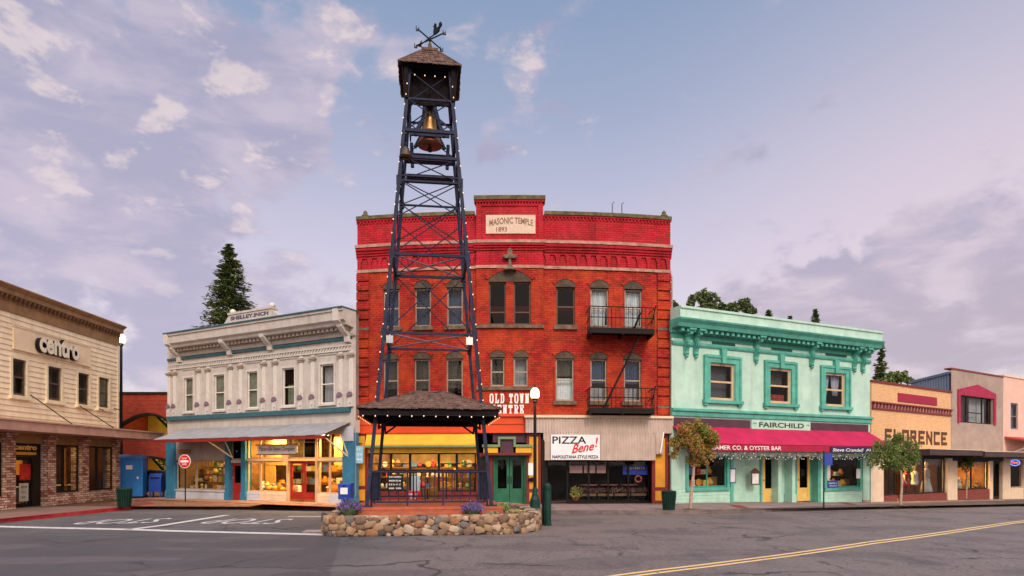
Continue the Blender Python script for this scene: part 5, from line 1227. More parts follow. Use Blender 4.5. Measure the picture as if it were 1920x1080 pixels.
def pink():
    F = between(1881.5, 39.95, 2040, 47.5); w = F.w
    T = empty('pink_plaster_shop', base(F, 2), 'pink beige plastered shop with red awning and neon sign', 'building')
    P = F.p; zt = P(1900, 707)[1]; zc = P(1900, 856)[1]
    hole = F.r(1895, 1909, 756, 805)
    wall(B(F), 0, w, zc, zt-.05, [hole], reveal=.15).build('wall', PINKW, T); body(F, T, 0, w, -1.4, zt-.1, 9, zt-.6, PINKW, dirv=(.61*F.uh[0]+.79*F.uh[1], .61*F.n[0]+.79*F.n[1]))
    B(F).box(-.04, w, zt-.05, zt+.05, -.3, .06).build('coping', CREAMP, T)
    q = window(F, T, *hole, mat('slate_frame', (.14, .16, .20), .5), fw=.08); curtain(F, q, hole[0], hole[1], hole[2], hole[3], -.3, mat('slate_blind', (.13, .16, .22), .8), amp=.01)
    B(F).side([(.02, zc+1.25), (1.5, zc+.95), (1.5, zc+.85), (.02, zc+1.15)], .1, w).build('awning', mat('red_canvas', (.50, .06, .05), .7), T)
    b = B(F); 
    for u in (.4, 1.6): b.tube([(u, .05, zc+.1), (u+.9, 1.4, zc+.9)], .03, 4).tube([(u+1, .05, zc+.1), (u, 1.4, zc+.9)], .03, 4)
    b.build('awning_strut', WHITE, T)
    U = lambda px: P(px, 890)[0]
    a, c = U(1893), U(1918); zw = P(1905, 915)[1]; zs = .1+g(F.map(1, 0, 0)[0])
    window(F, T, a, c, zw, zc-.2, FRAMEC, fw=.07, rec=.1, mid=None, name='shop_window'); B(F).box(a, c, -1.5, zw, -.2, .02).build('bulkhead', CREAMP, T)
    B(F).box(0, a, -1.5, zc-.2, -.2, .05).box(c, w, -1.5, zc-.2, -.2, .05).box(0, w, zc-.2, zc, -.2, .02).each('pillar', CREAMP, T)
    room(F, T, a, c, zw-.1, zc-.2, 1.8, ROOM, -.2); area(F, (a+c)/2, -.8, zc-.3, .5, .4, 6)
    # neon oval
    a, c, z0, z1 = F.r(1894, 1912, 862, 873, .0)
    m, mz, rx, rz = (a+c)/2, (z0+z1)/2, (c-a)/2, (z1-z0)/2
    o = B(F).tube([(m+rx*math.cos(t*math.pi/10), -.0, mz+rz*math.sin(t*math.pi/10)) for t in range(21)], .028, 6, cap=False).build('neon_sign', emit('neon_blue', (.1, .22, 1), 1.5), T)
    b = B(F); text(b, 'Open', a+.14*rx*2, c-.14*rx*2, mz-rz*.5, mz+rz*.5, .0, bold=.03); b.build('neon_lettering', emit('neon_red', (1, .08, .05), 2), o)
    zq = P(1900, 858, 1.7)[1]; canopy_thing(F, T, .35, 3.0, zq, 1.7, .3)
    return F
pink()
# blue sheet-metal building behind
def bluehall():
    F = between(1708, 40.5, 1780, 37.4); y0 = 40
    T = empty('blue_metal_building', F.map(1, 0, -.6), 'blue grey sheet metal building behind the buff brick shop', 'building')
    za = F.p(1715, 718)[1]; zb = F.p(1778, 702)[1]; u0 = 0; u1 = F.w
    b = B(F); n = 30
    for i in range(n): a = u0+(u1-u0)*i/n; c = u0+(u1-u0)*(i+1)/n; d = .03*(i % 2); b.prism([(a, -1), (c, -1), (c, za+(zb-za)*(i+1)/n), (a, za+(zb-za)*i/n)], -.3, d)
    b.build('wall', BLUEM, T); B(F).prism([(u0-.1, za), (u1+.1, zb), (u1+.1, zb+.15), (u0-.1, za+.15)], -.4, .10).build('roof', mat('slate_blue_roof', (.17, .22, .32), .5), T)
bluehall()
# ================================================================== clapboard building with brick piers
def centro():
    A = ((0-960)/1200*24.1, 24.1); Bp = ((219-960)/1200*31.5, 31.5)
    ang = math.atan2(Bp[1]-A[1], Bp[0]-A[0]); L = math.dist(A, Bp); ext = 3.2
    F = Frame((A[0]-ext*math.cos(ang), A[1]-ext*math.sin(ang)), ang); w = L+ext
    T = empty('clapboard_building', base(F, w*.7), 'cream clapboard two storey building with brown cornice and brick piers', 'building')
    P = F.p; zt = P(110, 572)[1]; zc0 = P(110, 614)[1]; zcan = P(110, 790)[1]
    wins = [F.r(*r) for r in ((22, 47.5, 672, 739), (88.5, 113.5, 687.5, 749.5), (145, 165.5, 700, 758.5), (184, 203, 711, 766))]
    z0 = sum(x[2] for x in wins)/4; z1 = sum(x[3] for x in wins)/4
    wins = [(a, c, z0, z1) for a, c, _, _ in wins]
    a = wins[0][0]-2.2; wins.append((a, a+.95, z0, z1))
    # clapboards
    zlo = zcan-.4; b = B(F); n = int((zc0-zlo)/.205); hgt = (zc0-zlo)/n
    for i in range(n):
        e = zlo+hgt*i; f = e+hgt; m = (e+f)/2; cuts = [(.0, None)]; segs = []; u = 0.
        for (a, c, _, _) in sorted(wins):
            if z0 < m < z1: segs.append((u, a)); u = c
        segs.append((u, w))
        for a, c in segs: b.side([(-.12, e), (.034, e), (.006, f-.004), (-.12, f-.004)], a, c)
    b.build('clapboard_wall', CREAM, T)
    B(F).box(w-.02, w+.12, zlo, zc0, -.2, .05).build('corner_board', CREAMT, T)
    body(F, T, 0, w, -.5, zt-.1, 9, zt-.6, CREAM, dirv=(0, -1))
    for i, (a, c, _, _) in enumerate(wins):
        o = window(F, T, a, c, z0, z1, FRAMED, fw=.07, rec=.06, vb=0)
        b = B(F).box(a-.12, a, z0-.02, z1+.12, -.05, .055).box(c, c+.12, z0-.02, z1+.12, -.05, .055).box(a, c, z1, z1+.12, -.05, .055); b.box(a-.18, c+.18, z0-.17, z0-.02, -.05, .13); b.build('trim', CREAMT, o)
        curtain(F, o, a, c, z0, z1 if i == 1 else z0+(z1-z0)*.6, -.4, CURT)
    # cornice
    b = B(F).side([(0, zc0), (.06, zc0), (.06, zc0+.36), (.10, zc0+.40), (.10, zc0+.58), (.26, zc0+.62), (.26, zc0+.78), (.34, zc0+.84), (.38, zt-.08), (.42, zt-.05), (.42, zt), (0, zt)], -.0, w+.12); b.build('cornice', TAN, T)
    b = B(F); n = int(w/.24)
    for i in range(n): u = w*(i+.5)/n; b.side([(.10, zc0+.42), (.16, zc0+.42), (.24, zc0+.52), (.24, zc0+.62), (.10, zc0+.62)], u-.05, u+.05)
    b.build('dentil', TAND, T)
    B(F).lathe((P(186, 600)[0], -.2, zt), [(.12, 0), (.14, .1), (.05, .22)], 8).build('roof_vent', STEEL, T)
    # sign board
    a, c = P(24.5, 640, .06)[0], P(169, 670, .06)[0]; s0, s1 = P(97, 669, .06)[1], P(97, 632, .06)[1]
    s = B(F).box(a, c, s0, s1, .03, .09).box(a-.03, c+.03, s1, s1+.05, .03, .11).box(a-.03, c+.03, s0-.05, s0, .03, .11).build('sign_board', mat('sign_cream', (.78, .62, .42), .6, .05), T)
    t0, t1 = P(71, 655, .2)[0], P(147, 665, .2)[0]; h = s1-s0
    b = B(F); text(b, 'centro', t0, t1, s0+.06*h, s1-.03*h, .27, bold=.04); b.build('sign_lettering', mat('pale_letter_face', (.75, .68, .52), .4), s)
    v, f = glyphs('centro', .06); b = B(F); n = len(v); ed = {}
    pts = [(t0-.02+x*(t1-t0+.04), s0+.04*h+y*.95*h) for x, y in v]
    b.add([(u, .262, z) for u, z in pts]+[(u, .095, z) for u, z in pts], list(f)); 
    for q in f:
        for i in range(len(q)):
            k = (q[i], q[(i+1) % len(q)]); ed[k] = 1
    for i, j in ed:
        if (j, i) not in ed: b.f.append((i, n+i, n+j, j))
    b.build('sign_letter_body', BLACK, s)
    # flat canopy with rods
    D = 1.5; zk = P(110, 812, D)[1]
    cn = B(F).box(0, w+1.45, zk, zk+.34, -.0, D).box(-.02, w+1.5, zk+.34, zk+.40, 0, D+.05).build('canopy', CANOPY, T)
    b = B(F)
    for px, py in ((55, 740), (143, 758)): u, z = P(px, py); b.tube([(u, .04, z), (u+.55, D-.15, zk+.40)], .02, 5)
    for px in (180, 212): u, z = P(px, 765); b.tube([(u, .04, z), (u+.1, .3, z-.1)], .02, 5)
    b.build('canopy_rod', STEEL, cn)
    # brick piers, bulkheads, windows
    zs = lambda u: .12+g(F.map(u, 0, 0)[0])
    U = lambda px: P(px, 880)[0]
    zk0 = zk+.05
    piers = [(U(4), U(22)), (U(82), U(98)), (U(148), U(160)), (U(211), w+.02)]
    for a, c in piers+[(.2, .9)]:
        B(F).box(a, c, -.5, zk0, -.35, .16).box(a-.05, c+.05, zk0-.28, zk0-.08, -.35, .22).build('brick_pier', MOTTLE, T)
    zw = P(160, 921)[1]; zh = P(160, 836)[1]
    B(F).box(.0, w, zh, zk+.2, -.3, -.02).build('shopfront_head', mat('tan_board', (.34, .22, .10), .7), T)
    for a, c in ((piers[1][1], piers[2][0]), (piers[2][1], piers[3][0])):
        m = a+(c-a)*.42
        for x0, x1 in ((a, m), (m, c)): window(F, T, x0, x1, zw, zh, DARK, fw=.07, rec=.05, mid=None, name='shop_window')
    B(F).box(piers[1][1], piers[2][0], -.5, zw, -.2, .12).box(piers[2][1], piers[3][0], -.5, zw, -.2, .12).build('brick_bulkhead', MOTTLE, T)
    window(F, T, .9, piers[0][0], zw, zh, DARK, fw=.07, rec=.05, mid=None, name='shop_window'); B(F).box(.9, piers[0][0], -.5, zw, -.2, .12).build('brick_bulkhead', MOTTLE, T)
    # entrance: transom sign and door
    a, c = U(25), U(80); zd = P(50, 857)[1]; s = zs(U(50))
    d0, d1 = U(31), U(66)
    ts = B(F).box(a, d1+.15, zd+.06, zh, -.1, -.03).build('transom_sign', BLACK, T); t = B(F); text(t, 'centro', a+.08, d1+.12, zd+.28, zh-.06, -.02, bold=.05); t.build('lettering', mat('gold_letter', (.85, .52, .14), .5), ts)
    B(F).box(a+.1, d1+.1, zd+.09, zd+.2, -.03, -.022).build('transom_band', mat('amber_band', (.75, .35, .03), .5), T)
    o = window(F, T, d0, d1, s, zd, BLACK, fw=.13, rec=.2, mid=None, name='door'); B(F).tube([(d0+.08, -.12, s+.9), (d0+.08, -.12, s+1.3)], .02).build('handle', STEEL, o)
    x0, x1, y0, y1 = F.r(37, 57, 870, 900, -.18); B(F).box(x0, x1, y0, y1, -.19, -.175).build('door_poster', mat('red_poster', (.60, .035, .02), .6, .3, 5), o)
    x0, x1, y0, y1 = F.r(36, 53, 906, 940, -.18); q = B(F).box(x0, x1, y0, y1, -.19, -.175).build('door_notice', mat('paper_grey', (.55, .55, .48), .7), o)
    t = B(F); scribble(t, x0+.1, x1-.1, y1-.22, y1-.08, -.17, 7); scribble(t, x0+.08, x1-.08, y1-.42, y1-.3, -.17, 8); scribble(t, x0+.08, x1-.08, y1-.62, y1-.5, -.17, 9); t.build('lettering', BLACK, q)
    B(F).box(a, d0, s-.1, zd+.06, -.25, -.1).box(d1, c+.02, s-.1, zh, -.25, -.1).build('door_surround', DARK, T)
    room(F, T, .9, w-.5, s-.02, zk+.1, 3.0, mat('restaurant_wall', (.075, .028, .012), .8, .4, 1.2), -.36)
    for px, p in ((45, 35), (118, 38), (182, 22), (-60, 20)): area(F, U(px), -1.3, zk, .8, .6, p, (1, .60, .20))
    for i, (px0, px1) in enumerate(((100, 106), (126, 134), (166, 170), (186, 190), (110, 116))):
        curtain(F, T, U(px0), U(px1), zw, zh-.1, -.6-.25*(i % 3), mat('amber_drape', (.42, .18, .04), .8), n=4, amp=.05)
    for i, px in enumerate((104, 122, 140, 172, 196)): good(F, U(px), -2.6, zw+.75+.2*(i % 2), 'frame', rnd(.6, .9), (0, 8, 1, 4, 0)[i], 'on the dark wall inside the clapboard restaurant', 'picture', 'pictures in the clapboard restaurant')
    for px in (52, 112, 128, 176): B(F).ball((U(px), -2.2, zk-.45), .12, 1).build('pendant_lamp', LAMPG, T)
    for i, px in enumerate((105, 130, 170, 192)):
        u = U(px); t = empty('dining_table', F.map(u, -1.3, s), 'dining table with pale cloth in the clapboard restaurant, '+('nearest the door', 'second from the door', 'third from the door', 'farthest from the door')[i], 'table', 'tables in the clapboard restaurant')
        B(F).lathe((u, -1.3, s), [(.38, .74), (.38, .78)], 12).build('tabletop', CREAMT, t); B(F).lathe((u, -1.3, s), [(.2, 0), (.2, .03), (.03, .05), (.03, .735)], 8).build('leg', STEEL, t)
    return F
CE = centro()
# ================================================================== arched brick parking garage in the gap
def garage():
    y = 36.; F = Frame(((200-960)/1200*y, y), 0)
    T = empty('parking_garage', F.map(2, 0, 0), 'red brick parking garage with wide arches seen down the alley', 'building')
    P = F.p; zt = P(270, 739)[1]; u0, u1 = P(195, 800)[0], P(345, 800)[0]; b0, b1 = P(224, 800)[0], P(330, 800)[0]
    def arched(z0, z1, zs, za):
        """brick panel with a segmental arch cut in its lower edge"""
        m = (b0+b1)/2; pts = [(u0, z0), (b0, z0)]; n = 14
        arc = [(b0+(b1-b0)*i/n, zs+(za-zs)*math.sin(math.pi*i/n)) for i in range(n+1)]
        b = B(F)
        b.prism([(u0, z0), (b0, z0), (b0, z1), (u0, z1)], -.4, 0); b.prism([(b1, z0), (u1, z0), (u1, z1), (b1, z1)], -.4, 0)
        for (x0, y0), (x1, y1) in zip(arc, arc[1:]): b.prism([(x0, y0), (x1, y1), (x1, z1), (x0, z1)], -.4, 0)
        tr = B(F)
        for (x0, y0), (x1, y1) in zip(arc, arc[1:]): tr.prism([(x0, y0-.14), (x1, y1-.14), (x1, y1), (x0, y0)], -.35, .05)
        return b, tr
    f1 = P(270, 823)[1]
    A, ta = arched(f1, zt, P(270, 795)[1], P(270, 774)[1]); Bq, tb = arched(-.5, f1-.01, P(270, 866)[1], P(270, 855)[1])
    A.build('upper_wall', GARB, T); Bq.build('lower_wall', GARB, T); ta.build('arch_trim', DARK, T); tb.build('arch_trim', DARK, T)
    B(F).box(u0, u1, zt, zt+.12, -.5, .08).build('coping', DARK, T)
    B(F).box(u0, u1, f1-.35, f1-.05, -4, -.42).build('deck_slab', GREYP, T)
    B(F).box(u0, u1, -.5, zt-.2, -4.2, -4).build('back_wall', mat('ochre_wall', (.55, .36, .08), .8), T)
    B(F).box(u0, u1, zt-.3, zt-.15, -4, -.42).build('roof', GREYP, T); B(F).box(u0, u0+.2, -.5, zt-.3, -4, -.42).box(u1-.2, u1, -.5, zt-.3, -4, -.42).each('side_wall', GARB, T)
    area(F, 2.4, -2.2, f1-.45, 2, 1.5, 70, (1, .75, .2)); area(F, 2.4, -2.2, zt-.4, 2, 1.5, 60, (1, .75, .25))
    # stairs behind the arches
    s = empty('garage_stair', F.map(2.6, -1.5, 0), 'dark green steel staircase inside the brick parking garage arches', 'staircase')
    for k, zz in enumerate((0, f1-.2)):
        b = B(F); xa, xb = P(262, 800)[0], P(322, 800)[0]; za, zb_ = zz+2.2 if k == 0 else zz+1.9, zz+.1
        b.bar((xa, -1.2, za), (xb, -1.2, zb_), .14).bar((xa, -2.0, za), (xb, -2.0, zb_), .14); n = 11
        for i in range(n): t = (i+.5)/n; b.box(xa+(xb-xa)*t-.12, xa+(xb-xa)*t+.12, za+(zb_-za)*t-.02, za+(zb_-za)*t+.02, -2.0, -1.2)
        b.build('flight', GREENM, s)
        b = B(F).bar((xa, -1.2, za+.9), (xb, -1.2, zb_+.9), .06).bar((xa, -1.2, za+.45), (xb, -1.2, zb_+.45), .04)
        for i in range(9): t = i/8; b.bar((xa+(xb-xa)*t, -1.2, za+(zb_-za)*t), (xa+(xb-xa)*t, -1.2, za+(zb_-za)*t+.9), .03)
        b.build('handrail', GREENM, s)
garage()
# ================================================================== ground, road, pavements
def sheet(name, pts, up, m, kind='structure', cuts=(-60, -10, 8, 60)):
    import bmesh
    bm = bmesh.new(); f = bm.faces.new([bm.verts.new((x, y, 0)) for x, y in pts])
    if f.normal.z < 0: f.normal_flip()
    bmesh.ops.triangulate(bm, faces=bm.faces[:], ngon_method='EAR_CLIP')
    for c in cuts: bmesh.ops.bisect_plane(bm, geom=bm.verts[:]+bm.edges[:]+bm.faces[:], plane_co=(c, 0, 0), plane_no=(1, 0, 0))
    for v in bm.verts: v.co.z = g(v.co.x)+up
    bm.normal_update()
    for f in bm.faces:
        if f.normal.z < 0: f.normal_flip()
    uvl = bm.loops.layers.uv.new('UVMap')
    for f in bm.faces:
        for l in f.loops: l[uvl].uv = (l.vert.co.x, l.vert.co.y)
    me = bpy.data.meshes.new(name); bm.to_mesh(me); bm.free(); me.materials.append(m)
    o = bpy.data.objects.new(name, me); COL.objects.link(o)
    if kind: o['kind'] = kind
    return o
ASPH = asphalt()
sheet('ground', [(-1500, -1500), (1500, -1500), (1500, 1500), (-1500, 1500)], -.06, mat('dry_ground', (.16, .13, .10), .95, .3, .3))
sheet('road', [(-60, -25), (75, -25), (75, 60), (-60, 60)], 0., ASPH)
def dens(P, s=.4):
    out = []
    for a, b in zip(P, P[1:]):
        n = max(1, int(math.dist(a, b)/s)); out += [(a[0]+(b[0]-a[0])*i/n, a[1]+(b[1]-a[1])*i/n) for i in range(n)]
    return out+[P[-1]]
def smooth(P, n=2):
    for _ in range(n):
        Q = [P[0]]
        for a, b in zip(P, P[1:]): Q += [(a[0]*.75+b[0]*.25, a[1]*.75+b[1]*.25), (a[0]*.25+b[0]*.75, a[1]*.25+b[1]*.75)]
        P = Q+[P[-1]]
    return P
def offs(P, d):
    """shift a polyline to its left by d"""
    out = []
    for i, p in enumerate(P):
        a = P[max(0, i-1)]; b = P[min(len(P)-1, i+1)]; L = math.dist(a, b) or 1
        out.append((p[0]-(b[1]-a[1])/L*d, p[1]+(b[0]-a[0])/L*d))
    return out
GA = ground_at
K1 = smooth([(-16.6, 10), GA(-60, 987), GA(0, 981), GA(150, 966), GA(262, 953.5), GA(293, 950.5), GA(285, 947), GA(258, 943.8)])
K2 = smooth([GA(258, 943.8), GA(266, 940.8), GA(357, 945.5), GA(412, 947.8), GA(500, 952), GA(616, 957), GA(700, 960)])
K3 = smooth([GA(700, 960), GA(860, 962), GA(1040, 964.5), GA(1293, 964.5), GA(1400, 961.5), GA(1538, 955.5), GA(1697, 949), GA(1920, 942), GA(2150, 937)])
PAVL = concrete('red_brown_paving', (.17, .105, .085), (.20, .125, .10), .012, 1.2)
PAVM = concrete('shop_glow_paving', (.36, .19, .115), (.40, .215, .13), .012, 1.4)  # warm light from the shop put into the paving colour
PAVR = concrete('pinkish_concrete_paving', (.22, .165, .155), (.25, .19, .175), .014, 1.5)
sheet('corner_pavement', K1+[(-19.4, 31.4), (-45, 31.4), (-45, 10)], .13, PAVL)
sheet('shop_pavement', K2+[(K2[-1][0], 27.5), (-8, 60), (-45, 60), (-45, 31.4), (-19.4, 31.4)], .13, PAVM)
sheet('main_pavement', K3+[(74, 60), (-8, 60), (K2[-1][0], 27.5)], .13, PAVR)
def kerb(name, P, m, w=.16, h=.137):
    P = dens(P); Q = offs(P, w); b = B()
    vs = []
    for p, q in zip(P, Q): vs += [(p[0], -p[1], g(p[0])-.05), (p[0], -p[1], g(p[0])+h), (q[0], -q[1], g(q[0])+h), (q[0], -q[1], g(q[0])+.05)]
    b.add(vs, [(4*i+j, 4*i+4+j, 4*i+5+j, 4*i+1+j) for i in range(len(P)-1) for j in range(3)])
    o = b.build(name, m); o['kind'] = 'structure'
kerb('corner_kerb', K1, mat('red_kerb_paint', (.42, .025, .035), .7, .2, 3, dirt=.5, dcol=(.24, .12, .11)))
kerb('shop_kerb', K2, mat('dull_red_kerb_paint', (.22, .035, .035), .7, .2, 3, dirt=.5, dcol=(.14, .10, .09)))
kerb('main_kerb', K3, mat('dark_kerb_stone', (.16, .13, .125), .85, .25, 2, dirt=.5, dcol=(.06, .05, .05)))
# brick strips across the right-hand pavement
for i, (pa, pb) in enumerate((((1366, 946.5), (1383, 952.3)), ((1568, 941), (1588, 946)))):
    a, b_ = GA(pa[0], pa[1], .134), GA(pb[0], pb[1], .134)
    P = dens([a, b_], .3); Q = offs(P, .45); sheet('pavement_strip', P+Q[::-1], .136, REDBASE)
# road markings
WPAINT = paint('worn_white_paint', (.60, .58, .57), .8); YPAINT = paint('worn_yellow_paint', (.72, .50, .22), .35)
def ribbon(name, P, w, m, up=.006):
    P = dens(P, .25); a, c = offs(P, w/2), offs(P, -w/2); b = B()
    vs = []
    for p, q in zip(a, c): vs += [(p[0], -p[1], g(p[0])+up), (q[0], -q[1], g(q[0])+up)]
    b.add(vs, [(2*i, 2*i+1, 2*i+3, 2*i+2) for i in range(len(P)-1)]); o = b.build(name, m); o['kind'] = 'structure'; return o
ribbon('stop_line_road_marking', [GA(-60, 985.5), GA(36, 988.6), GA(330, 996), GA(616, 1003)], .34, WPAINT)
ribbon('lane_line_road_marking', [GA(238, 993.5), GA(300, 986), GA(426, 966)], .26, WPAINT)
ribbon('parking_line_road_marking', [GA(540, 968.5), GA(612, 968.5)], .22, WPAINT)
yl = smooth([GA(1040, 1102), GA(1150, 1082), GA(1350, 1058), GA(1540, 1033), GA(1700, 1010), GA(1830, 990.5), GA(1920, 977), GA(2100, 960)])
for s in (-.1, .1): ribbon('yellow_line_road_marking', offs(yl, s), .095, YPAINT)
def legend(cx, cy, w, h, ang=0):
    v, f = glyphs('STOP', .0); b = B()
    pts = []
    for x, y in v:
        X, Y = -(x-.5)*w, -(y-.5)*h; pts.append((cx+X*math.cos(ang)-Y*math.sin(ang), cy+X*math.sin(ang)+Y*math.cos(ang)))
    b.add([(x, -y, g(x)+.0075) for x, y in pts], f); o = b.build('stop_word_road_marking', WPAINT); o['kind'] = 'structure'
c = GA(464, 977.5); legend(c[0], c[1], 2.3, 1.7, R(-4)); c = GA(232, 977.5); legend(c[0], c[1], 2.3, 1.7, R(6))
# ================================================================== bell tower on its stone island
TY = 18.65; TX = (806-960)/1200*TY
TF = Frame((TX, TY), math.atan2(-TX, TY)*1.0)
def hw(z): return 1.65+(z-.55)*(.556-1.65)/(12.9-.55)
def tower():
    T = empty('bell_tower', TF.map(0, 0, .62), 'tall blue black iron lattice bell tower with shingled roofs on a stone island', 'tower')
    cor = [(-1, 1), (1, 1), (1, -1), (-1, -1)]
    def c(k, z): s = cor[k % 4]; return (s[0]*hw(z), s[1]*hw(z), z)
    for k in range(4):
        b = B(TF); b.bar(c(k, .62), c(k, 12.95), .092); p = c(k, .62); b.box(p[0]-.14, p[0]+.14, .62, .65, p[1]-.14, p[1]+.14)
        for z in (3.3, 5.3, 7.5, 9.6): q = c(k, z); b.box(q[0]-.07, q[0]+.07, z-.12, z+.12, q[1]-.06, q[1]+.06)
        b.build('leg', IRON, T)
    LV = [5.3, 7.5, 9.6, 10.3, 11.07, 11.95]
    for k in range(4):
        for z, w in ((5.3, .06), (7.5, .075), (9.6, .05), (9.75, .04), (10.3, .075), (11.07, .085), (12.0, .05)):
            if z == 9.75 and k != 0: continue
            B(TF).bar(c(k, z), c(k+1, z), w).build('crossbeam', IRON, T)
        for z0, z1 in ((5.3, 7.5), (7.5, 9.0), (9.0, 9.6) if 0 else (8.55, 9.6), (9.75, 11.07) if k % 2 else (9.6, 10.3), (11.07, 12.0), (11.9, 12.8)):
            for a, e in ((0, 1), (1, 0)):
                p, q = Vector(c(k+a, z0)), Vector(c(k+e, z1)); b = B(TF)
                n = Vector((0, .03 if a else -.03, 0)) if k % 2 == 0 else Vector((.03 if a else -.03, 0, 0))
                b.tube([p+n, q+n], .017, 5); b.build('brace', IRON, T)
    for z in (5.3, 7.5):
        for k in (0, 1): B(TF).tube([(c(k, z)[0], c(k, z)[1], z+.03*k), (c(k+2, z)[0], c(k+2, z)[1], z+.03*k)], .026, 5).build('tie_rod', IRONP, T)
    def shingles(he, ht, ze, zt, rows, wmin, wmax):
        b = B(TF)
        for k in range(4):
            ca, sa = math.cos(k*math.pi/2), math.sin(k*math.pi/2)
            def pt(s, r, z): return (s*ca+r*sa, -s*sa+r*ca, z)
            b.add([pt(-he, he, ze), pt(he, he, ze), pt(ht, ht, zt), pt(-ht, ht, zt)], [(0, 1, 2, 3)])
            for i in range(rows):
                t0, t1 = i/rows, min(1, (i+1.3)/rows); r0 = he+(ht-he)*t0+.02; r1 = he+(ht-he)*t1; z0 = ze+(zt-ze)*t0; z1 = ze+(zt-ze)*t1
                s = -r0
                while s < r0-.01:
                    w = min(rnd(wmin, wmax), r0-s); e = min(s+w, r0); f = r1/r0; l = rnd(.012, .035); dr = rnd(-.02, .02)*(zt-ze)/(he-ht) if i else 0
                    a0, a1 = s+.006, e-.006; rr = r0+rnd(0, .03)
                    b.add([pt(a0, rr, z0+l-.022), pt(a1, rr, z0+l-.022), pt(a1*f, r1, z1-.005), pt(a0*f, r1, z1-.005), pt(a0, rr, z0+l+.012), pt(a1, rr, z0+l+.012), pt(a1*f, r1, z1+.015), pt(a0*f, r1, z1+.015)],
                          [(0, 1, 5, 4), (4, 5, 6, 7), (1, 2, 6, 5), (3, 0, 4, 7), (0, 3, 2, 1)]); s = e
            # hip ridge caps
            n = rows*2
            for i in range(n):
                t0, t1 = i/n, (i+1.2)/n; r0, r1 = he+(ht-he)*t0, he+(ht-he)*min(1, t1); z0, z1 = ze+(zt-ze)*t0, ze+(zt-ze)*min(1, t1)
                b.bar(pt(r0, r0, z0+.03), pt(r1, r1, z1+.02), .07)
        return b
    shingles(1.86, .25, 3.2, 3.83, 9, .10, .22).build('lower_roof', SHING, T)
    b = B(TF); h = 1.82
    for k in range(4):
        ca, sa = math.cos(k*math.pi/2), math.sin(k*math.pi/2)
        def pt(s, r, z): return (s*ca+r*sa, -s*sa+r*ca, z)
        def bx(s0, s1, r0, r1, z0, z1): b.add([pt(s0, r0, z0), pt(s1, r0, z0), pt(s1, r1, z0), pt(s0, r1, z0), pt(s0, r0, z1), pt(s1, r0, z1), pt(s1, r1, z1), pt(s0, r1, z1)], [(0, 3, 2, 1), (4, 5, 6, 7), (0, 1, 5, 4), (1, 2, 6, 5), (2, 3, 7, 6), (3, 0, 4, 7)])
        bx(-h+.005*k, h-.005*k, h-.06, h, 3.02, 3.19)
        for i in range(9): s = -1.4+2.8*i/8; p, q = pt(s*.3, .35, 3.62), pt(s, h-.06, 3.12); b.bar(p, q, .06)
        bx(-1.42+.01*k, 1.42-.01*k, 1.35, 1.43, 2.93-.006*k, 3.06-.006*k)
        for s in (-1, 1): b.bar(pt(s*1.36, 1.36, 2.7), pt(s*.95, 1.36, 3.0), .05)
    b.build('roof_timbers', SHINGB, T)
    # belfry hood and roof
    b = B(TF); n = 5
    for sx in (-1, 1):
        for i in range(n):
            d0 = .06+.68*i/n; e = rnd(-.04, .04)
            b.add([(sx*.71, d0+.004, 11.97+e), (sx*.71, d0+.132, 11.97+e), (sx*.78, d0+.132, 12.86), (sx*.78, d0+.004, 12.86), (sx*.685, d0+.004, 11.97+e), (sx*.685, d0+.132, 11.97+e), (sx*.755, d0+.132, 12.86), (sx*.755, d0+.004, 12.86)], [(0, 1, 2, 3), (4, 7, 6, 5), (0, 4, 5, 1), (1, 5, 6, 2), (3, 7, 4, 0)])
        b.box(sx*.66-.06, sx*.66+.06, 11.97+rnd(-.03, .03), 12.86, .70, .73)
    for i in range(8): u0 = -.66+1.32*i/8; b.box(u0+.004, u0+.161, 11.99+rnd(-.04, .04), 12.86, .36, .40); b.box(u0+.004, u0+.161, 12.6, 12.86, -.76, -.72)
    b.box(-.78, .78, 12.865, 12.88, -.80, .76)
    b.build('belfry_hood', SHINGB, T)
    shingles(.85, .18, 12.88, 13.66, 6, .09, .17).build('upper_roof', SHING, T)
    B(TF).box(-.24, .24, 13.66, 13.74, -.24, .24).lathe((0, 0, 13.74), [(.10, 0), (.07, .1), (.05, .25)], 8).build('roof_cap', SHING, T)
    b = B(TF).box(-.70, .70, 10.28, 10.36, -.66, -.40).box(-.70, .70, 10.281, 10.36, .40, .66); b.build('bell_platform', IRON, T)
    for s in (-1, 1): 
        b = B(TF); p = (s*.74, 1.34, 5.12); b.box(p[0]*1.45-.09, p[0]*1.45+.09, p[2]-.12, p[2]+.08, 1.26, 1.36).bar((p[0]*1.45, 1.24, 5.05), (p[0]*1.45, 1.2, 5.3), .04); b.build('floodlight', WHITE if s > 0 else mat('grey_floodlight', (.4, .42, .45), .5), T)
tower()
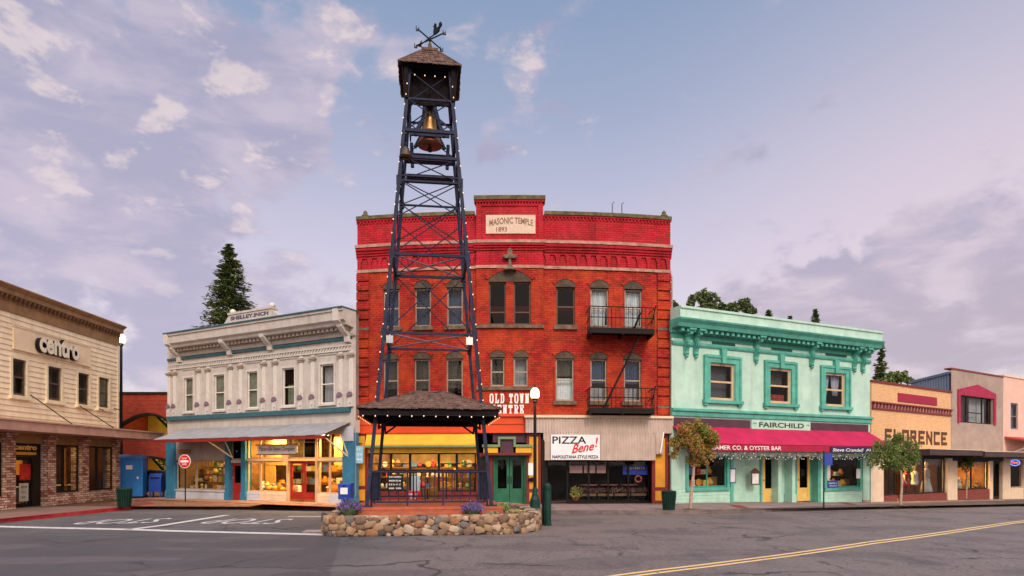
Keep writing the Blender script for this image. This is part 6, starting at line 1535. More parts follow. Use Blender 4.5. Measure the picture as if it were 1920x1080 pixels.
def vane():
    V = empty('weather_vane', TF.map(0, 0, 13.99), 'black iron weather vane with rooster on the tower roof', 'weather vane')
    b = B(TF).tube([(0, 0, 13.95), (0, 0, 14.2)], .022, 6).ball((0, 0, 14.1), .05, 1)
    for a in (R(40), R(130)):
        x, y = math.cos(a)*.54, math.sin(a)*.54; b.tube([(-x, -y, 14.12), (x, y, 14.12)], .02, 5)
        for s in (-1, 1): b.box(s*x-.05, s*x+.05, 14.06, 14.09, s*y-.012, s*y+.012).box(s*x-.05, s*x-.025, 14.09, 14.20, s*y-.012, s*y+.012).box(s*x+.025, s*x+.05, 14.09, 14.17, s*y-.012, s*y+.012)
    b.build('direction_arms', BLACK, V)
    G = Frame(TF.map(0, 0, 0)[:2], TF.ang+R(-48)); z = 14.17; k = .72
    b = B(G).tube([(-.48, 0, z-.03), (.42, 0, z+.03)], .018, 5); b.prism([(-.52, z-.03), (-.36, z-.13), (-.38, z-.02), (-.36, z+.08)], -.01, .01)
    b.prism([(.15+k*x, z+k*y) for x, y in [(.02, .02), (.14, -.01), (.30, .02), (.34, .10), (.50, .22), (.46, .34), (.36, .34), (.34, .22), (.24, .20), (.16, .30), (.17, .40), (.10, .44), (.05, .36), (.0, .33), (.06, .28), (.02, .14)]], -.02, .02)
    b.build('rooster_arrow', BLACK, V)
vane()
def bell():
    E = empty('large_bronze_bell', TF.map(0, 0, 10.88), 'large bronze bell hanging in the upper tower frame', 'bell')
    B(TF).lathe((0, 0, 10.98), [(.25, .38), (.21, .50), (.175, .74), (.135, .98), (.10, 1.12), (.04, 1.20)], 24).build('bell_body', BELLM, E, smooth=True); B(TF).lathe((0, 0, 10.98), [(.36, .04), (.345, .09), (.30, .21), (.255, .375)], 24).build('bell_skirt', mat('reflection_red_bronze', (.24, .085, .045), .45, .2, 3, metal=.5), E, smooth=True)  # skirt's red-brown tone is a reflection put into the bronze colour
    B(TF).ball((0, .02, 10.90), .08, 2).tube([(0, 0, 11.5), (0, 0.02, 10.95)], .02).build('clapper', STEEL, E)
    b = B(TF)
    for s in (-1, 1): b.tube([(s*.10, .3, 12.2), (s*.15, .32, 11.9), (s*.27, .34, 11.45), (s*.42, .36, 11.12)], .065, 6).tube([(s*.10, -.3, 12.2), (s*.15, -.32, 11.9), (s*.27, -.34, 11.45), (s*.44, -.36, 11.12)], .055, 6).tube([(s*.5, 0, 10.36), (s*.53, 0, 11.07)], .05, 6)
    b.box(-.16, .16, 12.12, 12.24, -.36, .36).tube([(-.12, .30, 12.2), (.12, .30, 12.2)], .045, 6).box(-.56, .56, 11.10, 11.17, .34, .40)
    b.build('yoke', IRON, E)
    b = B(TF); n = 20
    b.tube([(-.56, .34*math.cos(2*math.pi*i/n), 11.5+.34*math.sin(2*math.pi*i/n)) for i in range(n+1)], .022, 5, cap=False); b.build('bell_wheel', IRON, E)
    S = empty('small_signal_bell', TF.map(-.70, .78, 10.3), 'small dark signal bell fixed to a tower leg below the large bell', 'bell')
    b = B(TF); a = []
    b.lathe((-.66, .86, 10.24), [(.19, 0), (.16, .05), (.11, .16), (.08, .26), (.03, .3)], 14); b.build('bell_body', mat('dark_bronze', (.10, .075, .05), .4, .2, 4, metal=.8), S, smooth=True)
    B(TF).tube([(-.66, .86, 10.52), (-.66, .86, 10.64), (-.62, .70, 10.64)], .03).ball((-.66, .86, 10.25), .05, 1).build('bracket', IRON, S)
bell()
def lights():
    E = empty('tower_string_lights', TF.map(0, 1.7, 3.2), 'strings of warm bulbs along the tower legs and roof eaves', 'string lights')
    pts = []
    for s in (-1, 1):
        for i in range(23): z = 3.5+(12.6-3.5)*i/22; h = hw(z); pts.append((s*(h+.045), h+.05, z+rnd(-.05, .05)))
    n = 12
    for i in range(n): pts.append((-1.72+3.44*i/(n-1), 1.86, 3.00+rnd(-.01, .01)))
    for i in range(9): pts.append((-1.55+3.1*i/8, -1.86, 3.0))
    for s in (-1, 1):
        for i in range(8): pts.append((s*1.86, 1.6-3.2*i/7, 3.0))
    for i in range(4): pts.append((-.42+.28*i, .73, 12.62))
    for s in (-1, 1): pts.append((s*.63, .75, 12.35)); pts.append((s*.66, .75, 12.05))
    b = B(TF)
    for s in (-1, 1): b.tube([(s*(hw(z)+.04), hw(z)+.05, z) for z in (3.3, 6, 9, 12.7)], .008, 4)
    b.tube([(-1.86, 1.86, 3.03), (1.86, 1.86, 3.03), (1.86, -1.86, 3.03), (-1.86, -1.86, 3.03), (-1.86, 1.86, 3.03)], .008, 4); b.build('wire', BLACK, E)
    pr = None
    for i, p in enumerate(pts):
        if pr is None: pr = B(TF).ball(p, .016, 1, (1, 1, 1.5)).build('bulb', BULB, E); p0 = Vector(TF.map(*p))
        else: o = pr.copy(); COL.objects.link(o); o.location = Vector(TF.map(*p))-p0
lights()
def island():
    # outline of the stone wall: rounded rectangle in the tower's frame
    def outline(sx0, sx1, d0, d1, rl, rr, n=10):
        P = []
        for cx, cy, a0, r in ((sx0+rl, d1-rl, 180, rl), (sx1-rr, d1-rr, 90, rr), (sx1-rr, d0+rr, 0, rr), (sx0+rl, d0+rl, -90, rl)):
            for i in range(n+1): a = R(a0-90*i/n); P.append((cx+r*math.cos(a), cy+r*math.sin(a)))
        return P
    u0, u1, d0, d1 = -2.62, 2.95, -2.5, 3.0
    O = outline(u0, u1, d0, d1, .55, 1.35); I = outline(u0+.36, u1-.36, d0+.36, d1-.36, .3, 1.0)
    S = empty('stone_island_wall', TF.map(0, d1, 0), 'low curved retaining wall of rounded river stones round the bell tower', 'wall')
    H = .42; b = B(TF); n = len(O); Oi = outline(u0+.05, u1-.05, d0+.05, d1-.05, .5, 1.3)
    vs = []
    for o, i in zip(Oi, I): vs += [(o[0], o[1], -.05), (o[0], o[1], H), (i[0], i[1], H), (i[0], i[1], -.05)]
    b.add(vs, [(4*i+j, 4*((i+1) % n)+j, 4*((i+1) % n)+j+1, 4*i+j+1) for i in range(n) for j in range(3)]); b.build('mortar_core', MORT, S)
    # stones by dart throwing along the unrolled face
    P = O+[O[0]]; cum = [0]
    for a, c in zip(P, P[1:]): cum.append(cum[-1]+math.dist(a, c))
    L = cum[-1]
    def at(s):
        s %= L
        for i in range(len(P)-1):
            if cum[i] <= s <= cum[i+1]:
                t = (s-cum[i])/max(1e-6, cum[i+1]-cum[i]); a, c = P[i], P[i+1]; x, y = c[0]-a[0], c[1]-a[1]; l = math.hypot(x, y) or 1
                return (a[0]+x*t, a[1]+y*t), (-y/l, x/l), (x/l, y/l)
        return P[0], (0, 1), (1, 0)
    rs = random.Random(11); st = []
    front = L*.62
    for rad, tries in ((.12, 350), (.095, 1500), (.075, 6000), (.055, 9000), (.038, 12000)):
        for _ in range(tries):
            s = rs.uniform(0, L); z = rs.uniform(rad*.55, H+.03-rad*.35)
            if all(((s-q[0])/(rad*1.15+q[2]*1.15))**2+((z-q[1])/(rad*.85+q[2]*.85))**2 > .60 for q in st): st.append((s, z, rad))
    tones = [mat('river_stone_'+n_, c_, .75, .18, 7, bmp=.012) for n_, c_ in (('grey', (.15, .13, .125)), ('tan', (.31, .205, .125)), ('brown', (.18, .115, .08)), ('pale', (.40, .31, .23)), ('slate', (.06, .056, .06)), ('rust', (.25, .125, .065)))]
    bs = [B(TF) for _ in tones]
    from mathutils import Matrix
    for s, z, r in st:
        p, nn, tt = at(s); k = rs.choices(range(6), (1.4, 3.4, 3.2, 2.6, 1.1, 1.4))[0]
        sx, sz = r*rs.uniform(1.0, 1.4), r*rs.uniform(.75, 1.02); sy = r*.75; rot = rs.uniform(-.5, .5)
        v, f = ico(2); off = Vector((rs.uniform(0, 99), rs.uniform(0, 99), 0)); out = []
        for q in v:
            q = q*(1+.55*noise.noise(q*1.3+off)); q = Vector((max(-.68, min(.72, q.x))*1.3, max(-.7, min(.62, q.y)), max(-.66, min(.7, q.z))*1.3)); a = q.x*sx; c = q.z*sz
            a, c = a*math.cos(rot)-c*math.sin(rot), a*math.sin(rot)+c*math.cos(rot); e = q.y*sy-.015
            out.append((p[0]+tt[0]*a+nn[0]*e, p[1]+tt[1]*a+nn[1]*e, z+c))
        bs[k].add(out, f)
    # cap stones along the top
    s = 0
    while s < L:
        r = rs.uniform(.10, .17); p, nn, tt = at(s+r); k = rs.choices(range(6), (1, 4, 2.5, 3, .5, 1))[0]; v, f = ico(2); off = Vector((rs.uniform(0, 99), 3, 0)); out = []
        for q in v:
            q = q*(1+.3*noise.noise(q*1.1+off)); a = q.x*r*1.15; e = q.y*.17-.17; c = max(-.6, min(.6, q.z))*.085
            out.append((p[0]+tt[0]*a+nn[0]*e, p[1]+tt[1]*a+nn[1]*e, H+.02+c))
        bs[k].add(out, f); s += 2*r
    for bb, m in zip(bs, tones): bb.build('stones', m, S, smooth=True)
    o = B(TF).poly([(x, y) for x, y in outline(u0+.30, u1-.30, d0+.30, d1-.30, .3, 1.0)], .2, .43).build('planting_bed', SOIL); o['kind'] = 'structure'
    D = empty('timber_deck', TF.map(0, 0, .43), 'red stained timber deck under the bell tower', 'deck')
    b = B(TF); n = 22
    for i in range(n): e = -1.95+3.9*i/n; b.box(-1.95, 1.95, .56, .62, e+.006, e+3.9/n-.006)
    b.build('boards', DECK, D); B(TF).box(-1.93, 1.93, .43, .555, -1.93, 1.93).build('rim', DECK, D)
    B(TF).box(-1.9, 1.35, .43, .52, 1.97, 2.2).build('step', DECK, D)
    # railing
    Rr = empty('deck_railing', TF.map(0, 1.6, .62), 'black iron railing round the deck of the bell tower', 'railing')
    def run(a, c, n, nm='rail_panel'):
        b = B(TF); a, c = Vector(a), Vector(c)
        for z, r in ((.74, .022), (1.54, .028)): b.tube([a+Vector((0, 0, z)), c+Vector((0, 0, z))], r, 6)
        for i in range(n+1): p = a.lerp(c, i/n); b.tube([p+Vector((0, 0, .64 if i % 4 == 0 else .74)), p+Vector((0, 0, 1.54))], .024 if i % 4 == 0 else .013, 5)
        b.build(nm, IRON, Rr)
    e = 1.54
    run((-e, e, 0), (e, e, 0), 13); run((e, e, 0), (e, -e, 0), 12); run((-e, e, 0), (-e, -e, 0), 12); run((-e, -e, 0), (e, -e, 0), 12)
    # chalk board on the railing
    Cb = empty('chalk_board', TF.map(-.9, e+.05, 1.05), 'black chalk board with white writing hung on the tower railing', 'sign')
    a, c, z0, z1 = -1.12, -.70, 1.02, 1.48; B(TF).box(a, c, z0, z1, e+.03, e+.05).build('board', BLACK, Cb)
    b = B(TF)
    for k in range(4): scribble(b, a+.05, c-.05, z1-.10-.10*k, z1-.045-.10*k, e+.055, 20+k)
    b.build('lettering', WHITE, Cb)
island()
# ------------------------------------------------------------------ plants on the island
LAVF = leafmat('lavender_leaves', [(.06, .11, .05), (.12, .18, .09), (.09, .14, .08)], 3); LAVB = leafmat('lavender_flowers', [(.09, .05, .20), (.17, .11, .34), (.12, .08, .26)], 3)
def lavender(u, d, r, h, lab):
    t = empty('lavender_bush', TF.map(u, d, .43), lab, 'plant', 'lavender on the stone island'); b = B(TF); f = B(TF); rs = random.Random(int(u*100))
    for i in range(230):
        a = rs.uniform(0, 6.28); q = r*math.sqrt(rs.random()); l = h*(1-.45*(q/r)**2)*rs.uniform(.7, 1.08); x, y = math.cos(a)*q*.45, math.sin(a)*q*.45
        tx, ty = math.cos(a)*q, math.sin(a)*q; p0 = Vector((u+x, d+y, .43)); p1 = Vector((u+tx, d+ty, .43+l)); s = Vector((math.sin(a), -math.cos(a), 0))*.012
        b.add([p0-s, p0+s, p1+s*.4, p1-s*.4], [(0, 1, 2, 3)])
        for k in range(3): pk = p0.lerp(p1, rs.uniform(.1, .7)); v = Vector((rs.uniform(-1, 1), rs.uniform(-1, 1), .8)).normalized()*.075; b.add([pk, pk+v*.5+s, pk+v, pk+v*.5-s], [(0, 1, 2, 3)])
        if rs.random() < .8:
            dr = (p1-p0).normalized()
            for k in range(5): pk = p1+dr*(.022*k-.05); v = Vector((rs.uniform(-1, 1), rs.uniform(-1, 1), rs.uniform(-.2, .8))).normalized()*.024; w = v.cross(dr).normalized()*.015; f.add([pk-v-w*.0, pk+w, pk+v, pk-w], [(0, 1, 2, 3)])
    b.build('foliage', LAVF, t); f.build('flowers', LAVB, t)
lavender(-2.02, 2.25, .34, .42, 'larger purple lavender bush beside the blue newspaper box'); lavender(1.08, 2.42, .30, .34, 'smaller purple lavender bush between tower leg and street lamp')
SHRUB = leafmat('bright_shrub_leaves', [(.07, .16, .02), (.14, .26, .05), (.20, .30, .07)], 3)
def lowshrub(u, d, r, h, lab, m, n=500, s=.035):
    t = empty('low_shrub', TF.map(u, d, .43), lab, 'plant'); b = B(TF); leaves(b, [((u, d, .43+h*.5), (r, r*.8, h*.5))], n, s); b.build('foliage', m, t)
    b = B(TF)
    for i in range(5): a = i*1.3; b.tube([(u, d, .42), (u+r*.5*math.cos(a), d+r*.5*math.sin(a), .43+h*.6)], .008, 4)
    b.build('stem', TAND, t)
lowshrub(1.95, 1.2, .22, .24, 'bright green shrub on the island before the green double doors', SHRUB); lowshrub(2.25, 2.0, .26, .12, 'pale yellow green ground plant near the rounded island end', leafmat('yellow_ground_leaves', [(.25, .22, .08), (.35, .32, .12), (.22, .24, .08)], 3), 350, .03)
lowshrub(1.6, 2.45, .18, .10, 'small grey green plant between lavender and rounded island end', leafmat('grey_ground_leaves', [(.18, .18, .10), (.28, .26, .16), (.15, .18, .09)], 3), 250, .03)
# ================================================================== street furniture
def at(px, py, up=.13): x, y = GA(px, py, up); return x, y, g(x)+up
def lamp(px, py, ztop, lab, s=1.):
    x, y, z = at(px, py) if py else px; G = Frame((x, y)); h = ztop-z; o = (0, 0, z)
    t = empty('street_lamp', (x, y, z), lab, 'street lamp', None)
    B(G).lathe(o, [(.24*s, 0), (.24*s, .06), (.20*s, .12), (.18*s, .38), (.12*s, .5), (.09*s, .7), (.075*s, .8)], 8).build('base', GREENM, t)
    hp = h-.62*s; b = B(G).lathe((0, 0, z+.8), [(.055*s, 0), (.045*s, hp-.8)], 10)
    for i in range(8): a = i*math.pi/4; b.tube([(.055*s*math.cos(a), .055*s*math.sin(a), z+.8), (.044*s*math.cos(a), .044*s*math.sin(a), z+hp)], .009, 4)
    b.build('pole', BLACK, t)
    B(G).lathe((0, 0, z+hp), [(.05*s, 0), (.09*s, .05), (.07*s, .10), (.12*s, .16)], 10).build('collar', BLACK, t)
    gz = z+hp+.16
    B(G).lathe((0, 0, gz), [(.11*s, 0), (.155*s, .06*s), (.165*s, .16*s), (.14*s, .28*s), (.08*s, .36*s)], 14).build('globe', LAMPG, t, smooth=True)
    B(G).lathe((0, 0, gz+.36*s), [(.085*s, 0), (.05*s, .03*s), (.02*s, .06*s), (.03*s, .09*s), (.008*s, .15*s)], 10).build('finial', BLACK, t)
    l = bpy.data.lights.new('lamp_light', 'POINT'); l.energy = 55*s; l.color = (1, .75, .4); l.shadow_soft_size = .17; lo = bpy.data.objects.new('lamp_light', l); COL.objects.link(lo); lo.location = (x, y-.35, gz+.2)
lamp(1003, 957, EYE+(HY-722)*22.3/1200, 'green based street lamp with lit globe before the red brick hall')
lx = (227-960)/1200*34; lamp((lx, 34., g(lx)+.13), 0, EYE+(HY-620)*34/1200, 'tall lit street lamp behind the clapboard building corner', 1.35)
def bollard():
    x, y = GA(1027, 985); G = Frame((x, y)); t = empty('bollard', (x, y, 0), 'thick dark green round bollard at the rounded end of the stone island', 'bollard')
    B(G).lathe((0, 0, 0), [(.10, 0), (.10, 1.12), (.09, 1.17), (.05, 1.19)], 16).build('post', GREENM, t); B(G).lathe((0, 0, 0), [(.115, -.01), (.115, .04), (.102, .05)], 16).lathe((0, 0, 1.0), [(.104, 0), (.104, .05)], 16).build('band', BINM, t)
    x, y = GA(1018, 984); G = Frame((x, y)); t = empty('sign_post', (x, y, 0), 'thin black square post standing beside the green bollard', 'post')
    B(G).box(-.035, .035, 0, 2.45, -.035, .035).build('pole', BLACK, t); B(G).box(-.05, .05, 1.55, 2.40, .036, .05).build('edge_on_sign', STEEL, t); B(G).lathe((0, 0, -.005), [(.09, 0), (.09, .03), (.05, .05)], 8).build('base', BLACK, t)
bollard()
def bin_(px, py, s, lab, up=.13):
    x, y, z = at(px, py, up); G = Frame((x, y)); t = empty('litter_bin', (x, y, z), lab, 'litter bin', 'green litter bins')
    b = B(G).lathe((0, 0, z+.03), [(.25*s, 0), (.31*s, .78*s)], 18)
    for i in range(18): a = i*math.pi/9; b.bar((.255*s*math.cos(a), .255*s*math.sin(a), z+.02), (.325*s*math.cos(a), .325*s*math.sin(a), z+.84*s), .035)
    b.build('body', BINM, t); B(G).lathe((0, 0, z+.81*s), [(.335*s, 0), (.345*s, .03), (.345*s, .07), (.24*s, .09), (.22*s, .04)], 18).build('rim', BINM, t)
bin_(233, 951, .80, 'dark green slatted litter bin at the clapboard building corner'); bin_(1254, 956.5, .74, 'dark green slatted litter bin between brick hall and mint shop')
def toilet():
    Y = 32.6; x = (248-960)/1200*Y; z = g(x)+.13; G = Frame((x, Y), R(18)); t = empty('portable_toilet', (x, Y, z), 'bright blue portable toilet in the alley beside the brick garage', 'portable toilet')
    w = .56; b = B(G).box(-w, w, z+.1, z+2.0, -w, w)
    for i in range(6): u = -w+.1+i*.185; b.box(-w-.02, -w, z+.2, z+1.9, -w+.12+i*.17, -w+.2+i*.17); b.box(w, w+.02, z+.2, z+1.9, -w+.12+i*.17, -w+.2+i*.17)
    for s in (-1, 1): b.box(s*w-.04, s*w+.04, z+.1, z+2.02, w-.02, w+.04)
    b.build('cabin', BLUEB, t); d = B(G).box(-w+.07, w-.07, z+.18, z+1.92, w, w+.03).box(-w+.16, w-.16, z+1.05, z+1.8, w+.03, w+.045).build('door', BLUEB, t); B(G).box(w-.22, w-.14, z+.98, z+1.08, w+.046, w+.08).build('handle', WHITE, d); B(G).box(-.14, .14, z+1.45, z+1.66, w+.046, w+.055).build('notice', WHITE, d)
    B(G).side([(-w-.05, z+2.0), (w+.07, z+2.0), (w+.02, z+2.1), (.2, z+2.2), (-.2, z+2.2), (-w, z+2.1)], -w-.05, w+.05).build('roof', mat('pale_blue_roof', (.08, .25, .60), .45), t); B(G).box(-w-.03, w+.03, z, z+.1, -w-.03, w+.03).build('base', STEEL, t)
toilet()
def mailbox():
    Y = 32.9; x = (294-960)/1200*Y; z = g(x)+.13; G = Frame((x, Y), R(10)); t = empty('mailbox', (x, Y, z), 'dark blue round topped mailbox on legs beside the pale shop', 'mailbox')
    b = B(G); pts = [(-.27, z+.28), (.27, z+.28), (.27, z+.95)]+[(.27*math.cos(a), z+.95+.27*math.sin(a)) for a in [math.pi*i/10 for i in range(1, 10)]]+[(-.27, z+.95)]; b.side(pts, -.29, .29); b.build('body', BLUEBOX, t)
    for u in (-.24, .24):
        for d in (-.22, .22): B(G).box(u-.035, u+.035, z, z+.285, d-.035, d+.035).build('leg', BLUEBOX, t)
    B(G).box(-.22, .22, z+.98, z+1.04, .24, .31).build('slot', STEEL, t)
mailbox()
def newsbox(px, py, lab, top, lowm, Y=None, ped=True):
    x, y, z = at(px, py); G = Frame((x, y), R(-6)); t = empty('newspaper_box', (x, y, z), lab, 'newspaper box', 'newspaper boxes')
    B(G).box(-.23, .23, z+.30, z+.84, -.2, .2).side([(-.2, z+.84), (.2, z+.84), (.14, z+.90), (-.2, z+.90)], -.24, .24).build('body', lowm, t); d = B(G).box(-.18, .18, z+.44, z+.79, .2, .22).build('door', lowm, t); B(G).box(-.14, .14, z+.50, z+.74, .221, .226).build('newspaper', top, d)
    B(G).box(-.19, .19, z, z+.04, -.18, .18).box(-.08, .08, z+.04, z+.30, -.08, .08).build('pedestal', STEEL, t); B(G).box(-.05, .05, z+.79, z+.83, .22, .25).build('handle', STEEL, d)
newsbox(649, 951, 'blue newspaper box beside the blue corner pillar', WHITE, BLUEBOX)
def redbox():
    x, y, z = at(778, 952); G = Frame((x, y)); t = empty('newspaper_box', (x, y, z), 'red newspaper box with white writing under a small blue poster', 'newspaper box', 'newspaper boxes')
    m = mat('red_enamel', (.50, .02, .025), .4, .1); B(G).box(-.24, .24, z+.05, z+.62, -.2, .2).build('body', m, t); b = B(G); scribble(b, -.19, .19, z+.45, z+.57, .206, 31); scribble(b, -.14, .14, z+.30, z+.42, .206, 32); scribble(b, -.17, .17, z+.17, z+.25, .206, 33); b.build('lettering', WHITE, t)
    B(G).box(-.13, .17, z+.63, z+1.18, -.06, -.03).build('poster', mat('pale_blue_poster', (.35, .50, .55), .6), t); B(G).box(-.1, .1, z, z+.05, -.1, .1).build('base', STEEL, t)
redbox()
def signs():
    x, y, z = at(347.5, 941); G = Frame((x, y), R(-12)); t = empty('road_sign', (x, y, z), 'red and white no entry sign on a thin post by the pale shop', 'sign'); zz = EYE+(HY-865)*y/1200
    B(G).tube([(0, 0, z), (0, 0, zz+.35)], .028, 6).build('post', STEEL, t); p = B(G).prism([(.30*math.cos(i*math.pi/16), zz+.30*math.sin(i*math.pi/16)) for i in range(32)], .03, .045).build('plate', WHITE, t)
    m = mat('sign_red_enamel', (.55, .015, .03), .45, .06); B(G).prism([(.275*math.cos(i*math.pi/16), zz+.275*math.sin(i*math.pi/16)) for i in range(32)], .046, .052).build('disc', m, p)
    b = B(G).box(-.2, .2, zz-.045, zz+.045, .053, .057); text(b, 'DO NOT', -.13, .13, zz+.09, zz+.165, .056, bold=.02); text(b, 'ENTER', -.11, .11, zz-.165, zz-.09, .056, bold=.02); b.build('bar_and_lettering', WHITE, p)
    x, y, z = at(1544.5, 952); G = Frame((x, y), R(20)); t = empty('sign_post', (x, y, z), 'slim dark pole with blue flag panel before the mint shop', 'sign'); zz = EYE+(HY-862)*y/1200
    B(G).tube([(0, 0, z), (0, 0, zz+.35)], .03, 6).build('pole', GREENM, t); B(G).box(.04, .44, zz-.22, zz+.26, -.02, .01).build('flag_panel', mat('flag_blue', (.03, .06, .35), .6), t)
    # projecting light blue sign on the brick hall's left pillar
    F = Frame((0, 25.9), 0, bend=.0146, uc=.1); u, zc = F.p(673, 851, .6); t = empty('blade_sign', F.map(u, .5, zc-.35), 'pale blue hanging shop sign by the yellow corner pillar', 'sign')
    B(F).box(u-.14, u+.16, zc-.38, zc+.32, .5, .53, seg=1).build('board', mat('light_blue_board', (.25, .52, .68), .5), t); b = B(F)
    for k in range(3): scribble(b, u-.11, u+.13, zc+.12-.2*k, zc+.24-.2*k, .536, 40+k)
    b.build('lettering', WHITE, t); B(F).tube([(u, .12, zc+.42), (u, .56, zc+.42)], .02).tube([(u, .52, zc+.42), (u, .52, zc+.32)], .01).build('bracket', BLACK, t)
    # menu and round plaque on the pillar right of the green doors
    u, zc = F.p(998, 881, .2); t = empty('menu_board', F.map(u, .17, zc-.5), 'white menu board on the yellow pillar by the green doors', 'sign'); B(F).box(u-.16, u+.16, zc-.22, zc+.28, .155, .18, seg=1).build('sheet', WHITE, t); B(F).lathe((u, .17, zc-.48), [(.05, 0), (.16, .05), (.16, .12), (.05, .18)], 10).build('bracket', STEEL, t)
signs()
def slab():
    x, y = GA(595, 997); G = Frame((x, y), R(5)); o = B(G).box(-.32, .18, 0.005, .03, -.25, .25).build('drain_cover', mat('pale_concrete', (.34, .28, .25), .9, .2, 6)); tag(o, 'pale concrete drain cover in the road beside the stone island', 'drain cover')
slab()
def car():
    Y = 34.2; x = (262-960)/1200*Y-.1; z = g(x)+.13; G = Frame((x+1.2, Y), R(8)); t = empty('parked_car', (x+1.2, Y, z), 'dark teal saloon car parked in the alley behind the blue mailbox', 'car')
    L = 2.1; pts = [(-L, z+.3), (L, z+.3), (L, z+.62), (L-.1, z+.82), (L-.95, z+.92), (L-1.55, z+1.38), (-.75, z+1.42), (-1.45, z+.98), (-L+.1, z+.92), (-L, z+.7)]
    b = B(G).prism(pts, -.8, .8); b.build('body', mat('teal_car_paint', (.015, .06, .085), .25, .06, 2, bmp=0), t)
    gm = mat('car_window', (.02, .025, .03), .08, .1, 2, bmp=0)
    B(G).prism([(L-1.02, z+.95), (L-1.56, z+1.33), (L-1.95, z+1.34), (L-1.95, z+.95)], .79, .81).build('window', gm, t); B(G).prism([(-1.30, z+.98), (.1, z+.95), (.1, z+1.35), (-.72, z+1.36)], .79, .81).build('window', gm, t)
    B(G).add([(L-.97, -.68, z+.95), (L-.97, .68, z+.95), (L-1.53, .60, z+1.36), (L-1.53, -.60, z+1.36)], [(0, 1, 2, 3)]).build('windscreen', gm, t)
    for u in (-1.3, 1.3):
        for d in (-.72, .72):
            q = B(G); n = 16; q.add([(u+.31*math.cos(i*2*math.pi/n), d+e, z+.31+.31*math.sin(i*2*math.pi/n)) for e in (-.1, .1) for i in range(n)], [tuple(range(n)), tuple(range(2*n-1, n-1, -1))]+[(i, (i+1) % n, n+(i+1) % n, n+i) for i in range(n)]); wq = q.build('wheel', BLACK, t)
            q = B(G); q.add([(u+.18*math.cos(i*2*math.pi/n), d+e*1.12, z+.31+.18*math.sin(i*2*math.pi/n)) for e in (-.1, .1) for i in range(n)], [tuple(range(n)), tuple(range(2*n-1, n-1, -1))]+[(i, (i+1) % n, n+(i+1) % n, n+i) for i in range(n)]); q.build('rim', mat('alloy', (.4, .4, .42), .35, .1, 3, metal=.7), wq)
    for d in (-.55, .55): B(G).box(L-.02, L+.02, z+.62, z+.76, d-.16, d+.16).build('headlight', WHITE, t)
car()
# ================================================================== trees
CONL = leafmat('conifer_needles', [(.035, .065, .022), (.075, .125, .032), (.20, .23, .055)], .5); CONT = mat('conifer_bark', (.14, .08, .05), .9, .25, 4)
def conifer(px, ytop, Y, width, zbase, lab, n=70, cl=True, needle=.16, group='conifers behind the shops', seed=1, dens=26):
    rs = random.Random(seed); x = (px-960)/1200*Y; zt = EYE+(HY-ytop)*Y/1200; r = width*Y/1200/2; G = Frame((x, Y)); h = zt-zbase
    t = empty('conifer_tree', (x, Y, zbase), lab, 'tree', group)
    B(G).lathe((0, 0, zbase), [(max(.12, r*.13), 0), (.04, h*.85), (.01, h*.985)], 8).build('trunk', CONT, t)
    b = B(G); br = B(G); z = zt-.1
    while z > zbase+.8:
        f = min(1, (zt-z)/(h*.9)); rr = r*min(f**.75, .44)*rs.uniform(.72, 1.12)+.1
        for k in range(rs.choice((4, 5, 6))):
            a = rs.uniform(0, 6.283); l = rr*rs.uniform(.65, 1.12); dz = -l*.18
            e = Vector((math.cos(a)*l, math.sin(a)*l, z+dz+l*.10*math.sin(3)))
            br.bar((0, 0, z), tuple(e), .02+l*.012)
            for j in range(int(dens*l/1.2)+4):
                s = rs.random()**.7; p = Vector((e.x*s, e.y*s, z+dz*s+.12*l*s*s)); q = Vector((rs.gauss(0, 1)*.30*l*.4, rs.gauss(0, 1)*.30*l*.4, -abs(rs.gauss(0, 1))*.12*l+.05)); p += q
                v = Vector((math.cos(a)+rs.uniform(-.8, .8), math.sin(a)+rs.uniform(-.8, .8), rs.uniform(-.5, .4))).normalized()*needle*rs.uniform(.7, 1.5); w = v.cross(Vector((rs.uniform(-1, 1), rs.uniform(-1, 1), 1))).normalized()*needle*.35
                b.add([p-v, p+w, p+v, p-w], [(0, 1, 2, 3)])
        z -= (.10+.22*f)*(h/12)**.5*rs.uniform(.7, 1.25)
    br.build('branches', CONT, t); b.build('crown', CONL, t)
conifer(430, 457, 50, 250, -.2, 'tall dark green redwood standing behind the pale shop parapet', seed=3, needle=.17, dens=40)
conifer(1529, 579, 62, 50, 6, 'slim spiky conifer top, tallest above the mint parapet', seed=5, needle=.15)
conifer(1441, 581, 62, 56, 7, 'small bushy conifer top above the middle of the mint parapet', seed=6, needle=.18)
conifer(1481, 592, 64, 34, 7, 'tiny conifer tip above the mint parapet between two larger ones', seed=8, needle=.15)
conifer(1652, 645, 48, 46, 2, 'dark narrow conifer between mint shop and buff brick shop', seed=9, needle=.17)
HILL = leafmat('broadleaf_leaves', [(.045, .075, .025), (.085, .13, .04), (.15, .19, .065)], .6)
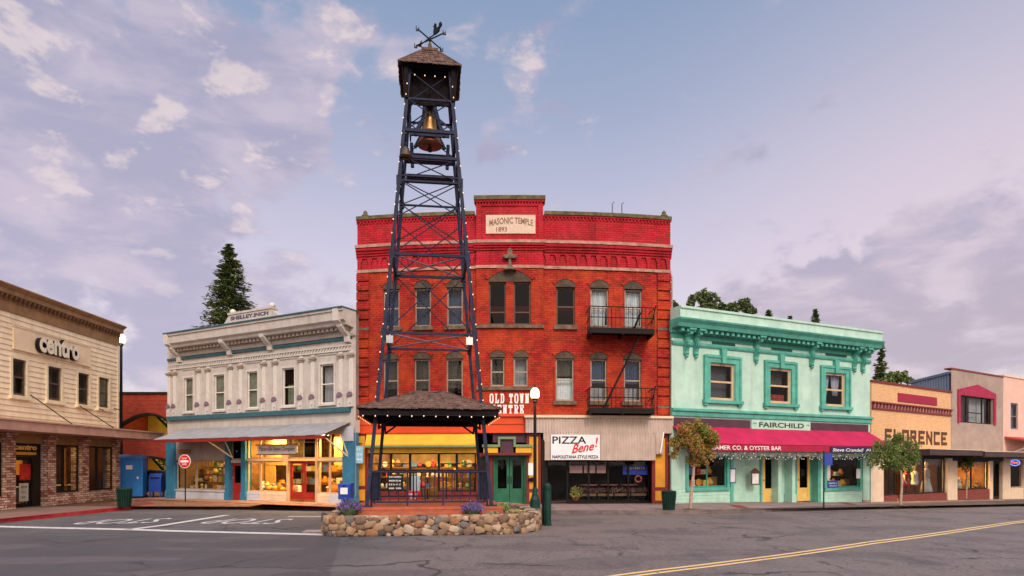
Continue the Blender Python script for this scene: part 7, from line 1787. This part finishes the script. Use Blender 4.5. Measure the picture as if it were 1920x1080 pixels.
def bushtree(blobs, Y, zb, lab, m, size=.16, n=1500, group=None, name='broadleaf_tree'):
    xs = [(p[0]-960)/1200*Y for p in blobs]; x = sum(xs)/len(xs); t = empty(name, (x, Y, zb), lab, 'tree', group); b = B(Frame((0, Y))); br = B(Frame((0, Y))); cs = []
    for (px, py, r) in blobs:
        c = ((px-960)/1200*Y, 0, EYE+(HY-py)*Y/1200); rr = r*Y/1200; br.bar((x, 0, min(zb+2, c[2]-.5)), c, .07)
        for _ in range(10):
            v = Vector((random.gauss(0, 1), random.gauss(0, 1), random.gauss(0, 1))).normalized()*rr*rnd(.45, .95); q = (c[0]+v.x, v.y, c[2]+v.z*.8); cs.append((q, rr*rnd(.28, .5))); br.bar(c, q, .03)
    leaves(b, cs, n, size); br.tube([(x, 0, zb), (x, 0, zb+2.2)], [.25, .18], 8); br.build('trunk', CONT, t); b.build('crown', m, t)
bushtree([(1300, 566, 15), (1318, 556, 16), (1338, 564, 17), (1354, 576, 14), (1325, 586, 22)], 60, 4, 'widest broadleaf tree crown showing above the mint parapet', HILL, .2, 2600, 'trees behind the mint shop')
bushtree([(1378, 574, 13), (1395, 572, 15), (1410, 581, 12)], 60, 4, 'rounded broadleaf crown beside the widest one above the mint parapet', HILL, .2, 1600, 'trees behind the mint shop')
bushtree([(1262, 572, 9), (1268, 585, 8)], 60, 4, 'small broadleaf crown in the gap beside the brick hall', HILL, .2, 700, 'trees behind the mint shop')
bushtree([(1672, 708, 14), (1690, 706, 12), (1703, 714, 9), (1660, 715, 12)], 45, 0, 'low leafy tree crown behind the buff brick shop parapet', leafmat('fresh_leaves', [(.06, .10, .03), (.12, .18, .05), (.18, .22, .07)], .6), .14, 1800, None)
def streettree(px, py, blobs, m, lab, trunk, up=.13, size=.055, n=3200, lean=0., name='street_tree'):
    x, y, z = at(px, py, up); G = Frame((x, y)); t = empty(name, (x, y, z), lab, 'tree', 'small street trees'); k = y/1200
    def W_(bx, by, dd=0): return ((bx-px)*k, dd, EYE+(HY-by)*k)
    fork = W_(*trunk[-1]); P = [(0, 0, z-.02)]+[W_(*q) for q in trunk]; b = B(G); b.tube(P, [.062-.024*i/(len(P)-1) for i in range(len(P))], 8); cs = []; rs = random.Random(int(px))
    for bx, by, r in blobs:
        dd = rs.uniform(-.5, .5)*r*k; c = Vector(W_(bx, by, dd)); mid = Vector(fork).lerp(c, .5)+Vector((rs.uniform(-.08, .08), rs.uniform(-.08, .08), .05)); b.tube([fork, mid, c], [.026, .018, .009], 5)
        for _ in range(9):
            v = Vector((rs.gauss(0, 1), rs.gauss(0, 1), rs.gauss(0, 1))).normalized()*r*k*rs.uniform(.5, 1.1); q = c+v; b.tube([c, q], [.009, .004], 4); cs.append((q, r*k*rs.uniform(.45, .75)))
    b.build('trunk', mat('pale_street_tree_bark', (.42, .30, .24), .85, .2, 8), t); lv = B(G); leaves(lv, cs, n, size, shell_=.6); lv.build('crown', m, t)
    B(G).lathe((0, 0, z-.005), [(.30, 0), (.30, .012), (.10, .04), (.06, .05)], 12).build('planting_hole', SOIL, t)
ORL = leafmat('autumn_leaves', [(.08, .15, .015), (.15, .23, .02), (.22, .23, .03), (.42, .09, .04), (.11, .19, .02), (.14, .22, .025)], 1.6)
streettree(1294, 955, [(1283, 815, 16), (1305, 808, 18), (1325, 818, 16), (1336, 832, 12), (1268, 832, 13), (1290, 838, 17), (1315, 842, 17), (1300, 862, 12), (1332, 852, 11), (1266, 850, 9), (1320, 862, 9), (1308, 798, 10)], ORL, 'small street tree with orange red and green leaves before the mint shop', [(1296, 925), (1300, 890), (1302, 862), (1302, 848)], n=13000, size=.04)
GRL = leafmat('green_street_leaves', [(.05, .09, .015), (.11, .17, .03), (.20, .24, .06)], 1.4)
streettree(1688, 948, [(1650, 845, 14), (1668, 834, 16), (1690, 832, 16), (1708, 840, 14), (1672, 856, 17), (1695, 858, 16), (1714, 858, 11), (1640, 860, 12), (1655, 868, 11), (1690, 872, 12), (1632, 868, 7), (1708, 874, 9), (1680, 822, 9)], GRL, 'small leafy green street tree before the buff brick shop', [(1690, 925), (1691, 900), (1689, 882), (1688, 866)], n=13000, size=.042)
streettree(1811, 937, [(1806, 868, 9), (1818, 866, 9), (1812, 876, 9), (1800, 874, 6)], GRL, 'slender young green street tree before the grey stucco shop', [(1812, 915), (1813, 895), (1812, 880)], n=900, size=.06)

# fallen leaves along the kerb and round the island
def litter():
    rs = random.Random(5); b = B(); P = dens(K3, .3)
    def leaf(x, y, z):
        s = rs.uniform(.02, .045); a = rs.uniform(0, 6.28); c, d = math.cos(a)*s, math.sin(a)*s; b.add([(x-c, -y+d, z), (x-d*.5, -y-c*.5, z+.006), (x+c, -y-d, z+.002), (x+d*.5, -y+c*.5, z+.009)], [(0, 1, 2, 3)])
    for _ in range(420):
        p = rs.choice(P); x, y = p[0]+rs.gauss(0, .3), p[1]-abs(rs.gauss(0, .35))-.05; leaf(x, y, g(x)+.008)
    for cx, cy in ((1305, 960), (1690, 950)):
        for _ in range(120):
            x, y = GA(cx+rs.gauss(0, 30), cy-2+rs.gauss(0, 3), .135); leaf(x, y, g(x)+.145)
    for _ in range(140): x, y = rs.uniform(-4, 12), rs.uniform(10, 20); leaf(x, y, g(x)+.008)
    o = b.build('fallen_leaves', leafmat('dry_leaves', [(.20, .13, .04), (.36, .22, .06), (.24, .08, .03), (.12, .11, .04)], 3)); tag(o, 'dry fallen leaves scattered along the kerb and road', 'fallen leaves', None, 'stuff')
litter()
